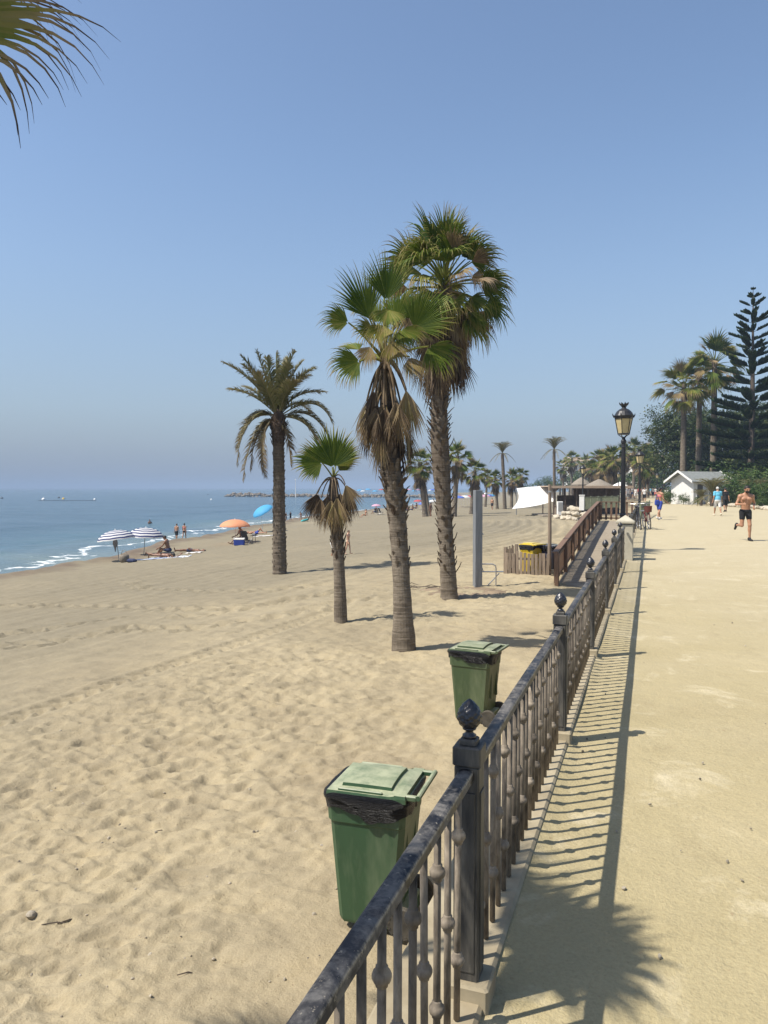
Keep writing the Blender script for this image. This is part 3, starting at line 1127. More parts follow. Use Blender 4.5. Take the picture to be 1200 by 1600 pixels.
def boots(b, P, Rr, z0, z1, n, seed, size=.16, out=.4, t=(.15, .85)):
    """old leaf bases left on the trunk"""
    rnd = random.Random(seed)
    zs = [p.z for p in P]
    for i in range(n):
        z = z0 + (z1 - z0) * (i + rnd.random()) / n
        c = Vector((np.interp(z, zs, [p.x for p in P]), np.interp(z, zs, [p.y for p in P]), z)); r = np.interp(z, zs, Rr)
        az = i * 2.39996 + rnd.uniform(-.25, .25)
        o = Vector((math.cos(az), math.sin(az), 0)); s_ = Vector((-o.y, o.x, 0))
        w = size * rnd.uniform(.35, .62); L = size * rnd.uniform(.7, 1.4); oo = out * rnd.uniform(.4, 1.2)
        p0 = c + o * (r * .82); p1 = c + o * (r + L * oo * .6) + Vector((0, 0, L * .62)); p2 = c + o * (r + L * oo) + Vector((0, 0, L * rnd.uniform(.7, 1.1))) + s_ * rnd.uniform(-.03, .03)
        th = o * .022
        vs = []
        for p, ww, tk in ((p0, w, 1.2), (p1, w * .8, .8), (p2, w * .45, .5)):
            vs += [p - s_ * ww / 2, p + th * tk, p + s_ * ww / 2, p - th * .4]
        fs = []
        for k_ in (0, 4):
            for j in range(4): fs.append((k_ + j, k_ + (j + 1) % 4, k_ + 4 + (j + 1) % 4, k_ + 4 + j))
        fs.append((8, 9, 10, 11))
        b.add(vs, fs, 0, rnd.uniform(*t))


def px_trunk(base, depth, stations):
    """stations: (px, py, half width px) up the stem, as local points and radii"""
    P = []; Rr = []
    for px, py, hw in stations:
        P.append(at_depth(px, py, depth) - base); Rr.append(hw / FPX * depth)
    P[0].z = min(P[0].z, -.15)
    return P, Rr


def cam_depth(p): return p.x * FWD.x + p.y * FWD.y


def plane_dir(px0, px1, depth, toward=0.0):
    v = at_depth(*px1, depth) - at_depth(*px0, depth)
    return v - FWD * toward


# ------------------------------------------------------------------ the tall fan palm (right of the pair)
def hero_A():
    base = on_sand(703, 941); D = cam_depth(base)
    t = thing('fan_palm', base, 'tallest fan palm with a full shaggy crown, right behind the steel shower column side of the pair', 'palm tree', 'fan palms on the beach')
    t['label'] = 'tallest fan palm on the beach with a big shaggy crown above a rough brown trunk'
    P, Rr = px_trunk(base, D, [(703, 944, 15.5), (701, 915, 13), (698, 860, 11.5), (694, 800, 11.5), (690, 740, 13.5), (687, 690, 14), (686, 640, 12.5), (688, 590, 12), (692, 530, 11), (697, 470, 9), (699, 440, 7)])
    b = MB(); PP, RR = trunk_tube(b, P, Rr, 20, tint=[0, 0, .05, .1, .35, .45, .35, .3, .4, .5, .5], seed=3)
    zt = P[-1].z
    boots(b, PP, RR, P[2].z - .6, P[5].z, 90, 5, .20, .5)
    boots(b, PP, RR, P[5].z, P[8].z, 170, 6, .19, .65, (.0, .85))
    b.build('trunk', M['trunk'], t, smooth=False)
    top = at_depth(694, 430, D) - base
    cr = wash_crown(11, 66, .95, 1.0, 30, .45, -60, (.02, .30), 1.9, 1.6, .25)
    c = cr.build('crown', M['fan'], t, loc=top)
    sk = wash_skirt(12, 50, -.6, -2.0, 1.25, .34, 16, .95)
    sk.build('dead_skirt', M['fan'], t, loc=top)
    return t


# ------------------------------------------------------------------ the leaning fan palm in front
def hero_B():
    base = on_sand(632, 1020); D = cam_depth(base)
    t = thing('fan_palm', base, 'leaning fan palm with open green fans and a long brown skirt, before the tallest palm', 'palm tree', 'fan palms on the beach')
    P, Rr = px_trunk(base, D, [(631, 1024, 20.5), (631, 1008, 19.5), (630, 975, 16.5), (628, 920, 13.5), (624, 850, 13.5), (620, 800, 14), (615, 755, 15.5), (610, 715, 15), (606, 660, 12), (603, 600, 10), (601, 560, 8)])
    b = MB(); PP, RR = trunk_tube(b, P, Rr, 22, tint=[0, 0, 0, 0, .05, .1, .3, .55, .7, .7, .6], seed=4)
    boots(b, PP, RR, P[5].z - .1, P[7].z + .15, 62, 8, .20, .5, (.0, .9))
    boots(b, PP, RR, P[4].z - .5, P[5].z, 26, 9, .16, .2, (0, .5))
    b.build('trunk', M['trunk'], t)
    rnd = random.Random(5)
    crown_px = (601, 562)
    C = at_depth(*crown_px, D) - base
    g = MB()
    face = cf(.05, .25, 1)
    # hub px, tip px, hub offset toward camera, tip toward, spread, base tint, tip tint, droop
    L = [((577, 500), (545, 418), .15, .10, 1.75, .10, .35, .22),
         ((604, 476), (606, 396), .30, .05, 1.70, .05, .35, .12),
         ((646, 522), (694, 468), .50, .25, 2.45, .10, .38, .18),
         ((545, 508), (492, 496), .20, .15, 2.1, .22, .45, 1.1),
         ((563, 570), (508, 588), .35, .25, 2.3, .18, .62, 1.2),
         ((606, 500), (604, 540), .75, .35, 2.3, .30, .4, .7),
         ((668, 548), (712, 590), .40, .25, 2.3, .20, .40, .9),
         ((600, 440), (590, 400), -.5, -.3, 2.2, .22, .3, .3),
         ((630, 490), (668, 430), -.45, -.3, 2.2, .18, .4, .4),
         ((575, 470), (548, 470), -.5, -.35, 2.1, .2, .5, .6),
         ((640, 560), (655, 610), .15, .2, 1.6, .55, .3, .9),
         ((560, 540), (530, 520), -.4, -.3, 2.1, .25, .5, .8),
         ((636, 505), (690, 510), -.6, -.3, 2.2, .3, .5, .8),
         ((590, 500), (570, 445), -.25, -.2, 1.9, .2, .4, .5), ((618, 500), (640, 430), -.2, -.2, 1.9, .14, .4, .4), ((585, 525), (548, 530), .45, .3, 2.3, .34, .45, 1.0),
         ((625, 525), (655, 560), .55, .3, 2.3, .24, .45, 1.0), ((600, 520), (585, 560), .6, .4, 2.0, .36, .4, 1.0), ((612, 540), (628, 590), .4, .3, 1.8, .5, .3, .9), ((580, 545), (560, 585), .2, .2, 1.7, .6, .25, .9)]
    for hub_px, tip_px, ho, to, sp, t0, tip, dr in L:
        hub = at_depth(*hub_px, D) - base - FWD * ho
        d = plane_dir(hub_px, tip_px, D, to)
        petiole(g, C + Vector((0, 0, -.05)), hub, .12, .03, .014, .33)
        n = face if ho > -.2 else cf(0, .8, .5)
        fan(g, rnd, hub, d, n, d.length * 1.0, sp, 40, dr * 1.15, t0, tip, .14, .50, .4)
    g.build('crown', M['fan'], t)
    s = MB()
    rs = random.Random(15)
    # dead leaves folded down along the stem; long bare stalks then ragged blades
    for i in range(30):
        az = i * 2.39996; o = Vector((math.cos(az), math.sin(az), 0))
        z0 = -.05 - .55 * rs.random(); rad = .17 + .12 * rs.random()
        p0 = C + Vector((0, 0, z0)) + o * .06
        hub = C + o * (rad + .08) + Vector((0, 0, z0 - rs.uniform(.45, .85)))
        petiole(s, p0, hub, .22, .028, .016, rs.uniform(.72, .95))
        fan(s, rs, hub, Vector((0, 0, -1)) + o * rs.uniform(-.04, .16), o + Vector((rs.uniform(-.5, .5), rs.uniform(-.5, .5), 0)), rs.uniform(.55, .85), rs.uniform(.6, 1.2), 18, .25, rs.uniform(.6, .98), .1, .3, .45)
    for hub_px, tip_px, ho, t0 in (((586, 625), (580, 712), .2, .85), ((634, 612), (640, 702), .25, .62), ((600, 640), (598, 716), .35, .9), ((618, 630), (622, 708), .35, .78), ((576, 640), (574, 700), .05, .8), ((640, 630), (645, 690), .05, .85)):
        hub = at_depth(*hub_px, D) - base - FWD * ho; d = plane_dir(hub_px, tip_px, D, .02)
        petiole(s, C, hub, .35, .028, .016, .85)
        fan(s, rs, hub, d, face, d.length, 1.0, 22, .2, t0, .1, .35, .5)
    s.build('dead_skirt', M['fan'], t)
    return t


# ------------------------------------------------------------------ the short fan palm
def hero_C():
    base = on_sand(533, 974); D = cam_depth(base)
    t = thing('fan_palm', base, 'short young fan palm with one upright fan and drooping brown leaves', 'palm tree', 'fan palms on the beach')
    P, Rr = px_trunk(base, D, [(533, 977, 11), (532, 960, 10.5), (531, 915, 9.2), (529, 870, 8.5), (527, 840, 9.5), (525, 815, 10.5), (522, 780, 8.5), (520, 745, 5)])
    b = MB(); PP, RR = trunk_tube(b, P, Rr, 20, tint=[0, 0, 0, .05, .55, .7, .7, .6], seed=6)
    boots(b, PP, RR, P[3].z - .1, P[5].z + .3, 46, 18, .16, .3, (.3, .95))
    b.build('trunk', M['trunk'], t)
    rnd = random.Random(25); C = at_depth(521, 748, D) - base
    g = MB(); face = cf(0, .25, 1)
    for hub_px, tip_px, ho, to, sp, t0, tip, dr in (((521, 730), (520, 662), .08, .06, 2.4, .08, .45, .2),
                                                     ((524, 728), (558, 688), -.12, -.1, 2.0, .22, .55, .4),
                                                     ((504, 724), (456, 720), .12, .15, 2.7, .12, .45, .5),
                                                     ((518, 730), (500, 680), -.2, -.15, 1.6, .2, .4, .3),
                                                     ((528, 735), (548, 715), -.3, -.2, 1.8, .3, .5, .6)):
        hub = at_depth(*hub_px, D) - base - FWD * ho; d = plane_dir(hub_px, tip_px, D, to)
        petiole(g, C, hub, .05, .02, .011, .33)
        fan(g, rnd, hub, d, face if ho > 0 else cf(.1, .6, .7), d.length, sp, 38, dr, t0, tip, .1, .6, .15)
    g.build('crown', M['fan'], t)
    s = MB()
    for hub_px, tip_px, ho, t0, sp in (((497, 771), (486, 820), .1, .95, 1.5), ((503, 778), (500, 824), .2, .85, 1.0), ((540, 757), (560, 806), .1, .68, 1.2), ((546, 775), (548, 818), .0, .9, 1.2),
                                       ((519, 780), (514, 835), .25, .70, 1.0), ((528, 776), (530, 838), .25, .62, 1.0), ((511, 785), (506, 832), .15, .78, .9), ((535, 785), (541, 830), .15, .8, .9),
                                       ((515, 770), (508, 826), -.2, .8, 1.2), ((530, 770), (538, 826), -.25, .85, 1.2), ((490, 780), (482, 815), -.1, .9, 1.2)):
        hub = at_depth(*hub_px, D) - base - FWD * ho; d = plane_dir(hub_px, tip_px, D, .03)
        petiole(s, C, hub, .28, .016, .011, .85)
        fan(s, rnd, hub, d, face, d.length, sp, 24, .2, t0, .08, .3, .5)
    s.build('dead_skirt', M['fan'], t)
    return t


# ------------------------------------------------------------------ date palms
def frond(b, rnd, p0, p1, p2, width=.34, nl=40, t0=.2, tip=.25, upv=Vector((0, 0, 1)), vee=.35, hang=.35):
    p0, p1, p2 = Vector(p0), Vector(p1), Vector(p2)
    def B(u): return p0 * (1 - u) ** 2 + p1 * 2 * u * (1 - u) + p2 * u * u
    pts = [B(i / 14) for i in range(15)]
    b.tube(pts, [.026 * (1 - .85 * i / 14) + .003 for i in range(15)], 5, tint=t0 + .2, cap=False)
    L = sum((c - a).length for a, c in zip(pts[:-1], pts[1:]))
    for i in range(nl):
        u = .14 + .86 * (i + .5) / nl
        p = B(u); dr = (B(min(1, u + .02)) - B(u - .02)).normalized()
        s = dr.cross(upv)
        if s.length < .2: s = dr.cross(RGT)
        s.normalize(); n = s.cross(dr).normalized()
        wl = width * (math.sin(math.pi * min(1, .16 + .80 * u)) ** .7 + .12)
        for sg in (-1, 1):
            ang = rnd.uniform(.5, .8)
            v = (dr * math.cos(ang) + s * sg * math.sin(ang) + n * vee * rnd.uniform(.3, 1.5)).normalized()
            l = wl * rnd.uniform(.8, 1.12); w = .040 * rnd.uniform(.8, 1.2)
            wd = dr * (w / 2)
            q1 = p + v * l * .5; q2 = p + (v + Vector((0, 0, -hang * rnd.uniform(.4, 1.4)))).normalized() * l
            t = t0 + rnd.uniform(-.12, .12) + tip * u
            b.add([p - wd, p + wd, q1 + wd, q1 - wd, q2], [(0, 1, 2, 3), (3, 2, 4)], 0, [t, t, t, t, t + .15])


def hero_D():
    base = on_sand(437, 897); D = cam_depth(base)
    t = thing('date_palm', base, 'feathery date palm with a ringed dark trunk, leftmost palm standing on the sand', 'palm tree')
    P, Rr = px_trunk(base, D, [(437, 900, 11.5), (437, 880, 11), (436, 800, 9.6), (436, 740, 9), (435, 700, 8.6), (435, 684, 9.5), (435, 665, 13), (435, 648, 9), (435, 640, 4)])
    b = MB(); PP, RR = trunk_tube(b, P, Rr, 20, tint=[.15, .2, .3, .35, .45, .7, 1, 1, 1], jit=.04, seed=9)
    boots(b, PP, RR, P[0].z + .2, P[4].z, 190, 28, .13, .12, (.1, .6))
    boots(b, PP, RR, P[4].z, P[6].z + .2, 80, 29, .2, .4, (.8, 1.0))
    b.build('trunk', M['trunk'], t)
    rnd = random.Random(35); C0 = (435, 652); g = MB()
    F = [((350, 568), (398, 588), .2, .24), ((399, 547), (416, 594), -.2, .2), ((420, 562), (425, 600), .5, .16), ((462, 551), (441, 588), .2, .18), ((448, 556), (436, 590), -.5, .2),
         ((493, 577), (458, 590), .25, .2), ((508, 611), (455, 606), -.3, .26), ((520, 662), (497, 606), .3, .3), ((504, 718), (490, 646), .3, .38), ((372, 727), (380, 632), .3, .4),
         ((383, 751), (394, 655), .5, .46), ((379, 676), (398, 630), -.3, .4), ((418, 746), (402, 668), .6, .55), ((456, 728), (452, 668), .3, .6), ((406, 735), (400, 660), -.4, .55), ((497, 700), (478, 640), -.5, .45),
         ((375, 600), (405, 610), -.8, .28), ((470, 600), (450, 600), .9, .25), ((410, 590), (422, 610), 1.2, .24), ((480, 640), (460, 610), -1.3, .3), ((430, 610), (430, 600), -1.6, .3), ((472, 562), (446, 592), -.3, .2), ((378, 558), (405, 585), .2, .2), ((388, 590), (412, 604), -.4, .22), ((484, 590), (455, 598), .5, .22), ((360, 610), (400, 612), .3, .28), ((368, 700), (386, 630), -.3, .42), ((392, 735), (398, 660), .2, .5), ((515, 690), (492, 626), -.2, .4), ((455, 575), (446, 600), .6, .15), ((385, 575), (410, 596), .7, .22), ((432, 552), (431, 600), .1, .16)]
    for tip, ctl, toward, t0 in F:
        p0 = at_depth(*C0, D) - base; p1 = at_depth(*ctl, D) - base - FWD * toward * .5; p2 = at_depth(*tip, D) - base - FWD * toward
        frond(g, rnd, p0, p1, p2, .50, 66, t0, .25)
    g.build('crown', M['date'], t)
    return t


hero_A(); hero_B(); hero_C(); hero_D()


# ------------------------------------------------------------------ the palm whose leaf hangs into the top left corner
def corner_palm():
    x, y = W(-2.75, 1.75).to_2d()
    base = Vector((x, y, gz(x, y)))
    t = thing('fan_palm', base, 'fan palm whose leaf with thin split tips hangs into the top left corner', 'palm tree', 'fan palms on the beach')
    top = Vector((0, 0, 3.35 - base.z))
    b = MB(); PP, RR = trunk_tube(b, [(0, 0, -.1), (0, .02, .4), (.03, 0, 2.5), top], [.24, .19, .16, .12], 18, seed=40)
    boots(b, PP, RR, 2.5, top.z - .1, 50, 41, .16, .4)
    b.build('trunk', M['trunk'], t)
    rnd = random.Random(44); g = MB()
    # the leaf in the picture
    D = 2.1
    hub = at_depth(-190, 52, D) - base; d = plane_dir((-190, 52), (178, 66), D, .04)
    petiole(g, top, hub, .12, .03, .014, .33)
    fan(g, rnd, hub, d, cf(.1, .55, .80), d.length * 1.03, 2.9, 64, 1.0, .36, .9, .12, .50, .5)
    hub = W(-1.85, 2.0, 3.62) - base; petiole(g, top, hub, .1, .03, .014, .33)
    fan(g, rnd, hub, RGT * .95 - Vector((0, 0, .06)) + FWD * .05, Vector((0, 0, 1)), .84, 2.4, 40, 1.0, .2, .5, .1, .6, .6)
    # further leaves round the crown, outside the picture
    for az_c, el, pl in ((60, 45, 1.0), (100, 30, 1.1), (140, 20, 1.1), (180, 35, 1.1), (220, 15, 1.1), (265, 30, 1.1), (150, 70, .9), (230, 65, .9), (310, 40, .9)):
        a = R_(az_c); e = R_(el)
        dr = (RGT * math.cos(a) - FWD * math.sin(a)) * math.cos(e) + Vector((0, 0, math.sin(e)))
        hub = top + dr * pl
        petiole(g, top, hub, .1, .03, .014, .33)
        fan(g, rnd, hub, (dr + Vector((0, 0, -.5))).normalized(), Vector((0, 0, 1)), .80, 2.5, 34, .6, rnd.uniform(.1, .35), .4, .15, .52, .3)
    g.build('crown', M['fan'], t)
    wash_skirt(45, 18, -.3, -1.1, 1.1, .22, 12).build('dead_skirt', M['fan'], t, loc=top)


corner_palm()

# ------------------------------------------------------------------ middle-distance palms
CROWNS = [wash_crown(50 + i, 34, .80, 1.0, 20, .30, -50, (.03, .28), 1.2).mesh('crown', M['fan']) for i in range(3)]
SKIRTS = [wash_skirt(60 + i, 22, -.4, -1.7, 1.3, .28, 9, .9).mesh('dead_skirt', M['fan']) for i in range(2)]


def wash_palm(base, height, label, seed, r=.2, scale=1.0, lean=(0, 0), group='fan palms farther along the beach', skirt=True, rough=30):
    rnd = random.Random(seed)
    t = thing('fan_palm', base, label, 'palm tree', group)
    top = Vector((lean[0], lean[1], height))
    b = MB(); PP, RR = trunk_tube(b, [(0, 0, -.25), (lean[0] * .1, lean[1] * .1, .35), (lean[0] * .5, lean[1] * .5, height * .5), top], [r * 1.35, r * 1.05, r * .9, r * .75], 12, tint=[0, 0, .1, .4], seed=seed)
    if rough: boots(b, PP, RR, height * .5, height - .2, rough, seed, .17, .4)
    b.build('trunk', M['trunk'], t)
    c = obj('crown', CROWNS[seed % 3], t, top); c.rotation_euler = (0, 0, rnd.random() * 6); c.scale = (scale,) * 3
    if skirt:
        s = obj('dead_skirt', SKIRTS[seed % 2], t, top); s.rotation_euler = (0, 0, rnd.random() * 6); s.scale = (scale,) * 3
    return t


def px_palm(bpx, cpx, label, seed, **kw):
    base = on_sand(*bpx) if bpx[0] < 905 and kw.pop('sand', True) else on_level(bpx[0], bpx[1], kw.pop('z', 0))
    D = cam_depth(base)
    top = at_depth(*cpx, D) - base
    return wash_palm(base, top.z, label, seed, lean=(top.x, top.y), **kw)


px_palm((665, 808), (656, 722), 'stout fan palm with twin stems, left of the tallest palm trunk', 1, r=.32, scale=1.25)
px_palm((672, 806), (660, 738), 'thin leaning stem with a sparse crown touching the twin fan palm', 2, r=.2, scale=.75, skirt=False)
px_palm((709, 808), (715, 712), 'fan palm close behind the right side of the tallest palm trunk', 3, r=.30, scale=1.2)
px_palm((736, 803), (742, 735), 'fan palm with drooping leaves standing behind the tall grey shower column', 4, r=.26, scale=1.15)
px_palm((777, 796), (774, 746), 'small fan palm between the shower column and the thin date palm', 5, r=.22, scale=1.0)
px_palm((799, 793), (800, 746), 'low fan palm just left of the white sail awning', 6, r=.26, scale=1.1)
px_palm((812, 792), (813, 742), 'low fan palm behind the upper corner of the white sail awning', 7, r=.26, scale=1.0)
px_palm((758, 792), (762, 742), 'far pale fan palm between shower column and small palm', 8, r=.22, scale=.9)


def date_palm_mesh(seed, h, n=26, L=2.0, flat=.25):
    rnd = random.Random(seed); g = MB()
    for i in range(n):
        u = (i + .5) / n; az = i * 2.39996; el = R_(85 - 48 * u) if i < n - 6 else R_(-5)
        o = Vector((math.cos(az), math.sin(az), 0)); ll = L * rnd.uniform(.85, 1.1)
        p1 = o * ll * .5 * math.cos(el) + Vector((0, 0, ll * .62 * math.sin(el) + .15))
        p2 = o * ll * .98 * math.cos(el * .8) + Vector((0, 0, ll * (.74 * math.sin(el)) - (.10 if i < n - 6 else 1.25)))
        frond(g, rnd, (0, 0, 0), p1, p2, .36, 22, .2 + .2 * u, .2)
    return g.mesh('crown', M['date'])


DATE = [date_palm_mesh(70, 1, 34, 2.3), date_palm_mesh(71, 1, 34, 2.3)]


def date_palm(bpx, cpx, label, k, scale=1.0, r=.24):
    base = on_sand(*bpx); D = cam_depth(base); top = at_depth(*cpx, D) - base
    t = thing('date_palm', base, label, 'palm tree', 'date palms farther along the beach')
    b = MB(); PP, RR = trunk_tube(b, [(0, 0, -.2), (top.x * .5, top.y * .5, top.z * .5), (top.x, top.y, top.z - .3), (top.x, top.y, top.z)], [r * 1.2, r, r * .95, r * .6], 12, tint=[.1, .2, .3, .7], seed=k)
    boots(b, PP, RR, .3, top.z, 60, k + 90, .16, .15)
    b.build('trunk', M['trunk'], t)
    c = obj('crown', DATE[k], t, top); c.scale = (scale,) * 3; c.rotation_euler = (0, 0, k * 1.3)


date_palm((789, 796), (785, 708), 'slim date palm left of the white sail with a flat feathery crown', 0, 1.0)
date_palm((866, 795), (866, 702), 'slim date palm rising behind the white sail awning', 1, 1.05, .2)


# ------------------------------------------------------------------ broad trees and shrubs made of leaf clumps
def leaf_cloud(b, rnd, blobs, per, size, shell=.55, tspread=.5):
    for (c, r) in blobs:
        c = Vector(c)
        N = int(per * (r[0] * r[1] * r[2]) ** (2 / 3) / (size * size) * .08)
        for cl in range(max(6, N // 26)):
            v = Vector((rnd.gauss(0, 1), rnd.gauss(0, 1), rnd.gauss(0, 1))).normalized()
            k_ = shell + (1 - shell) * rnd.random() ** .6
            cc = c + Vector((v.x * r[0], v.y * r[1], v.z * r[2])) * k_
            ct = rnd.uniform(.15, .85)
            rad = size * rnd.uniform(1.2, 2.4)
            for q in range(26):
                w = Vector((rnd.gauss(0, 1), rnd.gauss(0, 1), rnd.gauss(0, .8))) * rad * .55
                p = cc + w
                a = Vector((rnd.gauss(0, 1), rnd.gauss(0, 1), rnd.gauss(0, .6))).normalized()
                n = (v + Vector((rnd.gauss(0, .7), rnd.gauss(0, .7), rnd.gauss(0, .7) + .5))).normalized()
                s = n.cross(a)
                if s.length < .1: continue
                s.normalize(); a = s.cross(n)
                L = size * rnd.uniform(.6, 1.2); w_ = L * .42
                tt = max(0, min(1, ct + rnd.uniform(-.2, .2)))
                b.add([p - a * L * .5, p + s * w_ * .5, p + a * L * .5, p - s * w_ * .5], [(0, 1, 2, 3)], 0, tt)


def broad_mesh(seed, blobs, per, size, mat):
    b = MB(); leaf_cloud(b, random.Random(seed), blobs, per, size)
    return b.mesh('crown', mat)


def stem_mesh(seed, h, r, limbs):
    rnd = random.Random(seed); b = MB()
    b.tube([(0, 0, -.3), (rnd.uniform(-.1, .1), rnd.uniform(-.1, .1), h * .5), (0, 0, h)], [r * 1.2, r * .9, r * .55], 9)
    for q in limbs:
        b.tube([(0, 0, h * .55), Vector(q) * .5 + Vector((0, 0, h * .42)), q], [r * .5, r * .32, r * .1], 7)
    return b.mesh('trunk', M['bark'])


def broad_tree(name, base, crown_me, trunk_me, label, cat, group=None, scale=1.0, rz=0.0):
    t = thing(name, base, label, cat, group, rz)
    t.scale = (scale,) * 3 if isinstance(scale, (int, float)) else scale
    if trunk_me: obj('trunk', trunk_me, t)
    obj('crown', crown_me, t)
    return t


# the garden on the right --------------------------------------------------------
def garden_p(px, d, z=0.12):
    p = at_depth(px, 762, d); p.z = z
    return p


# tall fan palms in front of the dark trees
for (px, ctop, d, lab, sd) in ((1067, 600, 92, 'tall fan palm left of three, before the dark round tree', 10), (1091, 585, 96, 'tall fan palm in the middle of three, behind the white hut', 11), (1114, 562, 90, 'tallest garden fan palm, between its neighbours and the Norfolk pine', 12)):
    p = garden_p(px, d); h = at_depth(px, ctop, d).z - p.z
    wash_palm(p, h, lab, sd, r=.38, scale=2.15, group='tall fan palms in the garden', rough=40, skirt=False)

# big dark rounded trees behind
rb = random.Random(80)
big_blobs = [((rb.uniform(-4.2, 4.2), rb.uniform(-4, 4), rb.uniform(4.0, 10.2)), (rb.uniform(1.9, 3.0),) * 3) for _ in range(20)] + [((0, 0, 6), (4.2, 4.2, 4.4))]
BIG = broad_mesh(81, big_blobs, 330, .36, M['ficus'])
BIGT = stem_mesh(82, 6, .6, [(3, 1, 8), (-3, -1, 8), (1, 3, 9), (-1, -3, 9)])
broad_tree('broadleaf_tree', garden_p(1072, 112), BIG, BIGT, 'dark rounded broadleaf tree behind the three tall fan palms', 'tree', 'dark trees in the garden', 1.10)
broad_tree('broadleaf_tree', garden_p(1128, 118), BIG, BIGT, 'dark broadleaf tree behind the trunk of the tallest garden palm', 'tree', 'dark trees in the garden', 1.12, 1.4)
broad_tree('broadleaf_tree', garden_p(1192, 104), BIG, BIGT, 'dark broadleaf tree at the right edge behind the Norfolk pine', 'tree', 'dark trees in the garden', 1.05, 3.0)
broad_tree('broadleaf_tree', garden_p(1250, 92), BIG, BIGT, 'dark broadleaf tree outside the right edge of the garden', 'tree', 'dark trees in the garden', 1.0, 4.1)


def norfolk(base, H, label, scale_r=1.0, seed=90, whorls=22, dens=1.0):
    rnd = random.Random(seed)
    t = thing('norfolk_pine', base, label, 'tree')
    b = MB(); b.tube([(0, 0, -.3), (.1, 0, H * .5), (0, 0, H)], [H * .018, H * .011, .02], 9); b.build('trunk', M['bark'], t)
    g = MB()
    for wv in range(whorls):
        u = wv / (whorls - 1)
        z = H * (.10 + .885 * u ** .92)
        Lb = (H * .225 * (1 - u) ** .72 + .22) * scale_r
        nb_ = 6 if u < .85 else 5
        a0 = rnd.random() * 6
        for q in range(nb_):
            az = a0 + 2 * math.pi * q / nb_ + rnd.uniform(-.14, .14); L = Lb * rnd.uniform(.62, 1.15)
            if rnd.random() < .10: continue
            o = Vector((math.cos(az), math.sin(az), 0)); s_ = Vector((-o.y, o.x, 0))
            rise = .10 + .30 * u
            pts = [Vector((0, 0, z)) + o * L * v + Vector((0, 0, L * (rise * v + .12 * v * v - .16 * (1 - u) * v))) for v in (0, .25, .5, .75, 1)]
            g.tube(pts, [.05 * (1 - u) + .02, .04 * (1 - u) + .016, .03 * (1 - u) + .014, .02, .01], 5, tint=.1, cap=False)
            nt_ = max(6, int(L * 9 * dens))
            for i in range(nt_):
                v = .22 + .78 * (i + .5) / nt_
                p = pts[0].lerp(pts[-1], v); p.z = np.interp(v, (0, .25, .5, .75, 1), [k_.z for k_ in pts])
                for sg in (-1, 1):
                    tl = (.16 * L + .22) * (1.1 - .75 * abs(v - .55)) * rnd.uniform(.8, 1.2)
                    dv = (o * .62 + s_ * sg * .72 + Vector((0, 0, .42 + .25 * u))).normalized()
                    tt = rnd.uniform(.1, .9)
                    wv_ = .075 + .04 * rnd.random()
                    q1 = p + dv * tl * .55; q2 = p + (dv + Vector((0, 0, .35))).normalized() * tl
                    for ax in (Vector((0, 0, 1)).cross(dv).normalized(), dv.cross(Vector((0, 0, 1)).cross(dv)).normalized()):
                        e = ax * wv_
                        g.add([p - e * .6, p + e * .6, q1 + e, q1 - e, q2], [(0, 1, 2, 3), (3, 2, 4)], 0, tt)
    g.build('crown', M['pine'], t)
    return t


p = garden_p(1172, 84)
norfolk(p, at_depth(1172, 449, 84).z, 'tall dark Norfolk pine with tiered branches at the right edge', 1.0)
p = garden_p(1016, 190)
norfolk(p, at_depth(1016, 684, 190).z, 'small hazy Norfolk pine far behind the second lamp post', 1.15, 91, 12, .5)

# shrubs at the foot of the garden
SHR = [broad_mesh(95 + i, [((rb.uniform(-.6, .6), rb.uniform(-.5, .5), rb.uniform(.5, 1.1)), (rb.uniform(.5, .8),) * 3) for _ in range(6)], 230, .16, M['shrub']) for i in range(3)]
STM = stem_mesh(97, .8, .06, [(.4, .1, 1.1), (-.4, -.1, 1.1), (.1, .4, 1.2)])
shrubs = [(1052, 82, 1.25, 'round green shrub left of the white hut'), (1046, 78, .7, 'low clipped shrub at the foot of the hut wall'), (1068, 77, .55, 'small dark shrub under the eaves of the hut'),
          (1133, 70, 1.1, 'leafy shrub right of the hut behind the man in blue'), (1152, 74, 1.7, 'tall shrub behind the head of the runner'), (1172, 70, 1.3, 'shrub to the right behind the runner'),
          (1188, 66, 1.5, 'large shrub nearest the right edge'), (1204, 62, 1.3, 'shrub cut by the right edge'), (1140, 80, 2.3, 'tall dark shrub right of the hut roof'), (1185, 78, 2.6, 'tallest shrub below the Norfolk pine'),
          (1160, 64, .5, 'low ground shrub between stones and runner'), (1192, 60, .5, 'low plant just behind the stones at the right edge'), (1090, 74, .5, 'small low plant before the hut door'), (1215, 74, 2.4, 'tall shrub outside the right edge')]
for i, (px, d, s, lab) in enumerate(shrubs):
    broad_tree('shrub', garden_p(px, d), SHR[i % 3], STM, lab, 'shrub', 'shrubs along the garden edge', s, i * 1.7)
# cycad-like dwarf palms before the hut
for i, (px, d, s, lab) in enumerate(((1113, 70, .95, 'dwarf palm with arching leaves in front of the white hut'), (1096, 72, .55, 'small dwarf palm by the hut door'), (1180, 68, .9, 'dwarf palm among the shrubs behind the runner'))):
    p = garden_p(px, d)
    t = thing('dwarf_palm', p, lab, 'palm', 'dwarf palms in the garden')
    b = MB(); b.tube([(0, 0, -.2), (0, 0, .5), (0, 0, 1.0)], [.2, .22, .16], 10, tint=.5); b.build('trunk', M['trunk'], t)
    c = obj('crown', DATE[i % 2], t, (0, 0, 1.0)); t.scale = (s,) * 3

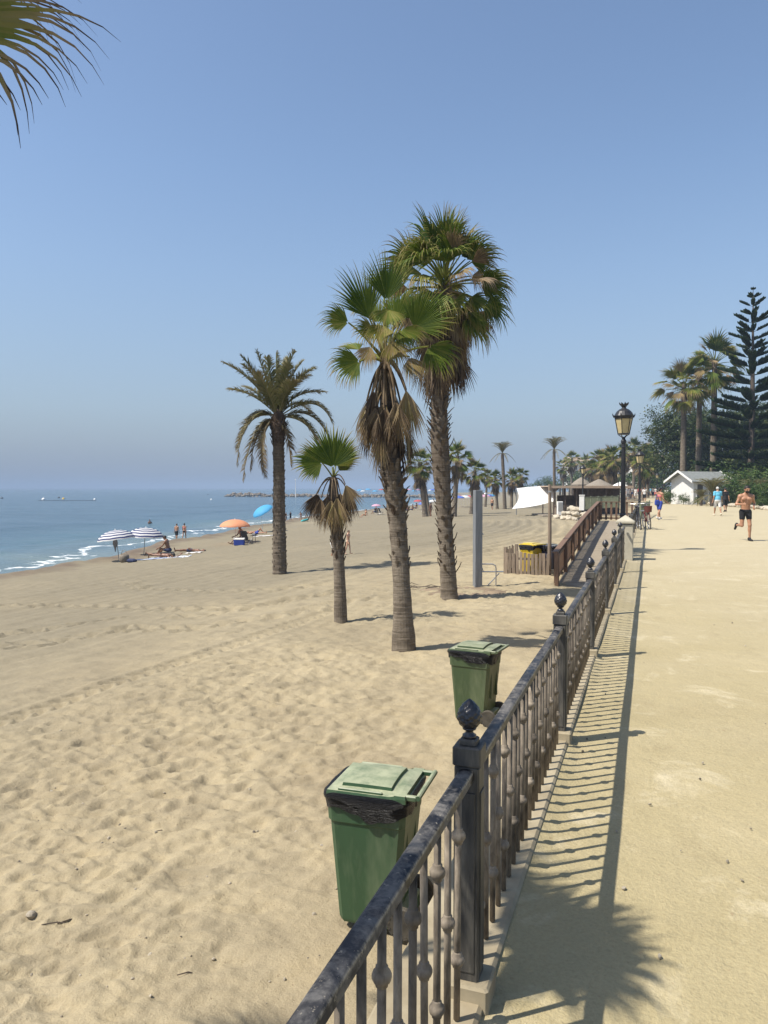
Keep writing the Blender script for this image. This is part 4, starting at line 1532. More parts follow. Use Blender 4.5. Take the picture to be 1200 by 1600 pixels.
# ------------------------------------------------------------------ tree line in the haze
FARB = [broad_mesh(100 + i, [((rb.uniform(-2.2, 2.2), rb.uniform(-2, 2), rb.uniform(2.2, 5.0)), (rb.uniform(1.2, 2.0),) * 3) for _ in range(9)], 150, .5, M['shrub']) for i in range(3)]
FART = stem_mesh(105, 3.2, .25, [(1.5, .5, 4.5), (-1.5, -.5, 4.5), (.4, 1.4, 5)])
far = [(826, 752, 230, 1.2), (842, 748, 240, 1.3), (858, 744, 250, 1.4), (875, 741, 240, 1.3), (890, 738, 230, 1.4), (905, 736, 220, 1.5), (922, 733, 215, 1.4), (940, 728, 205, 1.5), (960, 722, 200, 1.6), (985, 712, 190, 1.8), (1003, 715, 180, 1.6), (1020, 700, 170, 1.7), (1036, 705, 165, 1.6), (985, 735, 165, 1.1), (1012, 738, 160, 1.1), (950, 745, 170, 1.0), (928, 750, 175, .9)]
for i, (px, py, d, s) in enumerate(far):
    p = garden_p(px, d, -.3); h = (at_depth(px, py, d).z - p.z)
    sc_ = h / 6.3
    nm = ['leftmost hazy tree on the far skyline', 'second hazy tree from the left on the skyline', 'third hazy tree from the left on the skyline', 'hazy tree directly behind the sail date palm', 'hazy tree right of the sail date palm', 'hazy tree above the flat roofed beach bar',
          'hazy tree between bar roof and thatch', 'hazy tree behind the first seaward lamp', 'tree behind the thatched roof', 'tree directly behind the nearest lamp post', 'tree between the two nearest lamp posts', 'tall tree behind the second lamp post', 'tree beside the dark garden trees',
          'lower tree at the foot of the nearest lamp', 'lower tree behind the second lamp', 'lower tree right behind the thatch', 'lower tree at the left end of the thatch'][i]
    broad_tree('broadleaf_tree', p, FARB[i % 3], FART, nm, 'tree', 'hazy trees along the skyline', (sc_ * 1.15, sc_ * 1.15, sc_), i * 2.1)
fp = [(893, 716, 185), (915, 722, 190), (936, 716, 150), (950, 720, 160), (942, 728, 130), (957, 714, 120), (975, 706, 140), (990, 700, 150), (1012, 708, 130), (925, 730, 170), (1005, 722, 125), (880, 728, 200)]
for i, (px, py, d) in enumerate(fp):
    p = garden_p(px, d, -.2); h = at_depth(px, py, d).z - p.z
    lab = ['far palm standing over the bar roof', 'far palm left of the first seaward lamp', 'palm with brown skirt behind the thatch', 'palm behind the right end of the thatch', 'stout palm above the thatched roof', 'palm left of the nearest lamp post', 'palm just behind the nearest lamp post', 'palm right of the nearest lamp post', 'palm behind the second lamp post',
           'far palm low over the thatch', 'low palm between two lamp posts', 'far low palm above the bar'][i]
    wash_palm(p, h, lab, 20 + i, r=.3, scale=1.5 if i != 4 else 2.0, group='palms along the skyline', rough=0)
# ================================================================== STRUCTURES AND FURNITURE
# ------------------------------------------------------------------ timber ramp down to the sand
def ramp_z(y): return float(np.interp(y, [RAMP0, 32.5, RAMP1], [-1.10, -.40, .012]))


rp = thing('boardwalk_ramp', (0, 0, 0), 'grey plank ramp sloping from the promenade down to the sand', 'ramp')
b = MB(); y = RAMP0; i = 0
while y < RAMP1 - .1:
    z = ramp_z(y + .07)
    b.box((-1.68, y + .068, z - .02 + random.uniform(-.003, .003)), (1.66, .128, .04), rot=Matrix.Rotation(.06, 3, 'X'), tint=random.random())
    y += .14; i += 1
b.build('deck', M['deck_grey'], rp)
b = MB()
for x in (-2.45, -1.68, -.92):
    b.tube([(x, RAMP0 + .02, ramp_z(RAMP0) - .12), (x, 32.5, ramp_z(32.5) - .12), (x, RAMP1, -.11)], .06, 4)
b.build('joist', M['wood_brown'], rp)

rf = thing('ramp_fence', (0, 0, 0), 'red brown timber board fence running up beside the plank ramp', 'fence')
X0 = -2.56
b = MB(); y = RAMP0 + .1
while y < RAMP1 - .05:
    z = ramp_z(y)
    b.box((X0, y, z + .49), (.028, .074, .86), tint=random.random())
    y += .135
b.build('board', M['wood_brown'], rf)
b = MB()
pts = [(X0 + .03, RAMP0 - .06, ramp_z(RAMP0) + .97), (X0 + .03, 32.5, ramp_z(32.5) + .97), (X0 + .03, RAMP1 + .05, ramp_z(RAMP1) + .97)]
for a, c in zip(pts[:-1], pts[1:]):
    a = Vector(a); c = Vector(c); d = c - a
    b.box((a + c) / 2, (.16, d.length, .045), rot=Matrix.Rotation(math.atan2(d.z, d.y), 3, 'X'))
b.build('handrail', M['wood_brown'], rf)
b = MB()
for zz in (.18, .78):
    for a, c in (((X0 + .03, RAMP0, ramp_z(RAMP0) + zz), (X0 + .03, 32.5, ramp_z(32.5) + zz)), ((X0 + .03, 32.5, ramp_z(32.5) + zz), (X0 + .03, RAMP1, ramp_z(RAMP1) + zz))):
        a = Vector(a); c = Vector(c); d = c - a
        b.box((a + c) / 2, (.035, d.length, .09), rot=Matrix.Rotation(math.atan2(d.z, d.y), 3, 'X'))
b.build('cross_rail', M['wood_brown'], rf)
PM = MB().box((0, 0, .44), (.12, .12, 1.04), bev=.01).mesh('post', M['wood_brown'])
for y in np.linspace(RAMP0, RAMP1, 9):
    obj('post', PM, rf, (X0 + .075, y, ramp_z(y)))
er = thing('end_rail', (0, 0, 0), 'brown timber barred rail closing the upper end of the plank ramp', 'fence')
b = MB(); b.box((-1.66, RAMP1 + .15, .975), (1.85, .12, .045)); b.box((-1.66, RAMP1 + .15, .13), (1.85, .05, .08)); b.build('handrail', M['wood_brown'], er)
BM_ = MB().box((0, 0, .5), (.10, .05, .92)).mesh('bar', M['wood_brown'])
for x in np.linspace(-2.40, -.85, 7): obj('bar', BM_, er, (x, RAMP1 + .15, 0))

# ------------------------------------------------------------------ shower column, foot stand, pole
p = on_sand(746, 921); D = cam_depth(p)
sh = thing('beach_shower', p, 'tall square grey metal beach shower column', 'shower', rz=YAW + .25)
b = MB(); H = at_depth(746, 766, D).z - p.z
b.box((0, 0, H / 2 - .1), (.215, .20, H + .2), bev=.008); b.build('column', M['grey_metal'], sh)
b = MB(); b.tube([(.10, 0, H * .985 - .04), (.22, 0, H * .985 - .04)], .02, 8); b.lathe([(.03, .02), (.07, -.02), (.065, -.035)], (.23, 0, H - .09), 12); b.build('shower_head', M['steel'], sh)
b = MB(); b.tube([(.10, 0, 2.0), (.135, 0, 2.0)], .035, 10); b.build('push_button', M['steel'], sh)
b = MB(); b.tube([(.10, 0, 1.58), (.15, 0, 1.58), (.17, 0, 1.55)], .016, 8); b.build('tap', M['steel'], sh)
ft = thing('foot_wash_stand', p, 'bent steel tube stand attached beside the grey shower column', 'stand', rz=YAW)
b = MB()
b.tube([(.10, -.02, .72), (.42, -.02, .72), (.50, -.02, .68), (.52, -.02, .60), (.52, -.02, -.1)], .018, 8)
b.tube([(.12, .02, .50), (.70, .02, .50)], .018, 8); b.tube([(.16, .02, -.06), (.24, .02, .05), (.62, .02, .46)], .016, 8)
b.tube([(.10, 0, .70), (.16, 0, .52)], .014, 6)
b.build('tube_frame', M['steel'], ft)
b = MB(); b.box((.66, .02, .505), (.16, .14, .03), bev=.008); b.build('foot_rest', M['grey_metal'], ft)
M['wet_soil'] = mat_noisy('damp_soil', (.13, .095, .06), (.26, .195, .125), 2.2, .9, .6, .02)
pp = on_sand(728, 930)
b = MB(); n = 40; vs = [(0, 0, .05)]
rr = random.Random(4)
for ring_ in (0.55, 1.0):
    for q in range(n):
        a = 2 * math.pi * q / n; w = (1 + .12 * math.sin(3 * a + 1) + .08 * math.sin(7 * a)) * ring_
        o = RGT * (1.35 * w * math.cos(a)) + FWD * (1.25 * w * math.sin(a))
        gx, gy = pp.x + o.x, pp.y + o.y
        vs.append((o.x, o.y, seat_z(gx, gy) - pp.z + (.035 if ring_ < 1 else -.03)))
fs = [(0, 1 + q, 1 + (q + 1) % n) for q in range(n)] + [(1 + q, 1 + n + q, 1 + n + (q + 1) % n, 1 + (q + 1) % n) for q in range(n)]
b.add(vs, fs); o = b.build('damp_sand_patch', M['wet_soil'], loc=pp, smooth=True); o['kind'] = 'structure'

p = on_sand(858, 903)
pl = thing('wooden_pole', p, 'slim weathered wooden pole at the foot of the ramp fence', 'pole')
b = MB(); hh = at_depth(858, 757, cam_depth(p)).z - p.z
b.tube([(0, 0, -.3), (.01, 0, hh * .5), (0, 0, hh)], [.065, .058, .05], 12); b.build('shaft', M['wood_grey'], pl)
b = MB(); b.tube([(0, 0, hh - .25), (0, 0, hh - .2)], .056, 12); b.build('band', M['steel'], pl)

# ------------------------------------------------------------------ picket pen with the yellow bin
pa = on_sand(791, 901); pb = on_sand(856, 904); dv = (pb - pa); Lp = dv.length; az = math.atan2(dv.y, dv.x)
pk = thing('picket_fence', pa, 'low weathered picket fence around the yellow lidded bin', 'fence', rz=az)
rr = random.Random(8)
for i in range(12):
    x = Lp * i / 11; hgt = .80 + rr.uniform(-.04, .05)
    b = MB(); b.box((0, 0, hgt / 2 - .05), (.092, .024, hgt + .1), rot=Matrix.Rotation(rr.uniform(-.03, .03), 3, 'Y'))
    o = b.build('picket', M['wood_grey'], pk, loc=(x, -.03, 0))
for i in range(7):
    b = MB(); hgt = .80 + rr.uniform(-.05, .25); b.box((0, 0, hgt / 2 - .05), (.024, .092, hgt + .1)); b.build('picket', M['wood_grey'], pk, loc=(-.05, .12 + i * .21, 0))
b = MB(); b.box((Lp / 2, 0, .60), (Lp + .1, .035, .07)); b.box((Lp / 2, 0, .16), (Lp + .1, .035, .07)); b.build('rail', M['wood_grey'], pk)
b = MB(); b.box((-.02, .75, .60), (.035, 1.5, .07)); b.box((-.02, .75, .16), (.035, 1.5, .07)); b.build('rail', M['wood_grey'], pk)
b = MB(); b.box((-.04, .03, .46), (.09, .09, 1.0)); b.build('post', M['wood_grey'], pk)
b = MB(); b.box((.32, .04, .50), (.09, .09, 1.12)); b.build('post', M['wood_grey'], pk)
M['bin3'] = hdpe('bin_yellow', (.62, .43, .015), .55)
M['bin4'] = hdpe('bin_navy', (.035, .040, .085), .45)
off = Vector((-math.sin(az), math.cos(az), 0))
q = pa + dv * .53 + off * .62
t = make_bin('wheelie_bin', (q.x, q.y, gz(q.x, q.y) + .02), R_(-30), M['bin3'], 'bright yellow wheelie bin inside the picket fence', 3); t.scale = (1.12, 1.12, 1.1)
q = pa + dv * .92 + off * .85
t = make_bin('wheelie_bin', (q.x, q.y, gz(q.x, q.y) + .02), R_(-20), M['bin4'], 'dark blue lidded wheelie bin behind the pickets next to the wooden pole', 4); t.scale = (1.12, 1.12, 1.06)


# ------------------------------------------------------------------ rocks
def rock_mesh(seed, mat, n=(10, 7)):
    rnd = random.Random(seed); b = MB(); vs = []
    pl_ = [(Vector((rnd.gauss(0, 1), rnd.gauss(0, 1), rnd.gauss(0, 1))).normalized(), rnd.uniform(.62, .9)) for _ in range(9)]
    for i in range(n[1] + 1):
        th = math.pi * i / n[1]
        for j in range(n[0]):
            ph = 2 * math.pi * j / n[0]
            v = Vector((math.sin(th) * math.cos(ph), math.sin(th) * math.sin(ph), math.cos(th)))
            r = 1.0
            for pn, pd in pl_:
                k_ = v.dot(pn)
                if k_ > 0: r = min(r, pd / k_)
            vs.append((v.x * r, v.y * r * .85, v.z * r * .65))
    fs = []
    for i in range(n[1]):
        for j in range(n[0]):
            a = i * n[0] + j; c = i * n[0] + (j + 1) % n[0]; fs.append((a, a + n[0], c + n[0], c))
    b.add(vs, fs); return b.mesh('rock', mat)


M['pale_rock'] = mat_noisy('pale_rock', (.33, .285, .21), (.50, .44, .34), 3, .9, .6, .03, rand=.18)
M['dark_rock'] = mat_noisy('dark_rock', (.10, .085, .065), (.24, .205, .16), .5, .9, .6, .1)
ROCKS = [rock_mesh(200 + i, M['pale_rock']) for i in range(6)]
rr = random.Random(21)
# heap beside the upper ramp
ctr = on_sand(897, 812)
for i in range(46):
    lvl = 0 if i < 26 else (1 if i < 38 else 2)
    rx = (2.3, 1.5, .8)[lvl]
    a = rr.random() * 6.283; r = rr.random() ** .6
    o = RGT * (math.cos(a) * r * rx * .55) + FWD * (math.sin(a) * r * rx * 1.9)
    x, y = ctr.x + o.x, ctr.y + o.y
    s = rr.uniform(.26, .46)
    k_ = obj('rock', ROCKS[i % 6], None, (x, y, gz(x, y) + .14 + lvl * .40)); k_.scale = (s * rr.uniform(.8, 1.4), s, s * rr.uniform(.8, 1.2)); k_.rotation_euler = (rr.uniform(-.5, .5), rr.uniform(-.5, .5), rr.random() * 6)
    tag(k_, 'pale angular rock in the heap beside the ramp fence', 'rock', 'pale rocks heaped by the ramp')
# border stones of the garden
BY = [(9.6, 50), (9.25, 61), (7.6, 72), (6.2, 80), (5.0, 88), (4.6, 100), (4.4, 130), (4.2, 330)]
Lc = 0; i = 0
for (x0, y0), (x1, y1) in zip(BY[:4], BY[1:5]):
    L = math.hypot(x1 - x0, y1 - y0); n = int(L / .62)
    for j in range(n):
        u = (j + rr.random() * .4) / n; s = rr.uniform(.22, .38)
        k_ = obj('border_stone', ROCKS[rr.randrange(6)], None, (x0 + (x1 - x0) * u, y0 + (y1 - y0) * u, .12)); k_.scale = (s, s * rr.uniform(.9, 1.5), s * rr.uniform(.8, 1.1)); k_.rotation_euler = (rr.uniform(-.3, .3), rr.uniform(-.3, .3), rr.random() * 6)
        tag(k_, 'pale stone in the row edging the garden beside the promenade', 'stone', 'stones edging the garden')
M['garden'] = mat_noisy('garden_ground', (.045, .05, .018), (.12, .10, .05), .8, .95, .8, .05)
b = MB(); vs = [(x, y, .075) for x, y in BY] + [(160, y, .075) for x, y in BY]
n = len(BY); b.add(vs, [(k_, k_ + n, k_ + n + 1, k_ + 1) for k_ in range(n - 1)])
tag(b.build('garden_ground', M['garden']), kind='structure')

# ------------------------------------------------------------------ railings beyond the pillar
def plain_railing(name, x0, y0, x1, y1, z, h, label, mat_r, mat_b, step=.13, post_every=2.72, cat='railing', br=.0105):
    d = Vector((x1 - x0, y1 - y0, 0)); L = d.length
    t = thing(name, (x0, y0, z), label, cat, rz=math.atan2(-d.x, d.y))
    b = MB(); b.box((0, L / 2, h - .025), (.062, L, .05), bev=.012); b.build('handrail', mat_r, t)
    b = MB(); n = int(L / step)
    for j in range(n): b.tube([(0, (j + .5) * L / n, .04), (0, (j + .5) * L / n, h - .05)], br, 6, cap=False)
    o = b.build('balusters', mat_b, t, smooth=True); o['kind'] = 'stuff'
    n = max(1, round(L / post_every))
    for j in range(n + 1): obj('post', MB().box((0, 0, (h + .06) / 2), (.09, .09, h + .06), bev=.006).mesh('post', mat_r), t, (0, L * j / n, 0))
    return t


plain_railing('railing', FX, 19.25, FX, 35.6, 0, .81, 'black iron railing beyond the pillar with bicycles leaning on it', M['post'], M['bar'])
M['green_grey'] = mat_noisy('green_grey_paint', (.13, .15, .09), (.22, .235, .15), 4, .6, .2, .004)
plain_railing('railing', FX + .1, 42.4, FX + .55, 50.5, 0, .86, 'short green grey railing past the bicycles with a square end post', M['green_grey'], M['green_grey'], .11, 2.7)
a = on_level(911, 797, -.25); c = on_level(966, 793, -.25)
plain_railing('bar_fence', c.x, c.y, a.x, a.y, -.25, 1.15, 'pale green metal bar fence between the ramp and the beach bar', M['green_grey'], M['green_grey'], .14, 2.2, 'fence', .018)
t = thing('fence_pillar', (a.x - .1, a.y, -.25), 'white square pillar at the seaward end of the pale green bar fence', 'pillar'); t['kind'] = 'thing'
b = MB(); b.box((0, 0, .62), (.42, .42, 1.3), bev=.02); b.build('shaft', M['white_paint'], t)
b = MB(); b.box((0, 0, 1.30), (.50, .50, .07), bev=.02); b.build('cap', M['white_paint'], t)

# ------------------------------------------------------------------ street lamps
M['lamp_glass'], nt, bs = new_mat('lamp_glass')
bs.inputs['Base Color'].default_value = (.62, .50, .26, 1); bs.inputs['Roughness'].default_value = .35
bs.inputs['Transmission Weight'].default_value = .25
c_ = ramp(nt, noise(nt, 6, 4), [(.3, (.50, .40, .20)), (.7, (.66, .55, .30))]); nt.links.new(c_, bs.inputs['Base Color'])


def make_lamp(loc, H, label, rz=0.0):
    t = thing('street_lamp', loc, label, 'street lamp', 'lantern street lamps', rz)
    zl = H - .86                                   # underside of the lantern
    b = MB()
    b.lathe([(.17, -.05), (.17, .10), (.15, .14), (.12, .20), (.115, .55), (.13, .58), (.13, .62), (.085, .70), (.075, .95), (.09, .98), (.07, 1.03), (.062, 1.3), (.052, zl - .36), (.066, zl - .35), (.066, zl - .32), (.054, zl - .31), (.054, zl - .24), (.072, zl - .22), (.072, zl - .16), (.05, zl - .13), (.03, zl - .06)], n=16)
    for q in range(8):
        a = 2 * math.pi * q / 8
        b.tube([(.058 * math.cos(a), .058 * math.sin(a), 1.3), (.050 * math.cos(a), .050 * math.sin(a), zl - .38)], .008, 5, cap=False)
    b.build('shaft', M['black_iron'], t, smooth=False)
    ln = MB()
    for q in range(4):
        a = 2 * math.pi * (q + .5) / 4; o = Vector((math.cos(a), math.sin(a), 0))
        ln.tube([o * .03 + Vector((0, 0, zl - .10)), o * .07 + Vector((0, 0, zl - .05)), o * .15 + Vector((0, 0, zl - .005))], .011, 5)
    ln.lathe([(.150, 0), (.168, .005), (.168, .03), (.150, .035)], (0, 0, zl), 6)
    ln.lathe([(.222, 0), (.245, .01), (.255, .05), (.262, .09), (.24, .10)], (0, 0, zl + .415), 6)
    for q in range(6):
        a = 2 * math.pi * q / 6; o = Vector((math.cos(a), math.sin(a), 0))
        ln.tube([o * .155 + Vector((0, 0, zl + .03)), o * .232 + Vector((0, 0, zl + .43))], .011, 5)
        ln.tube([o * .255 + Vector((0, 0, zl + .46)), o * .295 + Vector((0, 0, zl + .53)), o * .30 + Vector((0, 0, zl + .57))], [.024, .016, .004], 5)
    lan = ln.build('lantern', M['black_iron'], t)
    g = MB()
    g.lathe([(.144, .032), (.222, .42)], (0, 0, zl), 6); g.build('glass', M['lamp_glass'], lan)
    rf_ = MB()
    rf_.lathe([(.262, .50), (.235, .545), (.19, .62), (.125, .675), (.07, .70), (.055, .72), (.055, .74), (.075, .75), (.085, .80), (.09, .815)], (0, 0, zl), 18)
    for q in range(8):
        a = 2 * math.pi * q / 8; o = Vector((math.cos(a), math.sin(a), 0))
        rf_.tube([o * .08 + Vector((0, 0, zl + .79)), o * .115 + Vector((0, 0, zl + .835)), o * .125 + Vector((0, 0, zl + .865))], [.022, .018, .004], 5)
    rf_.build('roof', M['black_iron'], lan, smooth=False)
    return t


D = 20.4
pt = at_depth(975, 629, D)
LAMP = make_lamp((pt.x, pt.y, -.0), pt.z, 'nearest black lantern street lamp behind the cream pillar', .3)
for (px, py, D, lab) in ((1000, 701, 43.5, 'second black lantern lamp above the bicycles'), (911, 725, 70, 'small lantern lamp on the seaward side by the bar roof'), (967, 736, 96, 'far lantern lamp just left of the nearest lamp shaft'), (1027, 738, 103, 'far lantern lamp left of the white hut gable')):
    pt = at_depth(px, py, D); zb = 0 if px > 950 else -.35
    dup(LAMP, (pt.x, pt.y, zb), D * .1, lab).scale = ((pt.z - zb) / (LAMP.location.z + at_depth(975, 629, 20.4).z),) * 3

# ------------------------------------------------------------------ bicycles
M['bike_red'] = mat_plain('red_frame', (.12, .018, .016), .4)
M['bike_black'] = mat_plain('dark_frame', (.03, .03, .035), .4)
M['wicker'] = mat_noisy('basket', (.10, .03, .022), (.17, .055, .04), 30, .8, .6, .01)


def make_bike(loc, rz, lean, fm, label, basket):
    t = thing('bicycle', loc, label, 'bicycle', 'bicycles leaning on the railing', rz)
    t.rotation_euler = (0, lean, rz)
    Y0, Y1, R0 = -.52, .52, .335
    for yy in (Y0, Y1):
        w = MB()
        for q in range(16):
            a = math.pi * q / 8; w.tube([(0, yy, R0), (0, yy + .30 * math.cos(a), R0 + .30 * math.sin(a))], .0025, 4, cap=False)
        w.lathe([(.0, -.035), (.022, -.035), (.022, .035), (.0, .035)], (0, yy, R0), 10, rot=Matrix.Rotation(math.pi / 2, 3, 'Y'))
        wo = w.build('wheel', M['steel'], t)
        for nm, rr_, th, mt in (('tyre', .325, .021, M['black_plastic']), ('rim', .300, .012, M['steel'])):
            r_ = MB(); N = 28; vs = []; K = 6
            for q in range(N):
                a = 2 * math.pi * q / N; o = Vector((0, math.cos(a), math.sin(a)))
                for k_ in range(K):
                    e = 2 * math.pi * k_ / K; vs.append(Vector((0, yy, R0)) + o * (rr_ + th * math.cos(e)) + Vector((th * math.sin(e), 0, 0)))
            r_.add(vs, [(q * K + k_, q * K + (k_ + 1) % K, ((q + 1) % N) * K + (k_ + 1) % K, ((q + 1) % N) * K + k_) for q in range(N) for k_ in range(K)])
            r_.build(nm, mt, wo, smooth=True)
    f = MB()
    st, hd, bb = Vector((0, .18, .84)), Vector((0, -.36, .86)), Vector((0, .06, .30))
    for a, c, r_ in ((bb, st, .016), (bb, (0, -.38, .70), .017), (st - Vector((0, 0, .08)), hd - Vector((0, 0, .04)), .015), (bb, (0, Y1, R0), .011), (st - Vector((0, 0, .1)), (0, Y1, R0), .009), ((0, -.34, .98), (0, -.395, .62), .019)):
        f.tube([a, c], r_, 7)
    for sx in (-.05, .05): f.tube([(0, -.395, .63), (sx, -.40, .58), (sx, Y0, R0)], .011, 6)
    for yy in (Y0, Y1):
        f.tube([(0, yy + .37 * math.cos(a), R0 + .37 * math.sin(a)) for a in np.linspace(.3, 2.7, 9)], .014, 5)
    f.build('frame', fm, t)
    s = MB(); s.box((0, .22, .93), (.17, .27, .06), bev=.028, taper=(.9, .9)); s.tube([(0, .18, .82), (0, .19, .92)], .013, 6); s.build('saddle', M['black_plastic'], t)
    h = MB(); h.tube([(0, -.34, .95), (0, -.335, 1.06)], .013, 6); h.tube([(-.30, -.18, 1.08), (-.25, -.27, 1.09), (-.08, -.34, 1.07), (.08, -.34, 1.07), (.25, -.27, 1.09), (.30, -.18, 1.08)], .012, 7); h.build('handlebar', M['steel'], t)
    pd = MB(); pd.lathe([(.0, -.01), (.095, -.01), (.095, .01), (0, .01)], (.05, .06, .30), 16, rot=Matrix.Rotation(math.pi / 2, 3, 'Y')); pd.tube([(.07, .06, .30), (.08, .0, .16)], .01, 5); pd.tube([(-.07, .06, .30), (-.08, .12, .44)], .01, 5); pd.box((.12, 0, .155), (.09, .09, .02)); pd.box((-.12, .12, .445), (.09, .09, .02)); pd.build('crank', M['black_iron'], t)
    if basket:
        k_ = MB(); k_.lathe([(.13, .72), (.17, .96), (.175, .965), (.165, .955), (.125, .73)], (0, -.60, 0), 14); k_.lathe([(.0, .722), (.128, .722)], (0, -.60, 0), 14); k_.build('basket', M['wicker'], t)
        k_ = MB(); k_.box((0, .62, .74), (.16, .40, .02)); k_.build('rack', M['steel'], t)
    return t


make_bike((FX + .17, 33.0, 0), .12, -.12, M['bike_black'], 'dark bicycle leaning on the black railing, with light handlebar', False)
make_bike((FX + .47, 33.4, 0), .20, -.10, M['bike_red'], 'red bicycle with a reddish basket standing outside the dark one', True)

# ------------------------------------------------------------------ white hut in the garden
M['shingle'] = mat_noisy('grey_shingle', (.14, .15, .14), (.24, .25, .235), 3, .85, .5, .02, stretch=(1, 1, 4))
M['dark_inside'] = mat_plain('shaded_door', (.10, .09, .08), .7)
hc = garden_p(1063, 78, .05)
hut = thing('white_hut', hc, 'small white wooden hut with a grey gabled roof among the garden plants', 'hut', rz=YAW + .42)
GW, HL, EH, AP = 3.0, 5.2, 2.45, 3.3
b = MB()
b.prism([(.25, -GW / 2, -.3), (.25, GW / 2, -.3), (.25, GW / 2, EH), (.25, 0, AP - .08), (.25, -GW / 2, EH)], (HL - .5, 0, 0))
for q in range(16): b.box((.242, -GW / 2 + GW * (q + .5) / 16, 1.15), (.02, .012, 2.5))
b.build('wall', M['white_paint'], hut)
b = MB()
for sg in (-1, 1):
    e0 = Vector((-.35, sg * (GW / 2 + .38), EH - .22)); r0 = Vector((-.35, 0, AP)); n_ = Vector((0, sg * .5, .85)).normalized() * .07
    b.prism([e0, r0, r0 + n_, e0 + n_], (HL + .7, 0, 0))
b.build('roof', M['shingle'], hut)
for xx in (-.40, HL + .36):
    b = MB()
    for sg in (-1, 1):
        e0 = Vector((xx, sg * (GW / 2 + .42), EH - .26)); r0 = Vector((xx, 0, AP + .01)); up = Vector((0, 0, .17))
        b.prism([e0 - up * .3, r0 - up * .3, r0 + up, e0 + up], (.06, 0, 0))
    b.build('fascia', M['white_paint'], hut)
b = MB(); b.box((1.1, -GW / 2 - .012, 1.0), (.8, .06, 2.0)); dr_ = b.build('door', M['dark_inside'], hut)
b = MB()
for xx in (.66, 1.54): b.box((xx, -GW / 2 - .03, 1.02), (.10, .08, 2.08))
b.box((1.1, -GW / 2 - .03, 2.09), (.98, .08, .10)); b.build('frame', M['white_paint'], dr_)
for xx in (2.05, 4.9):
    b = MB(); b.box((xx, -GW / 2 - .32, 1.12), (.16, .16, 2.24)); b.build('porch_post', M['white_paint'], hut)

# ------------------------------------------------------------------ sail awning and beach bar
M['canvas'] = mat_plain('white_canvas', (.70, .69, .655), .8, .1, var=.04, scale=2)
M['thatch'] = mat_noisy('thatch', (.18, .15, .115), (.30, .26, .205), 5, .95, .9, .06, stretch=(4, 4, 1))
M['bar_roof'] = mat_noisy('bar_roof', (.30, .22, .15), (.44, .34, .25), 2, .9, .4, .02)
M['bar_wood'] = mat_noisy('bar_wood', (.05, .035, .025), (.12, .085, .06), 4, .8, .4, .01)
D = 84.0
aw = thing('sail_awning', (0, 0, 0), 'white canvas sail awning slung between poles before the beach bar', 'awning')
tl = at_depth(807, 763, D); tr = at_depth(879, 760, D + 1); br_ = at_depth(866, 783, D - 3); bl = at_depth(800, 795, D - 4)
bl.z = max(bl.z, gz(bl.x, bl.y) + .1)
N = 18; b = MB(); vs = []
for i in range(N + 1):
    u = i / N
    for j in range(N + 1):
        v = j / N
        p = (tl * (1 - u) + tr * u) * (1 - v) + (bl * (1 - u) + br_ * u) * v
        pin = math.sin(math.pi * u) * .25 * (v - .5) * 2 * -1
        p = p + Vector((0, 0, -.38 * math.sin(math.pi * u) * math.sin(math.pi * v) + .5 * pin)) + RGT * (.45 * math.sin(math.pi * v) * (1 - 2 * u)) - FWD * (.03 * math.sin(9 * u + 4 * v))
        vs.append(p)
b.add(vs, [(i * (N + 1) + j, (i + 1) * (N + 1) + j, (i + 1) * (N + 1) + j + 1, i * (N + 1) + j + 1) for i in range(N) for j in range(N)])
b.build('canvas', M['canvas'], aw, smooth=True)
for c in (tl, tr):
    b = MB(); g0 = gz(c.x, c.y); b.tube([(c.x, c.y, g0 - .2), (c.x, c.y, c.z + .1)], .05, 8); b.build('pole', M['grey_metal'], aw)

bar = thing('beach_bar', (0, 0, 0), 'open timber beach bar with a flat tan roof behind the white sail', 'beach bar')
c0 = at_depth(868, 800, 80); c0.z = gz(c0.x, c0.y); bx = RGT; by = FWD
def BP(u, v, z): return c0 + RGT * u + FWD * v + Vector((0, 0, z))
rz_ = Matrix.Rotation(YAW, 3, 'Z')
zroof = at_depth(890, 759, 80).z - c0.z
b = MB(); b.box(BP(3.6, 2.5, zroof - .06), (8.6, 6.6, .12), rot=rz_); b.box(BP(3.6, -.82, zroof - .14), (8.7, .06, .24), rot=rz_); b.build('roof', M['bar_roof'], bar)
for u in (-.3, .9, 2.1, 3.3, 5.2, 7.2):
    for v in (-.5, 5.0):
        b = MB(); b.tube([BP(u, v, -.3), BP(u, v, zroof - .12)], .065, 8); b.build('post', M['bar_wood'], bar)
b = MB(); b.box(BP(2.2, 3.2, 1.0), (2.6, .12, 2.2), rot=rz_); b.box(BP(5.2, 3.0, zroof / 2), (5.0, .1, zroof - .2), rot=rz_); b.build('wall', M['bar_wood'], bar)
b = MB(); b.box(BP(1.0, .6, .5), (1.8, .6, 1.05), rot=rz_); b.box(BP(1.0, .55, 1.05), (2.0, .8, .06), rot=rz_); b.build('counter', M['wood_grey'], bar)
b = MB(); b.box(BP(3.0, 1.0, .02), (9.5, 6, .12), rot=rz_); b.build('terrace', M['deck_grey'], bar)
b = MB()
for u in (-.3, 1.5, 3.3): b.tube([BP(u, -.6, .9), BP(u + 1.8, -.6, .9)], .03, 6)
b.build('terrace_rail', M['bar_wood'], bar)
# white menu board and freezer in front of the bar
t = thing('freezer', BP(.15, -1.3, 0), 'white upright freezer standing at the left end of the bar', 'freezer', rz=YAW)
b = MB(); b.box((0, 0, .75), (.55, .5, 1.5), bev=.03); b.build('cabinet', M['white_paint'], t); b = MB(); b.box((0, -.262, .95), (.44, .02, .9), bev=.01); b.build('door', M['steel'], t)


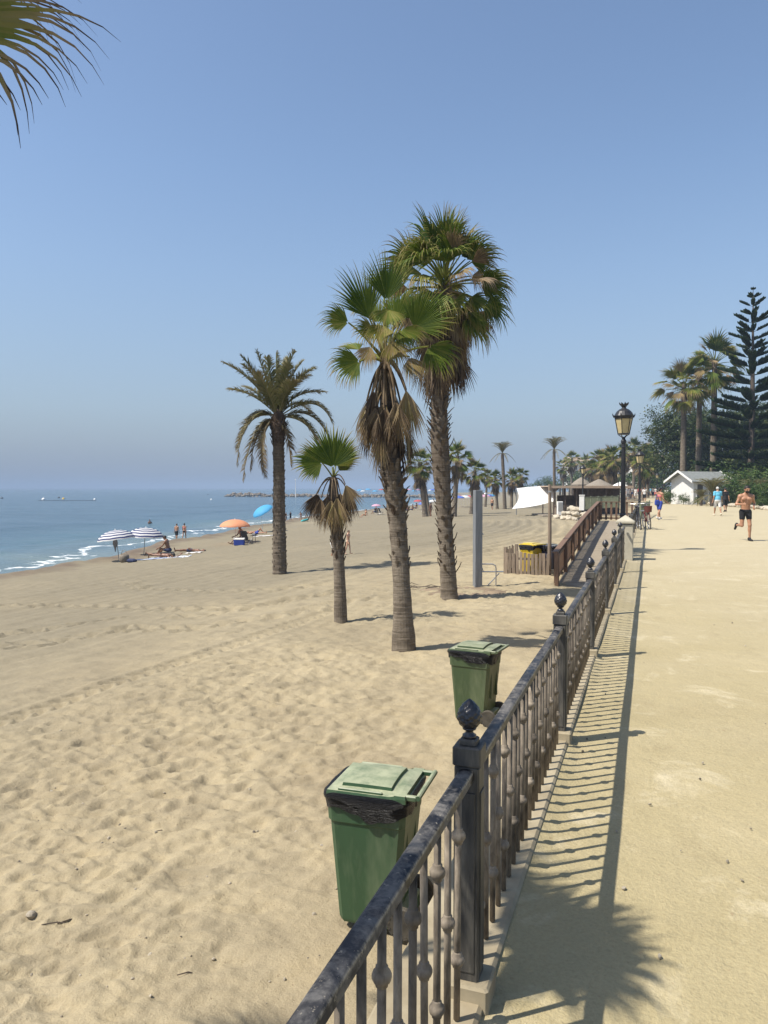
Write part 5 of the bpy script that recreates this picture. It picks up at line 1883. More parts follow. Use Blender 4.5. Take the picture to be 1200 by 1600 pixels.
def pavilion(px, py_eave, py_top, wpx, D, label, z0, posts=6):
    c = at_depth(px, py_eave, D); r = wpx / 2 / FPX * D; ze = c.z; zt = at_depth(px, py_top, D).z
    t = thing('thatched_pavilion', (c.x, c.y, z0), label, 'pavilion', 'thatched roofs on the beach')
    b = MB(); n = 26; rnd = random.Random(px)
    prof = [(r * 1.0, ze - z0 - .15), (r * 1.02, ze - z0), (r * .72, ze - z0 + (zt - ze) * .42), (r * .38, ze - z0 + (zt - ze) * .74), (r * .08, zt - z0), (0.001, zt - z0 + .02)]
    b.lathe(prof, n=n)
    for q in range(90):
        a = rnd.random() * 6.283; rr_ = r * rnd.uniform(.93, 1.03)
        b.box((rr_ * math.cos(a), rr_ * math.sin(a), ze - z0 - .2 - rnd.random() * .1), (.10, .10, .28), rot=Matrix.Rotation(a, 3, 'Z'))
    b.build('roof', M['thatch'], t)
    for q in range(posts):
        a = 2 * math.pi * q / posts + .3; b = MB(); b.tube([(r * .8 * math.cos(a), r * .8 * math.sin(a), -.3), (r * .8 * math.cos(a), r * .8 * math.sin(a), ze - z0 + .1)], .09, 8); b.build('post', M['bar_wood'], t)


pavilion(936, 764, 749, 54, 100, 'larger thatched roof pavilion behind the pale green fence', -.6, 7)
pavilion(908, 757, 746, 30, 118, 'smaller thatched roof left of the larger one', -.6, 6)
# white parasol and dark table area under the trees
t = thing('market_umbrella', on_level(968, 781, -.1), 'white square sunshade beyond the fence left of the nearest lamp', 'sunshade')
b = MB(); b.add([(-1.3, -1.3, 2.0), (1.3, -1.3, 2.0), (1.3, 1.3, 2.0), (-1.3, 1.3, 2.0), (0, 0, 2.7), (0, 0, 2.6)], [(0, 1, 4), (1, 2, 4), (2, 3, 4), (3, 0, 4), (1, 0, 5), (2, 1, 5), (3, 2, 5), (0, 3, 5)]); b.build('canopy', M['canvas'], t)
b = MB(); b.tube([(0, 0, -.1), (0, 0, 2.65)], .04, 8); b.build('pole', M['bar_wood'], t)
t = thing('building', on_level(965, 770, -.3), 'pale grey flat building glimpsed among trees behind the far lamp', 'building', rz=YAW)
b = MB(); b.box((0, 0, 2.3), (6, 6, 4.9)); b.build('wall', M['cream_plaster'], t); b = MB(); b.box((0, 0, 4.85), (6.5, 6.5, .3)); b.build('roof', M['shingle'], t)
for u in (-1.6, 1.6):
    b = MB(); b.box((u, -3.02, 2.6), (1.2, .08, 1.5)); b.build('window', M['dark_inside'], t)
for (px, D, s, lab) in ((1008, 175, 1.0, 'white villa peeping through the trees behind the second lamp'), (1022, 190, .8, 'second white villa half hidden by trees left of the far lamp'), (900, 300, 1.2, 'distant white house on the skyline above the bar roof')):
    q = garden_p(px, D, 0 if px > 950 else 2); t = thing('villa', q, lab, 'house', 'white houses among the trees', YAW + .3); t.scale = (s, s, s)
    b = MB(); b.box((0, 0, 4.2), (7, 6, 8.4)); b.build('wall', M['white_paint'], t)
    b = MB(); b.prism([(-3.8, -3.3, 8.42), (-3.8, 3.3, 8.42), (-3.8, 0, 9.8)], (7.6, 0, 0)); b.build('roof', M['bar_roof'], t)
    for u in (-2, 0, 2):
        b = MB(); b.box((u, -3.03, 6.3), (1.0, .1, 1.4)); b.build('window', M['dark_inside'], t)

# ------------------------------------------------------------------ breakwater, spit, buoys
bw = thing('breakwater', (0, 0, SEA), 'long low breakwater of dark rocks reaching out into the sea', 'breakwater')
b = MB(); rr = random.Random(31)
RM = [rock_mesh(220 + i, M['dark_rock'], (7, 5)) for i in range(4)]
for i in range(760):
    u = rr.random(); px = 352 + u * 340; D = 392 - 40 * u
    c = at_depth(px, 762, D)
    w = rr.gauss(0, 1.6) * (1 if u > .04 else .5); hgt = (2.1 if px < 415 else 1.45) * min(1, (u + .008) * 22) * max(0, 1 - abs(w) / 4.2)
    s = rr.uniform(.5, 1.15)
    m_ = RM[i % 4]; R3 = Matrix.Rotation(rr.random() * 6, 3, 'Z') @ Matrix.Rotation(rr.uniform(-.6, .6), 3, 'X')
    q = Vector((c.x, c.y, hgt * rr.uniform(.55, 1.0) - .2)) + FWD * w * 1.6
    b.add([q + R3 @ (Vector(v.co) * s) for v in m_.vertices], [tuple(f.vertices) for f in m_.polygons])
b.build('rock_bank', M['dark_rock'], bw)
c = at_depth(462, 777, 372); c.z = SEA
t = thing('beacon', c, 'thin white beacon mast on the breakwater', 'beacon')
b = MB(); b.tube([(0, 0, 0), (0, 0, 4.4), (0, 0, 8.3)], [.28, .18, .10], 8); b.build('mast', M['white_paint'], t); b = MB(); b.lathe([(.3, 0), (.3, .4), (.15, .6), (0, .7)], (0, 0, 8.2), 8); b.build('light', M['white_paint'], t)
M['buoy_y'] = mat_plain('buoy_yellow', (.65, .42, .05), .4); M['buoy_w'] = mat_plain('buoy_white', (.75, .75, .72), .4); M['buoy_d'] = mat_plain('buoy_dark', (.05, .06, .07), .5)
for (px, py, m_, s, lab) in ((3, 779, 'buoy_d', .8, 'small dark buoy at the left edge of the sea'), (68, 781, 'buoy_w', 1.0, 'white float, biggest of the line of buoys'), (92, 778, 'buoy_d', .7, 'dark round buoy near the middle of the float line'), (99, 780, 'buoy_y', .8, 'yellow float at the middle of the float line'), (148, 781, 'buoy_w', .7, 'pale buoy at the right end of the float line'), (325, 773, 'buoy_d', .7, 'small dark buoy far out left of the breakwater'), (330, 781, 'buoy_w', .55, 'small white buoy left of the blue parasol')):
    c = on_level(px, py, SEA); t = thing('buoy', c, lab, 'buoy', 'buoys floating on the sea'); t.scale = (s * 1.0,) * 3
    b = MB(); b.lathe([(.0, -.5), (.5, -.35), (.72, .1), (.55, .5), (.2, .75), (.0, .8)], n=12); b.build('float', M[m_], t, smooth=True)
    b = MB(); b.tube([(0, 0, .7), (0, 0, 1.15)], .07, 6); b.build('ring', M[m_], t)
b = MB(); c1 = on_level(60, 782, SEA + .12); c2 = on_level(150, 782, SEA + .12); b.tube([c1 + (c2 - c1) * (i / 10) + Vector((0, 0, .05 * math.sin(i))) for i in range(11)], .07, 5)
tag(b.build('float_rope', M['buoy_d']), 'dark rope linking the line of buoys on the sea', 'rope')

# ------------------------------------------------------------------ beach parasols
def canopy_mat(name, base, cols):
    m, nt, bs = new_mat(name)
    t = attr(nt, 'tint')
    if cols is None:
        n1 = noise(nt, 3, 3); c = ramp(nt, n1, [(.3, tuple(x * .9 for x in base)), (.7, base)])
    else:
        f = mathn(nt, 'FRACT', mathn(nt, 'MULTIPLY', t, 5.0))
        r = nt.nodes.new('ShaderNodeValToRGB'); r.color_ramp.interpolation = 'CONSTANT'
        e = r.color_ramp.elements; e[0].color = (*base, 1); e[1].position = .5; e[1].color = (*cols, 1)
        nt.links.new(f, r.inputs[0]); c = r.outputs[0]
    nt.links.new(c, bs.inputs['Base Color']); bs.inputs['Roughness'].default_value = .7
    tr = nt.nodes.new('ShaderNodeBsdfTranslucent'); nt.links.new(c, tr.inputs[0])
    mx = nt.nodes.new('ShaderNodeMixShader'); mx.inputs[0].default_value = .35
    nt.links.new(bs.outputs[0], mx.inputs[1]); nt.links.new(tr.outputs[0], mx.inputs[2]); nt.links.new(mx.outputs[0], nt.nodes['Material Output'].inputs[0])
    return m


M['stripe'] = canopy_mat('striped_canopy', (.78, .78, .76), (.035, .05, .16))
M['orange'] = canopy_mat('orange_canopy', (.80, .36, .19), None)
M['blue'] = canopy_mat('blue_canopy', (.09, .42, .72), None)
M['pink'] = canopy_mat('pink_canopy', (.72, .42, .55), None)
M['redc'] = canopy_mat('red_canopy', (.55, .10, .10), None)
M['bluec'] = canopy_mat('mid_blue_canopy', (.12, .20, .60), None)
M['whitec'] = canopy_mat('white_canopy', (.78, .77, .74), None)


def parasol(base, R, hpole, mat, label, tilt=(0, 0), dome=.34, lean=(0, 0), name='parasol'):
    t = thing(name, base, label, 'parasol', 'parasols on the beach')
    top = Vector((lean[0], lean[1], hpole))
    b = MB(); b.tube([(0, 0, -.25), top * .5, top], .018, 7); b.build('pole', M['white_paint'] if 'striped' not in label else M['grey_metal'], t)
    b = MB(); n = 32; rows = 14; vs = []; ts_ = []
    for i in range(rows + 1):
        u = i / rows
        for q in range(n):
            a = 2 * math.pi * q / n; rib = abs(math.sin(a * 4))
            r = R * math.sin(u * 1.18) / math.sin(1.18) * (1 - .035 * rib * u)
            z = R * dome * (math.cos(u * 1.18) - 1) / (1 - math.cos(1.18)) - R * .03 * rib * u * u * 0
            vs.append(Vector((r * math.cos(a), r * math.sin(a), z + .02 + R * .02 * rib * u))); ts_.append(u)
    for q in range(n):                                   # hanging valance
        v = vs[rows * n + q]; vs.append(Vector((v.x * 1.01, v.y * 1.01, v.z - R * .07 * (1 if q % 2 else .8)))); ts_.append(1.03)
    E = Matrix.Rotation(tilt[0], 3, 'X') @ Matrix.Rotation(tilt[1], 3, 'Y')
    E = Matrix.Rotation(YAW, 3, 'Z') @ E
    b.add([E @ v + top for v in vs], [(i * n + q, i * n + (q + 1) % n, (i + 1) * n + (q + 1) % n, (i + 1) * n + q) for i in range(rows + 1) for q in range(n)], 0, ts_)
    cp = b.build('canopy', mat, t, smooth=True)
    b = MB(); b.tube([top, top + E @ Vector((0, 0, .10))], [.03, .015], 6); b.build('tip', M['white_paint'], cp)
    return t


def px_parasol(bpx, tpx, wpx, mat, label, **kw):
    base = on_sand(*bpx); D = cam_depth(base); tp = at_depth(tpx[0], tpx[1], D) - base
    return parasol(base, wpx / 2 / FPX * D, tp.z, mat, label, lean=(tp.x, tp.y), **kw)


px_parasol((187, 878), (180, 829), 58, M['stripe'], 'left blue and white striped parasol on a leaning pole', tilt=(0, -.12), dome=.46)
px_parasol((224, 868), (228, 825), 57, M['stripe'], 'right blue and white striped parasol, taller of the striped pair', tilt=(0, .05), dome=.46)
px_parasol((368, 850), (367, 812), 48, M['orange'], 'peach orange parasol over the man with the blue cooler', dome=.42)
px_parasol((411, 832), (407, 793), 34, M['blue'], 'tilted sky blue parasol left of the date palm trunk', tilt=(.35, -.45), dome=.42)
px_parasol((588, 804), (588, 788), 15, M['pink'], 'pale pink parasol between the short and leaning palms', dome=.36)
px_parasol((652, 797), (653, 781), 14, M['redc'], 'red parasol by the water left of the twin palm', dome=.36)
px_parasol((659, 800), (660, 785), 13, M['bluec'], 'blue parasol touching the twin palm trunk', dome=.5)
px_parasol((677, 796), (677, 781), 14, M['whitec'], 'white parasol between twin palm and tallest palm', dome=.36)
rr = random.Random(77)
PLAB = ['white', 'red', 'mid blue', 'pink', 'sky blue']
PM_ = [M['whitec'], M['redc'], M['bluec'], M['pink'], M['blue']]
for i in range(12):
    px = 716 + i * 4.6; py = 793 - i * .4 + rr.uniform(-1, 1)
    k_ = rr.randrange(5)
    base = on_sand(px, py); D = cam_depth(base)
    parasol(base, 1.15, 2.1, PM_[k_], 'small %s parasol in the far crowd right of the tallest palm' % PLAB[k_])
for i in range(16):                                       # tiny parasols on the far side of the bay
    px = 560 + i * 8.5 + rr.uniform(-3, 3); D = 372 - (px - 352) * .118
    c = at_depth(px, 775, D); c.z = SEA + 1.3; k_ = rr.randrange(5)
    parasol(c, 1.3, 2.0 + rr.random(), PM_[k_], 'tiny %s parasol on the far spit across the bay' % PLAB[k_])
# ================================================================== PEOPLE (one smooth skin per body, grown from joints)
def v3(*a): return np.array(a, float)


class Field:
    def __init__(s, lo, hi, res):
        s.lo = np.array(lo, float); s.res = res
        s.n = np.ceil((np.array(hi) - s.lo) / res).astype(int) + 1
        s.ax = [s.lo[i] + np.arange(s.n[i]) * res for i in range(3)]
        s.D = np.full(tuple(s.n), 9.0, np.float32)

    def blend(s, lo, hi, fn, k):
        m = 2.5 * k + 3 * s.res
        a = np.clip(np.floor((lo - m - s.lo) / s.res).astype(int), 0, s.n - 1)
        b = np.clip(np.ceil((hi + m - s.lo) / s.res).astype(int) + 1, 1, s.n)
        if (b <= a).any(): return
        X, Y, Z = np.meshgrid(s.ax[0][a[0]:b[0]], s.ax[1][a[1]:b[1]], s.ax[2][a[2]:b[2]], indexing='ij')
        d = fn(X, Y, Z).astype(np.float32)
        V = s.D[a[0]:b[0], a[1]:b[1], a[2]:b[2]]
        h = np.maximum(k - np.abs(V - d), 0) / max(k, 1e-6)
        V[...] = np.minimum(V, d) - h * h * k * .25

    def cap(s, a, b, ra, rb, k=.03):
        a = np.array(a, float); b = np.array(b, float); ab = b - a; L2 = max(ab @ ab, 1e-9); r = max(ra, rb)

        def fn(X, Y, Z):
            t = np.clip(((X - a[0]) * ab[0] + (Y - a[1]) * ab[1] + (Z - a[2]) * ab[2]) / L2, 0, 1)
            return np.sqrt((X - a[0] - t * ab[0]) ** 2 + (Y - a[1] - t * ab[1]) ** 2 + (Z - a[2] - t * ab[2]) ** 2) - (ra + (rb - ra) * t)
        s.blend(np.minimum(a, b) - r, np.maximum(a, b) + r, fn, k)

    def ell(s, c, r, F, k=.03):
        """ellipsoid with axes given by the columns of F"""
        c = np.array(c, float); r = np.array(r, float); R = r.max()

        def fn(X, Y, Z):
            p = [F[0, i] * (X - c[0]) + F[1, i] * (Y - c[1]) + F[2, i] * (Z - c[2]) for i in range(3)]
            q = np.sqrt(sum((p[i] / r[i]) ** 2 for i in range(3)) + 1e-12); g = np.sqrt(sum((p[i] / r[i] ** 2) ** 2 for i in range(3)) + 1e-12)
            return q * (q - 1) / g
        s.blend(c - R, c + R, fn, k)

    def cut(s, p, n):
        """keep the side n points to"""
        X, Y, Z = np.meshgrid(*s.ax, indexing='ij', sparse=True)
        s.D = np.maximum(s.D, -((X - p[0]) * n[0] + (Y - p[1]) * n[1] + (Z - p[2]) * n[2]).astype(np.float32))

    def surface(s):
        D = s.D; n = D.shape; I = D < 0
        c = [D[i:n[0] - 1 + i, j:n[1] - 1 + j, k:n[2] - 1 + k] for i in (0, 1) for j in (0, 1) for k in (0, 1)]
        ins = sum((x < 0).astype(np.int8) for x in c)
        act = (ins > 0) & (ins < 8)
        idx = np.argwhere(act); cv = [x[act] for x in c]
        off = [(i, j, k) for i in (0, 1) for j in (0, 1) for k in (0, 1)]
        acc = np.zeros((len(idx), 3)); cnt = np.zeros(len(idx))
        for a in range(8):
            for b in range(a + 1, 8):
                if sum(abs(off[a][q] - off[b][q]) for q in range(3)) != 1: continue
                m = (cv[a] < 0) != (cv[b] < 0)
                t = np.where(m, cv[a] / np.where(m, cv[a] - cv[b], 1), 0)
                for q in range(3):
                    acc[:, q] += np.where(m, off[a][q] + t * (off[b][q] - off[a][q]), 0)
                cnt += m
        V = s.lo + (idx + acc / cnt[:, None]) * s.res
        num = -np.ones(act.shape, int); num[act] = np.arange(len(idx))
        F = []
        for ax in range(3):
            u, w = [(1, 2), (2, 0), (0, 1)][ax]
            sl0 = [slice(1, -1)] * 3; sl1 = [slice(1, -1)] * 3
            sl0[ax] = slice(0, n[ax] - 1); sl1[ax] = slice(1, n[ax])
            A = I[tuple(sl0)]; B = I[tuple(sl1)]
            for mask, flip in ((A & ~B, False), (~A & B, True)):
                e = np.argwhere(mask)
                if not len(e): continue
                base = e.copy(); o1 = np.ones(3, int); o1[ax] = 0; base = e + o1
                q = []
                for du, dw in ((-1, -1), (0, -1), (0, 0), (-1, 0)):
                    r = base.copy(); r[:, u] += du; r[:, w] += dw
                    q.append(num[r[:, 0], r[:, 1], r[:, 2]])
                q = np.stack(q, -1)
                F.append(q[:, ::-1] if flip else q)
        F = np.concatenate(F); F = F[(F >= 0).all(1)]
        return V, F


def field_mesh(name, fld, mat, smooth_it=1):
    V, F = fld.surface()
    if not len(V): return None
    for _ in range(smooth_it):
        S = np.zeros_like(V); c = np.zeros(len(V))
        for a, b in ((0, 1), (1, 2), (2, 3), (3, 0)):
            np.add.at(S, F[:, a], V[F[:, b]]); np.add.at(S, F[:, b], V[F[:, a]]); np.add.at(c, F[:, a], 1); np.add.at(c, F[:, b], 1)
        V = V * .5 + .5 * S / np.maximum(c, 1)[:, None]
    me = bpy.data.meshes.new(name)
    me.from_pydata(V.tolist(), [], F.tolist())
    me.polygons.foreach_set('use_smooth', [True] * len(F))
    me.materials.append(mat)
    me.update()
    return me


def rotm(axis, a):
    return np.array(Matrix.Rotation(a, 3, axis))


def skeleton(lean=0.0, hipL=(0, 3), hipR=(0, 3), kneeL=0, kneeR=0, shL=(0, 8), shR=(0, 8), elL=12, elR=12, inL=0, inR=0, head=(0, 0), root=None, build=1.0, twist=0, reachL=None, reachR=None):
    """joints of a 1.75 m figure facing -Y; angles in degrees, forward positive"""
    J = {}
    Rt = rotm('X', R_(lean)); Tw = rotm('Z', R_(twist))
    J['pelvis'] = v3(0, 0, .95)
    def up(x, y, z): return J['pelvis'] + Rt @ (Tw @ v3(x, y, 0) + v3(0, 0, z))
    J['waist'] = up(0, 0, .15); J['chest'] = up(0, -.005, .34); J['neck0'] = up(0, .01, .53); J['neck1'] = up(0, -.012, .61)
    Hh = Rt @ rotm('Z', R_(head[0])) @ rotm('X', R_(head[1]))
    J['H'] = Hh; J['head'] = J['neck1'] + Hh @ v3(0, -.012, .085)
    J['T'] = Rt @ Tw
    for S, sg, sh, el, inn, hp, kn in (('L', 1, shL, elL, inL, hipL, kneeL), ('R', -1, shR, elR, inR, hipR, kneeR)):
        J['sh' + S] = up(sg * .178 * build, .01, .475)
        def dirv(a, ab): return Rt @ v3(sg * math.sin(R_(ab)), -math.sin(R_(a)) * math.cos(R_(ab)), -math.cos(R_(a)) * math.cos(R_(ab)))
        J['el' + S] = J['sh' + S] + .285 * dirv(*sh)
        fa = dirv(sh[0] + el, sh[1] - inn); J['wr' + S] = J['el' + S] + .255 * fa
        J['fa' + S] = fa
        J['hp' + S] = J['pelvis'] + v3(sg * .092, 0, -.03)
        d = v3(sg * math.sin(R_(hp[1])), -math.sin(R_(hp[0])) * math.cos(R_(hp[1])), -math.cos(R_(hp[0])) * math.cos(R_(hp[1])))
        J['kn' + S] = J['hp' + S] + .425 * d
        a = hp[0] - kn
        d2 = v3(sg * math.sin(R_(hp[1])) * .4, -math.sin(R_(a)), -math.cos(R_(a))); d2 /= np.linalg.norm(d2)
        J['an' + S] = J['kn' + S] + .415 * d2
        fd = v3(sg * .12, -math.cos(R_(a * .8)), math.sin(R_(a * .8)) - .12); fd /= np.linalg.norm(fd)
        if kn > 60: fd = v3(0, -math.cos(R_(a)), math.sin(R_(a))) * .6 + d2 * .5; fd /= np.linalg.norm(fd)
        J['fd' + S] = fd; J['sd' + S] = d2
    if root is not None:
        for k_ in list(J):
            if k_ in ('H', 'T'): J[k_] = root @ J[k_]
            else: J[k_] = root @ J[k_]
    return J


def body_field(J, res, fat=1.0, female=False, muscle=0.0):
    pts = np.array([J[k_] for k_ in J if k_ not in ('H', 'T') and not k_.startswith(('fa', 'fd', 'sd'))])
    f = Field(pts.min(0) - .26, pts.max(0) + .26, res)
    T = J['T']; H = J['H']
    f.ell(J['pelvis'], (.160 * (1.06 if female else 1) * fat, .110 * fat, .115), T, .05)
    f.ell(J['pelvis'] + T @ v3(0, .05, -.03), (.14, .085, .085), T, .05)
    f.ell(J['waist'], ((.128 if female else .140) * fat, .098 * fat * fat, .12), T, .07)
    f.ell(J['chest'], ((.150 if female else .172) * (1 + .06 * muscle), .108 * fat, .165), T, .06)
    f.cap(J['shL'] * .9 + J['shR'] * .1, J['shR'] * .9 + J['shL'] * .1, .058, .058, .06)
    for sg in (-1, 1):
        if female: f.ell(J['chest'] + T @ v3(sg * .075, -.085, .015), (.060, .055, .055), T, .025)
        else: f.ell(J['chest'] + T @ v3(sg * .075, -.070 - .012 * muscle, .055), (.085, .042, .062), T, .02)
    f.cap(J['neck0'], J['neck1'], .058, .052, .04)
    for S in 'LR': f.cap(J['neck0'] + T @ v3(0, .02, .02), J['sh' + S] + T @ v3(0, .01, .01), .050, .045, .05)
    f.ell(J['head'] + H @ v3(0, .012, .03), (.075, .094, .090), H, .03)
    f.ell(J['head'] + H @ v3(0, -.025, -.045), (.056, .064, .066), H, .03)
    f.cap(J['head'] + H @ v3(0, -.092, .022), J['head'] + H @ v3(0, -.112, -.018), .009, .014, .012)
    f.cap(J['head'] + H @ v3(-.022, -.086, -.058), J['head'] + H @ v3(.022, -.086, -.058), .008, .008, .01)
    f.cap(J['head'] + H @ v3(-.05, -.075, .035), J['head'] + H @ v3(.05, -.075, .035), .014, .014, .016)
    for sg in (-1, 1): f.ell(J['head'] + H @ v3(sg * .078, .012, -.004), (.010, .020, .032), H, .01)
    for S, sg in (('L', 1), ('R', -1)):
        f.cap(J['sh' + S], J['el' + S], .050 * (1 + .12 * muscle), .038, .045)
        f.ell(J['sh' + S] * .94 + J['el' + S] * .06, (.058 + .006 * muscle,) * 3, T, .04)
        f.cap(J['el' + S], J['wr' + S], .040, .026, .02)
        # hand: palm, four fingers of different length, thumb leaving the side
        fa = J['fa' + S] / np.linalg.norm(J['fa' + S]); w = J['wr' + S]
        side = np.cross(fa, T @ v3(1, 0, 0)); nrm = np.linalg.norm(side)
        side = T @ v3(0, -1, 0) if nrm < .15 else side / nrm
        side = side - fa * (side @ fa); side /= np.linalg.norm(side)
        pal = np.cross(fa, side) * -sg
        F = np.stack([side, pal, fa], -1)
        f.ell(w + fa * .055, (.040, .018, .056), F, .02)
        for q, (o, L) in enumerate(((.030, .070), (.010, .080), (-.010, .074), (-.029, .058))):
            a0 = w + fa * .095 + side * o; a1 = a0 + (fa * .8 + pal * .35) * L * .5; a2 = a1 + (fa * .35 + pal * .9) * L * .5
            f.cap(a0, a1, .0105, .0098, .006); f.cap(a1, a2, .0098, .0085, .004)
        a0 = w + fa * .030 + side * .032; a1 = a0 + (fa * .6 + side * .7) * .035; a2 = a1 + (fa * .85 + pal * .4) * .032
        f.cap(a0, a1, .0135, .0115, .010); f.cap(a1, a2, .0115, .0095, .004)
        hp, kn, an = J['hp' + S], J['kn' + S], J['an' + S]
        f.cap(hp, kn, .084 * (1 + .4 * (fat - 1)), .054, .05)
        f.cap(kn, an, .052, .034, .03)
        sd = J['sd' + S]; back = np.cross(sd, T @ v3(1, 0, 0)); back = -back / max(np.linalg.norm(back), 1e-6)
        fd = J['fd' + S]
        if back @ fd > 0: back = -back
        f.ell(kn + sd * .13 + back * .018, (.050, .052, .10), np.stack([T @ v3(1, 0, 0), back, sd], -1), .03)
        f.cap(an + sd * .03 - fd * .035, an + sd * .045 + fd * .13, .034, .026, .03)
        f.cap(an + sd * .045 + fd * .13, an + sd * .05 + fd * .175, .026, .018, .02)
    return f


def garment(J, res, kind, arg=None):
    pts = np.array([J[k_] for k_ in J if k_ not in ('H', 'T') and not k_.startswith(('fa', 'fd', 'sd'))])
    f = Field(pts.min(0) - .26, pts.max(0) + .26, res)
    T = J['T']; H = J['H']
    if kind == 'shorts':
        fr, fat, loose = arg
        f.ell(J['pelvis'], (.172 * fat, .124 * fat, .125), T, .05); f.ell(J['pelvis'] + T @ v3(0, .05, -.03), (.152, .099, .098), T, .05)
        for S in 'LR':
            e = J['hp' + S] + (J['kn' + S] - J['hp' + S]) * fr
            f.cap(J['hp' + S], e, .097 + loose, .094 - .035 * fr + loose * 1.4, .03)
        f.cut(J['pelvis'] + T @ v3(0, 0, .085), T @ v3(0, 0, -1))
    elif kind == 'skirt':
        fr = arg
        for S in 'LR':
            e = J['hp' + S] + (J['kn' + S] - J['hp' + S]) * fr
            f.cap(J['hp' + S], e, .105, .10, .12)
        f.ell(J['pelvis'], (.176, .128, .12), T, .06); f.cut(J['pelvis'] + T @ v3(0, 0, .10), T @ v3(0, 0, -1))
    elif kind == 'shirt':
        fat, sl = arg
        f.ell(J['pelvis'] + T @ v3(0, 0, .03), (.178 * fat, .130 * fat, .12), T, .06); f.ell(J['waist'], (.162 * fat, .122 * fat * fat, .13), T, .08)
        f.ell(J['chest'], (.188, .126 * fat, .172), T, .06); f.cap(J['shL'], J['shR'], .066, .066, .06)
        for S in 'LR':
            f.cap(J['neck0'] + T @ v3(0, .02, -.01), J['sh' + S], .062, .058, .05)
            f.cap(J['sh' + S], J['sh' + S] + (J['el' + S] - J['sh' + S]) * sl, .068, .062, .04)
        f.cut(J['pelvis'] + T @ v3(0, 0, -.055), T @ v3(0, 0, 1))
        f.cut(J['neck0'] + T @ v3(0, 0, .035), T @ v3(0, -.35, -1) / 1.06)
    elif kind == 'briefs':
        f.ell(J['pelvis'], (.172, .120, .122), T, .05); f.ell(J['pelvis'] + T @ v3(0, .05, -.03), (.15, .096, .095), T, .05)
        for S, sg in (('L', 1), ('R', -1)):
            f.cut(J['hp' + S] + T @ v3(sg * .06, 0, -.03), np.array(T @ v3(-sg * .75, 0, .66)))
        f.cut(J['pelvis'] + T @ v3(0, 0, .05), T @ v3(0, 0, -1))
    elif kind == 'top':
        f.ell(J['chest'], (.158, .115, .165), T, .06)
        for sg in (-1, 1): f.ell(J['chest'] + T @ v3(sg * .075, -.090, .015), (.066, .060, .060), T, .025)
        f.cut(J['chest'] + T @ v3(0, 0, -.045), T @ v3(0, 0, 1)); f.cut(J['chest'] + T @ v3(0, 0, .06), T @ v3(0, .3, -1) / 1.04)
    elif kind == 'shoes':
        for S in 'LR':
            an, sd, fd = J['an' + S], J['sd' + S], J['fd' + S]
            f.cap(an + sd * .035 - fd * .045, an + sd * .05 + fd * .16, .044, .036, .03); f.cap(an + sd * .0, an + sd * .04, .042, .046, .03)
    elif kind == 'hair':
        f.ell(J['head'] + H @ v3(0, .018, .034), (.086, .103, .100), H, .02)
        n = H @ v3(0, .50, .866); f.cut(J['head'] + n * .012, n)
        if arg: f.cap(J['head'] + H @ v3(0, .075, .0), J['head'] + H @ v3(0, .095, -arg), .06, .035, .04)
    elif kind == 'beard':
        f.ell(J['head'] + H @ v3(0, -.027, -.048), (.0605, .069, .071), H, .02)
        n = H @ v3(0, -.45, -.89); f.cut(J['head'] + H @ v3(0, 0, -.046), n)
    elif kind == 'cap':
        f.ell(J['head'] + H @ v3(0, .014, .034), (.090, .107, .100), H, .02); n = H @ v3(0, .12, .99); f.cut(J['head'] + n * .030, n)
        f.ell(J['head'] + H @ v3(0, -.12, .040), (.070, .075, .010), H, .01)
    return f


def skin(name, c):
    m, nt, bs = new_mat(name)
    n1 = noise(nt, 9, 4, .6)
    nt.links.new(ramp(nt, n1, [(.3, tuple(x * .85 for x in c)), (.7, tuple(min(1, x * 1.12) for x in c))]), bs.inputs['Base Color'])
    bs.inputs['Roughness'].default_value = .48
    bs.inputs['Subsurface Weight'].default_value = 0.0
    return m


M['skin_tan'] = skin('tanned_skin', (.36, .185, .105)); M['skin_fair'] = skin('fair_skin', (.50, .30, .20)); M['skin_dark'] = skin('deep_tan_skin', (.20, .098, .055))
M['hair_dark'] = mat_plain('dark_hair', (.018, .013, .010), .6); M['hair_grey'] = mat_plain('grey_hair', (.50, .49, .46), .6); M['hair_brown'] = mat_plain('brown_hair', (.07, .04, .022), .6)
for nm, c in (('cl_black', (.012, .012, .014)), ('cl_white', (.64, .62, .59)), ('cl_lblue', (.13, .45, .62)), ('cl_blue', (.03, .06, .30)), ('cl_pink', (.55, .16, .16)), ('cl_navy', (.02, .03, .08)), ('cl_cream', (.62, .55, .42)), ('cl_red', (.42, .05, .05)), ('cl_teal', (.05, .40, .42)), ('cl_grey', (.2, .2, .2))):
    M[nm] = mat_noisy(nm, tuple(x * .85 for x in c), c, 14, .8, .35, .01)

GPARTS = {'shorts': 'shorts', 'skirt': 'skirt', 'shirt': 'shirt', 'briefs': 'swim_briefs', 'top': 'bikini_top', 'shoes': 'shoes', 'hair': 'hair', 'beard': 'beard', 'cap': 'cap'}


def person(loc, face, label, J, sk, wear, scale=1.0, res=.012, group=None, fat=1.0, female=False, muscle=0.0, sink=0.0, ground=True):
    """face: (lat, depth) direction the figure looks; wear: [(kind, arg, material)]"""
    fw = RGT * face[0] + FWD * face[1]
    t = thing('person', loc, label, 'person', group, math.atan2(fw.x, -fw.y))
    f = body_field(J, res, fat, female, muscle)
    me = field_mesh('body', f, M[sk])
    z0 = min(v.co.z for v in me.vertices) if ground else 0
    o = obj('body', me, t, (0, 0, -z0 - sink))
    for kind, arg, mt in wear:
        g = field_mesh(GPARTS[kind], garment(J, res, kind, arg), M[mt])
        if g: obj(GPARTS[kind], g, t, (0, 0, -z0 - sink))
    t.scale = (scale,) * 3
    return t


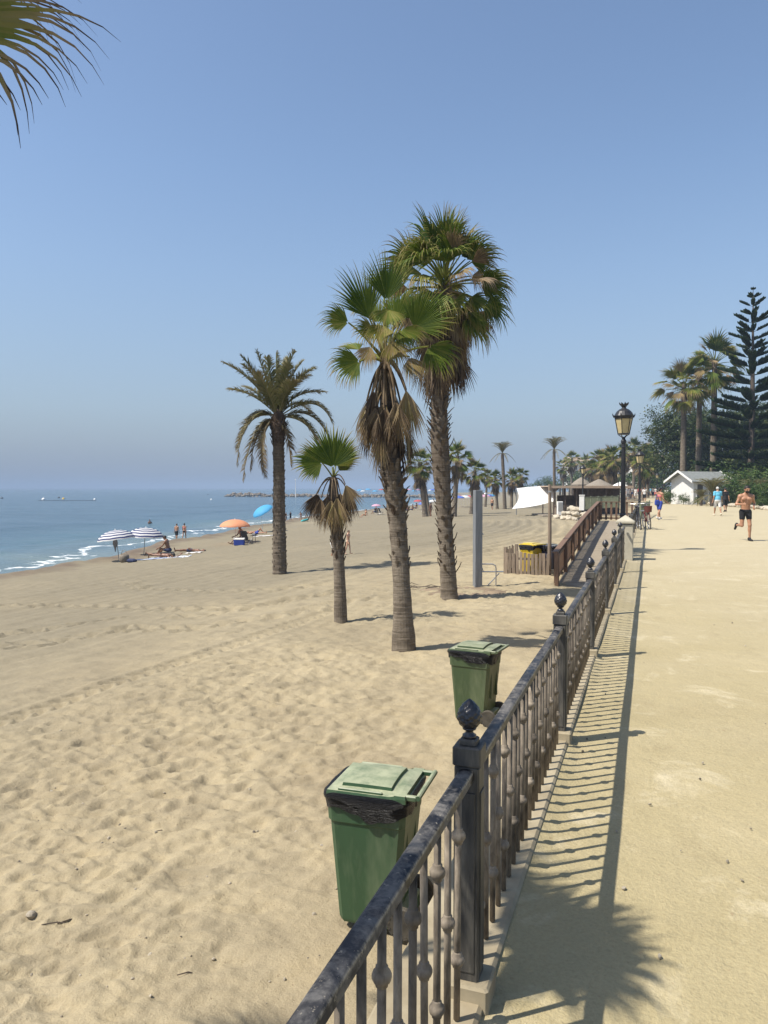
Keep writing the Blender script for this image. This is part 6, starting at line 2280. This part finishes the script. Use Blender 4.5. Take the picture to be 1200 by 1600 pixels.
# runner -------------------------------------------------------------------------
Jr = skeleton(lean=7, hipL=(12, 2), kneeL=14, hipR=(4, 3), kneeR=92, shL=(-22, 24), elL=92, inL=46, shR=(10, 26), elR=88, inR=58, head=(6, 4), twist=-5)
person(on_level(1164, 845, 0), (-.10, -1), 'shirtless bearded runner in black shorts and shoes coming toward the camera', Jr, 'skin_tan',
       [('shorts', (.46, .97, .004), 'cl_black'), ('shoes', None, 'cl_black'), ('hair', 0, 'hair_dark'), ('beard', None, 'hair_dark')], 1.01, .0085, muscle=1.0)
# man in the blue polo, from behind
Jm = skeleton(lean=3, hipL=(16, 3), kneeL=6, hipR=(-14, 3), kneeR=14, shL=(-14, 12), elL=20, shR=(12, 12), elR=18)
person(on_level(1121, 806, 0), (.12, 1), 'older man in light blue polo and white shorts walking away', Jm, 'skin_tan',
       [('shirt', (1.10, .62), 'cl_lblue'), ('shorts', (.88, 1.08, .014), 'cl_white'), ('shoes', None, 'cl_cream'), ('hair', 0, 'hair_grey')], 1.0, .011, fat=1.12)
Jc = skeleton(lean=2, hipL=(-12, 3), kneeL=14, hipR=(14, 3), kneeR=4, shL=(10, 8), shR=(-10, 8))
person(on_level(1133, 800, 0), (.1, 1), 'companion in black clothes walking just ahead of the man in blue', Jc, 'skin_tan',
       [('shirt', (1.0, .7), 'cl_black'), ('shorts', (.95, 1.02, .012), 'cl_black'), ('shoes', None, 'cl_black'), ('hair', 0, 'hair_dark')], .97, .013)
# woman with the blue wrap
Jw = skeleton(lean=2, hipL=(16, 3), kneeL=2, hipR=(-18, 3), kneeR=8, shL=(22, 8), elL=60, shR=(8, 10), elR=45)
person(on_level(1030, 812, 0), (.85, .55), 'woman in a pink top and blue shorts standing mid stride by the bicycles', Jw, 'skin_tan',
       [('top', None, 'cl_pink'), ('shorts', (.78, 1.04, .012), 'cl_blue'), ('shoes', None, 'cl_white'), ('hair', .08, 'hair_dark')], .98, .011, female=True)
wb = on_level(1027, 812, 0)
b = MB(); b.box((0, 0, .92), (.26, .14, .30), bev=.05); b.tube([(-.1, 0, 1.05), (-.02, .04, 1.38), (.1, 0, 1.05)], .014, 6)
t = thing('shoulder_bag', (wb.x - .02, wb.y - .12, 0), 'blue shoulder bag hanging at the side of the woman by the bicycles', 'bag', rz=.4); b.build('bag_body', M['cl_blue'], t)

# seated and lying bathers ----------------------------------------------------------
SIT = dict(hipL=(104, 10), kneeL=70, hipR=(96, 8), kneeR=52)
ROT = np.array(Matrix.Rotation(R_(90), 3, 'X'))


def ground_pt(px, py):
    p = on_sand(px, py)
    if p.z < SEA - .05: p = on_level(px, py, SEA); return Vector((p.x, p.y, max(SEA - .12, gz(p.x, p.y))))
    return Vector((p.x, p.y, seat_z(p.x, p.y)))


J = skeleton(lean=16, shL=(52, 6), elL=22, shR=(30, 12), elR=40, head=(0, 14), **SIT)
person(ground_pt(264, 870), (-1, .12), 'tanned man sitting on a towel beside the striped parasols', J, 'skin_dark', [('shorts', (.5, 1.0, .008), 'cl_navy'), ('hair', 0, 'hair_dark')], 1.0, .012)
J = skeleton(lean=0, hipL=(4, 4), kneeL=4, hipR=(-2, 4), kneeR=10, shL=(150, 20), elL=70, shR=(140, 22), elR=70, head=(0, -25), root=ROT)
person(ground_pt(229, 874) + Vector((0, 0, .02)), (.95, -.3), 'woman lying on the striped towel under the right striped parasol', J, 'skin_dark', [('briefs', None, 'cl_black'), ('hair', .10, 'hair_dark')], 1.0, .013, female=True)
J = skeleton(lean=-4, hipL=(8, 4), kneeL=10, hipR=(2, 4), kneeR=4, shL=(5, 7), elL=10, shR=(5, 7), elR=10, root=np.array(Matrix.Rotation(R_(-90), 3, 'X')))
person(ground_pt(272, 866) + Vector((0, 0, .02)), (-.95, -.2), 'sunbather lying flat behind the sitting man', J, 'skin_dark', [('shorts', (.4, 1.0, .006), 'cl_navy'), ('hair', 0, 'hair_dark')], 1.0, .013)
J = skeleton(lean=10, shL=(30, 10), elL=40, shR=(36, 10), elR=40, **SIT)
person(ground_pt(378, 850), (-.7, -.6), 'man sitting under the peach orange parasol behind the blue cooler', J, 'skin_dark', [('shorts', (.5, 1.0, .006), 'cl_navy'), ('hair', 0, 'hair_dark')], 1.02, .013)
J = skeleton(lean=0, hipL=(52, 5), kneeL=100, hipR=(3, 5), kneeR=5, shL=(10, 20), shR=(12, 16), root=np.array(Matrix.Rotation(R_(-90), 3, 'X')))
person(ground_pt(418, 836) + Vector((0, 0, .02)), (.97, -.2), 'sunbather on the back with a raised knee under the blue parasol', J, 'skin_tan', [('shorts', (.4, 1.0, .006), 'cl_blue'), ('hair', 0, 'hair_dark')], 1.0, .014)
# couple at the water's edge
J = skeleton(lean=2, hipL=(10, 3), kneeL=4, hipR=(-10, 3), kneeR=8, shL=(-8, 8), shR=(8, 8))
p = ground_pt(276, 843); person(p, (.3, 1), 'boy in dark shorts walking at the water edge, left of the pair', J, 'skin_tan', [('shorts', (.7, 1.0, .012), 'cl_black'), ('hair', 0, 'hair_brown')], .86, .014)
J2 = skeleton(lean=2, hipL=(-8, 3), kneeL=8, hipR=(12, 3), kneeR=4, shL=(12, 8), shR=(-8, 8))
p = ground_pt(288, 842); person(p, (.25, 1), 'girl in a dark bikini walking at the water edge, right of the pair', J2, 'skin_tan', [('briefs', None, 'cl_black'), ('top', None, 'cl_pink'), ('hair', .06, 'hair_dark')], .86, .014, female=True)
# children by the short palm
p = ground_pt(544, 869); person(p, (.9, -.4), 'child with bare back standing just right of the short palm trunk', J, 'skin_fair', [('briefs', None, 'cl_cream'), ('hair', 0, 'hair_brown')], .62, .012)
J3 = skeleton(lean=24, hipL=(34, 5), kneeL=50, hipR=(18, 5), kneeR=36, shL=(40, 10), elL=20, shR=(30, 10), elR=30, head=(0, 10))
p = ground_pt(519, 871); person(p, (.9, -.2), 'child bending with a white cloth left of the short palm trunk', J3, 'skin_tan', [('shorts', (.7, 1.0, .012), 'cl_white'), ('hair', 0, 'hair_dark')], .62, .012)
# group playing by the water
J4 = skeleton(lean=0, hipL=(4, 6), hipR=(-4, 6), shL=(25, 30), elL=30, shR=(10, 12), elR=40)
for px, py, sk, w, s, lab in ((447, 815, 'skin_fair', [('shorts', (.7, 1, .01), 'cl_grey'), ('hair', 0, 'hair_brown')], .58, 'child in grey shorts at the water right of the date palm trunk'), (454, 815, 'skin_dark', [('shirt', (1, .6), 'cl_black'), ('shorts', (.8, 1, .01), 'cl_black'), ('hair', .05, 'hair_dark')], .62, 'child in black at the water beside the grey shorted one'), (470, 814, 'skin_tan', [('briefs', None, 'cl_navy'), ('hair', .08, 'hair_dark')], .58, 'child standing beside the teal inflatable at the water')):
    person(ground_pt(px, py), (random.uniform(-1, 1), .5), lab, J4, sk, w, s, .016)
p = on_sand(677 - 4, 808); person(p, (.7, -.6), 'tanned woman walking beside the twin fan palm', J2, 'skin_dark', [('briefs', None, 'cl_black'), ('top', None, 'cl_black'), ('hair', .1, 'hair_dark')], .92, .016, female=True)
J5 = skeleton(lean=-8, shL=(-30, 10), elL=10, shR=(-30, 10), elR=10, **SIT)
person(ground_pt(571, 808), (-.8, -.4), 'sunburnt bather sitting on the sand left of the pink parasol', J5, 'skin_tan', [('briefs', None, 'cl_red'), ('hair', .05, 'hair_dark')], .9, .016, female=True)
person(ground_pt(587, 803), (-.6, .6), 'dark bather sitting in the shade of the pink parasol', J5, 'skin_dark', [('shorts', (.5, 1, .01), 'cl_navy'), ('hair', 0, 'hair_dark')], 1.0, .018)
for px, py, lab in ((644, 799, 'bather sitting by the water left of the red parasol'), (650, 797, 'bather lounging below the red parasol'), (636, 800, 'leftmost bather at the water before the red parasol')):
    person(ground_pt(px, py), (random.uniform(-1, 1), .3), lab, J5, 'skin_dark', [('shorts', (.5, 1, .01), 'cl_navy'), ('hair', 0, 'hair_dark')], 1.0, .02)
p = on_level(234, 818, SEA); person(p, (.4, -.6), 'bather standing chest deep in the sea beyond the striped parasols', J4, 'skin_dark', [('shorts', (.6, 1, .01), 'cl_navy'), ('hair', 0, 'hair_dark')], 1.0, .018, sink=1.25)
p = on_sand(769, 797); WALK1 = person(p, (-.5, -.7), 'tanned man standing under the palms left of the white sail', J, 'skin_tan', [('shorts', (.7, 1, .01), 'cl_black'), ('hair', 0, 'hair_dark')], 1.0, .018)

# far walkers on the promenade -------------------------------------------------------
PROT = [person((0, 0, 0), (0, -1), 'tmp', Jm, 'skin_tan', [('shirt', (1.02, .6), 'cl_white'), ('shorts', (.85, 1.02, .012), 'cl_black'), ('hair', 0, 'hair_dark')], 1, .02),
        person((0, 0, 0), (0, -1), 'tmp', J2, 'skin_tan', [('shirt', (.95, .4), 'cl_cream'), ('skirt', .9, 'cl_white'), ('hair', .1, 'hair_brown')], .95, .02, female=True)]
WL = [(981, 783, 0, 'cl_white', 'cl_grey', 'walker in white shirt right beside the nearest lamp shaft'), (993, 780, 1, 'cl_white', 'cl_white', 'far walker dressed all in white between the two lamps'), (1007, 785, 0, 'cl_white', 'cl_black', 'walker in white shirt and black shorts right of the second lamp'), (1013, 778, 1, 'cl_cream', 'cl_grey', 'far walker in a cream top behind the bicycles'),
      (1020, 778, 0, 'cl_white', 'cl_navy', 'far walker in white and navy left of the woman in blue'), (1041, 783, 1, 'cl_white', 'cl_cream', 'pale dressed walker just right of the woman in blue'), (988, 777, 0, 'cl_grey', 'cl_navy', 'small far walker in grey between the lamps'), (998, 776, 0, 'cl_red', 'cl_black', 'small far walker in a red shirt behind the second lamp'),
      (1003, 776, 1, 'cl_pink', 'cl_white', 'tiny far walker in a pink top'), (1016, 775, 0, 'cl_lblue', 'cl_cream', 'tiny far walker in a light blue shirt'), (1024, 776, 1, 'cl_white', 'cl_pink', 'tiny far walker in a pink skirt'), (984, 776, 1, 'cl_black', 'cl_white', 'tiny far walker in a black top'), (1010, 774, 0, 'cl_cream', 'cl_navy', 'tiny far walker in a cream shirt, farthest of the crowd'), (1028, 774, 0, 'cl_white', 'cl_grey', 'tiny far walker in grey shorts behind the woman in blue')]
used = set()
for i, (px, py, k_, top_m, bot_m, lab) in enumerate(WL):
    loc = on_level(px, py, 0)
    if k_ not in used: o = PROT[k_]; used.add(k_)
    else: o = copy_tree(PROT[k_])
    o.location = loc; o.rotation_euler = (0, 0, random.choice((0, math.pi)) + random.uniform(-.4, .4)); o['label'] = lab; o['group'] = 'walkers far along the promenade'
    for ch in o.children:
        nm = ch.name.split('.')[0]
        if nm in ('shirt', 'shorts', 'skirt'):
            ch.material_slots[0].link = 'OBJECT'; ch.material_slots[0].material = M[top_m if nm == 'shirt' else bot_m]

# ================================================================== THINGS ON THE BEACH
def cloth(name, px, py, w, l, rz, mat, label, cat='towel'):
    p = ground_pt(px, py); b = MB(); n = 12; vs = []
    for i in range(n + 1):
        for j in range(n + 1):
            x = (i / n - .5) * w; y = (j / n - .5) * l; q = Vector((x, y, 0)); q.rotate(Matrix.Rotation(rz, 3, 'Z'))
            z = base_h(np.array([p.x + q.x]), np.array([p.y + q.y]))[0] - gz(p.x, p.y)
            vs.append((q.x, q.y, z + .03 + .012 * math.sin(5 * i + j * 3) + .01 * math.sin(i * 2.2)))
    b.add(vs, [(i * (n + 1) + j, (i + 1) * (n + 1) + j, (i + 1) * (n + 1) + j + 1, i * (n + 1) + j + 1) for i in range(n) for j in range(n)], 0, [(j / n) for i in range(n + 1) for j in range(n + 1)])
    o = b.build(name, mat, None, True, p); tag(o, label, cat, 'towels on the sand'); return o


M['towel_b'] = canopy_mat('striped_towel', (.62, .66, .72), (.05, .12, .35))
M['towel_w'] = mat_noisy('speckled_towel', (.20, .28, .42), (.72, .73, .72), 14, .9, .3, .01, lo=.42, hi=.55)
cloth('towel', 228, 876, 1.9, 1.0, YAW + .1, M['towel_b'], 'blue and white striped towel under the lying woman')
cloth('towel', 264, 873, 2.2, 1.25, YAW + .1, M['towel_w'], 'speckled blue white towel under the sitting man')
cloth('towel', 303, 865, .9, .6, YAW, M['cl_white'], 'small white towel right of the sitting man')
cloth('towel', 416, 838, 1.9, .8, YAW, M['cl_white'], 'white towel under the sunbather with the raised knee')
p = ground_pt(194, 880); t = thing('beach_bag', p, 'brown wicker beach bag at the foot of the left striped parasol', 'bag')
b = MB(); b.lathe([(.17, 0), (.24, .12), (.25, .30), (.20, .42), (.185, .42), (.23, .28)], n=16); b.build('bag_body', M['bike_red'] if False else M['thatch'], t, smooth=True)
b = MB(); b.tube([(-.18, 0, .40), (-.1, 0, .6), (.1, 0, .6), (.18, 0, .40)], .015, 6); b.build('handle', M['thatch'], t)
p = ground_pt(206, 880); t = thing('beach_bag', p, 'flat dark bag lying beside the brown wicker bag', 'bag'); b = MB(); b.box((0, 0, .09), (.5, .3, .2), bev=.07); b.build('bag_body', M['cl_navy'], t)
# grey cloth hung on the leaning parasol pole
pb_ = on_sand(187, 878); Dp = cam_depth(pb_); tp = at_depth(180, 846, Dp)
t = thing('hanging_towel', tp, 'grey towel hung on the leaning pole of the left striped parasol', 'towel')
b = MB(); b.lathe([(.05, .12), (.12, .06), (.15, -.10), (.11, -.22), (.06, -.34), (.03, -.50), (.02, -.55)], (0, 0, 0), 14, sq=(1, .7)); b.build('towel_cloth', M['cl_grey'], t, smooth=True)
# cooler, chair and little table under the orange parasol
p = ground_pt(374, 853); t = thing('cooler', p, 'blue cool box with a pale lid below the peach orange parasol', 'cooler', rz=YAW)
b = MB(); b.box((0, 0, .19), (.62, .38, .36), bev=.03, taper=(1.06, 1.06)); b.build('box', M['cl_blue'], t)
b = MB(); b.box((0, 0, .405), (.68, .42, .07), bev=.025); b.build('lid', M['white_paint'], t); b = MB(); b.tube([(-.34, 0, .3), (-.36, -.05, .48), (.36, -.05, .48), (.34, 0, .3)], .015, 6); b.build('handle', M['white_paint'], t)


def beach_chair(px, py, rz, label, mat='cl_black'):
    t = thing('beach_chair', ground_pt(px, py), label, 'chair', 'folding chairs on the beach', rz)
    b = MB(); b.box((0, 0, .24), (.52, .46, .03), bev=.01); b.build('seat', M[mat], t)
    b = MB(); b.box((0, .32, .56), (.52, .03, .66), rot=Matrix.Rotation(-.35, 3, 'X'), bev=.01); b.build('backrest', M[mat], t)
    for sx in (-.26, .26):
        b = MB(); b.tube([(sx, -.24, 0), (sx, .30, .50)], .014, 6); b.tube([(sx, .28, 0), (sx, -.22, .46), (sx, .22, .48)], .014, 6); b.build('leg', M['steel'], t)


beach_chair(387, 851, YAW + 2.6, 'dark folding chair right of the blue cool box')
p = ground_pt(397, 850); t = thing('side_table', p, 'little dark table standing right of the folding chair', 'table')
b = MB(); b.box((0, 0, .50), (.36, .30, .03)); b.build('table_top', M['cl_black'], t)
for sx in (-.12, .12):
    b = MB(); b.tube([(sx, 0, 0), (sx * .6, 0, .49)], .016, 6); b.build('leg', M['cl_black'], t)
b = MB(); b.box((0, 0, .58), (.24, .16, .14), bev=.03)
tag(b.build('cloth_bag', M['cl_grey'], None, loc=p), 'dark pouch on the little table by the folding chair', 'bag')
beach_chair(596, 803, YAW + 2, 'dark lounger chair right of the pink parasol')
beach_chair(590, 803.5, YAW + 2.4, 'second dark chair under the pink parasol')
p = ground_pt(476, 815); t = thing('inflatable', p, 'teal inflatable ring at the water near the short palm', 'inflatable')
b = MB(); N = 20; K = 8; vs = []
for q in range(N):
    a = 2 * math.pi * q / N
    for k_ in range(K):
        e = 2 * math.pi * k_ / K; r = .36 + .11 * math.cos(e); vs.append((r * math.cos(a), r * math.sin(a) * .9, .14 + .11 * math.sin(e) + .3 * r * math.cos(a)))
b.add(vs, [(q * K + k_, q * K + (k_ + 1) % K, ((q + 1) % N) * K + (k_ + 1) % K, ((q + 1) % N) * K + k_) for q in range(N) for k_ in range(K)]); b.build('ring', M['cl_teal'], t, smooth=True)
# driftwood, twigs and stones lying about on the near sand
TW = M['bark']
for i, (px, py, L, a, lab) in enumerate(((85, 1463, .26, .5, 'thin dark twig at the lower left on the sand'), (290, 1530, .16, .6, 'small pale stick lying near the bottom of the sand'), (250, 1305, .10, .3, 'tiny twig in the middle of the footprints'), (105, 1450, .20, .9, 'short twig just above the lower left twig'))):
    p = ground_pt(px, py); b = MB(); d = Vector((math.cos(a), math.sin(a), 0)) * L / 2
    b.tube([p - d * .6 + Vector((0, 0, .008)), p + Vector((.01, .012, .013)), p + d * .5 + Vector((0, 0, .008))], [.003, .0045, .002], 6)
    tag(b.build('twig', TW), lab, 'twig', 'twigs on the sand')
p = ground_pt(668, 925); b = MB(); rq = random.Random(12)
for i in range(16):
    a = rq.uniform(-.6, .6) + YAW; L = rq.uniform(.2, .7); c = RGT * rq.uniform(-.55, .75) + FWD * rq.uniform(-.3, .3)
    d = Vector((math.cos(a), math.sin(a), 0)) * L / 2; h = Vector((0, 0, rq.uniform(.02, .12)))
    b.tube([c - d + Vector((0, 0, .01)), c + h, c + d + Vector((0, 0, .03))], [.012, .01, .004], 5)
tag(b.build('dry_twigs', TW, loc=p), 'heap of dry twigs on the sand left of the tallest palm base', 'twigs')
p = ground_pt(50, 1443); k_ = obj('stone', ROCKS[2], None, p + Vector((0, 0, .01))); k_.scale = (.035, .05, .04); tag(k_, 'small pale broken stone at the lower left of the sand', 'stone')
rr = random.Random(99)
for i in range(26):
    d = 2.6 * (14 / 2.6) ** rr.random(); lat = rr.uniform(.24, .52) * d; q = W(lat, d)
    if q.x < -.4: continue
    s = rr.uniform(.004, .011)
    k_ = obj('pebble', ROCKS[rr.randrange(6)], None, (q.x, q.y, .006 + s * .3)); k_.scale = (s, s * 1.3, s); k_.rotation_euler = (rr.random(), rr.random(), rr.random() * 6)
    tag(k_, 'small pebble lying on the pale compacted promenade', 'pebble', 'pebbles on the promenade')
    if i % 4 == 0:
        k_.material_slots[0].link = 'OBJECT'; k_.material_slots[0].material = M['dark_rock']
for i in range(70):
    d = 3.9 * (9 / 3.9) ** rr.random(); lat = rr.uniform(-.5, .02) * d; q = W(lat, d)
    s = rr.uniform(.005, .016)
    k_ = obj('pebble', ROCKS[rr.randrange(6)], None, (q.x, q.y, seat_z(q.x, q.y) + s * .2)); k_.scale = (s, s * 1.3, s); k_.rotation_euler = (rr.random(), rr.random(), rr.random() * 6)
    tag(k_, 'small pebble lying on the trodden sand', 'pebble', 'pebbles on the sand')
    if i % 3 == 0:
        k_.material_slots[0].link = 'OBJECT'; k_.material_slots[0].material = M['dark_rock']
# ================================================================== HAZE
hz, nt_h, bs_h = new_mat('haze_air')
nt_h.nodes.remove(bs_h)
pv = nt_h.nodes.new('ShaderNodeVolumePrincipled')
pv.inputs['Color'].default_value = (.45, .58, .76, 1)
pv.inputs['Density'].default_value = .0005
pv.inputs['Anisotropy'].default_value = -.2
nt_h.links.new(pv.outputs[0], nt_h.nodes['Material Output'].inputs['Volume'])
b = MB()
b.box((0, 3150, 10.5), (14000, 7000, 35))
tag(b.build('haze', hz), kind='stuff')
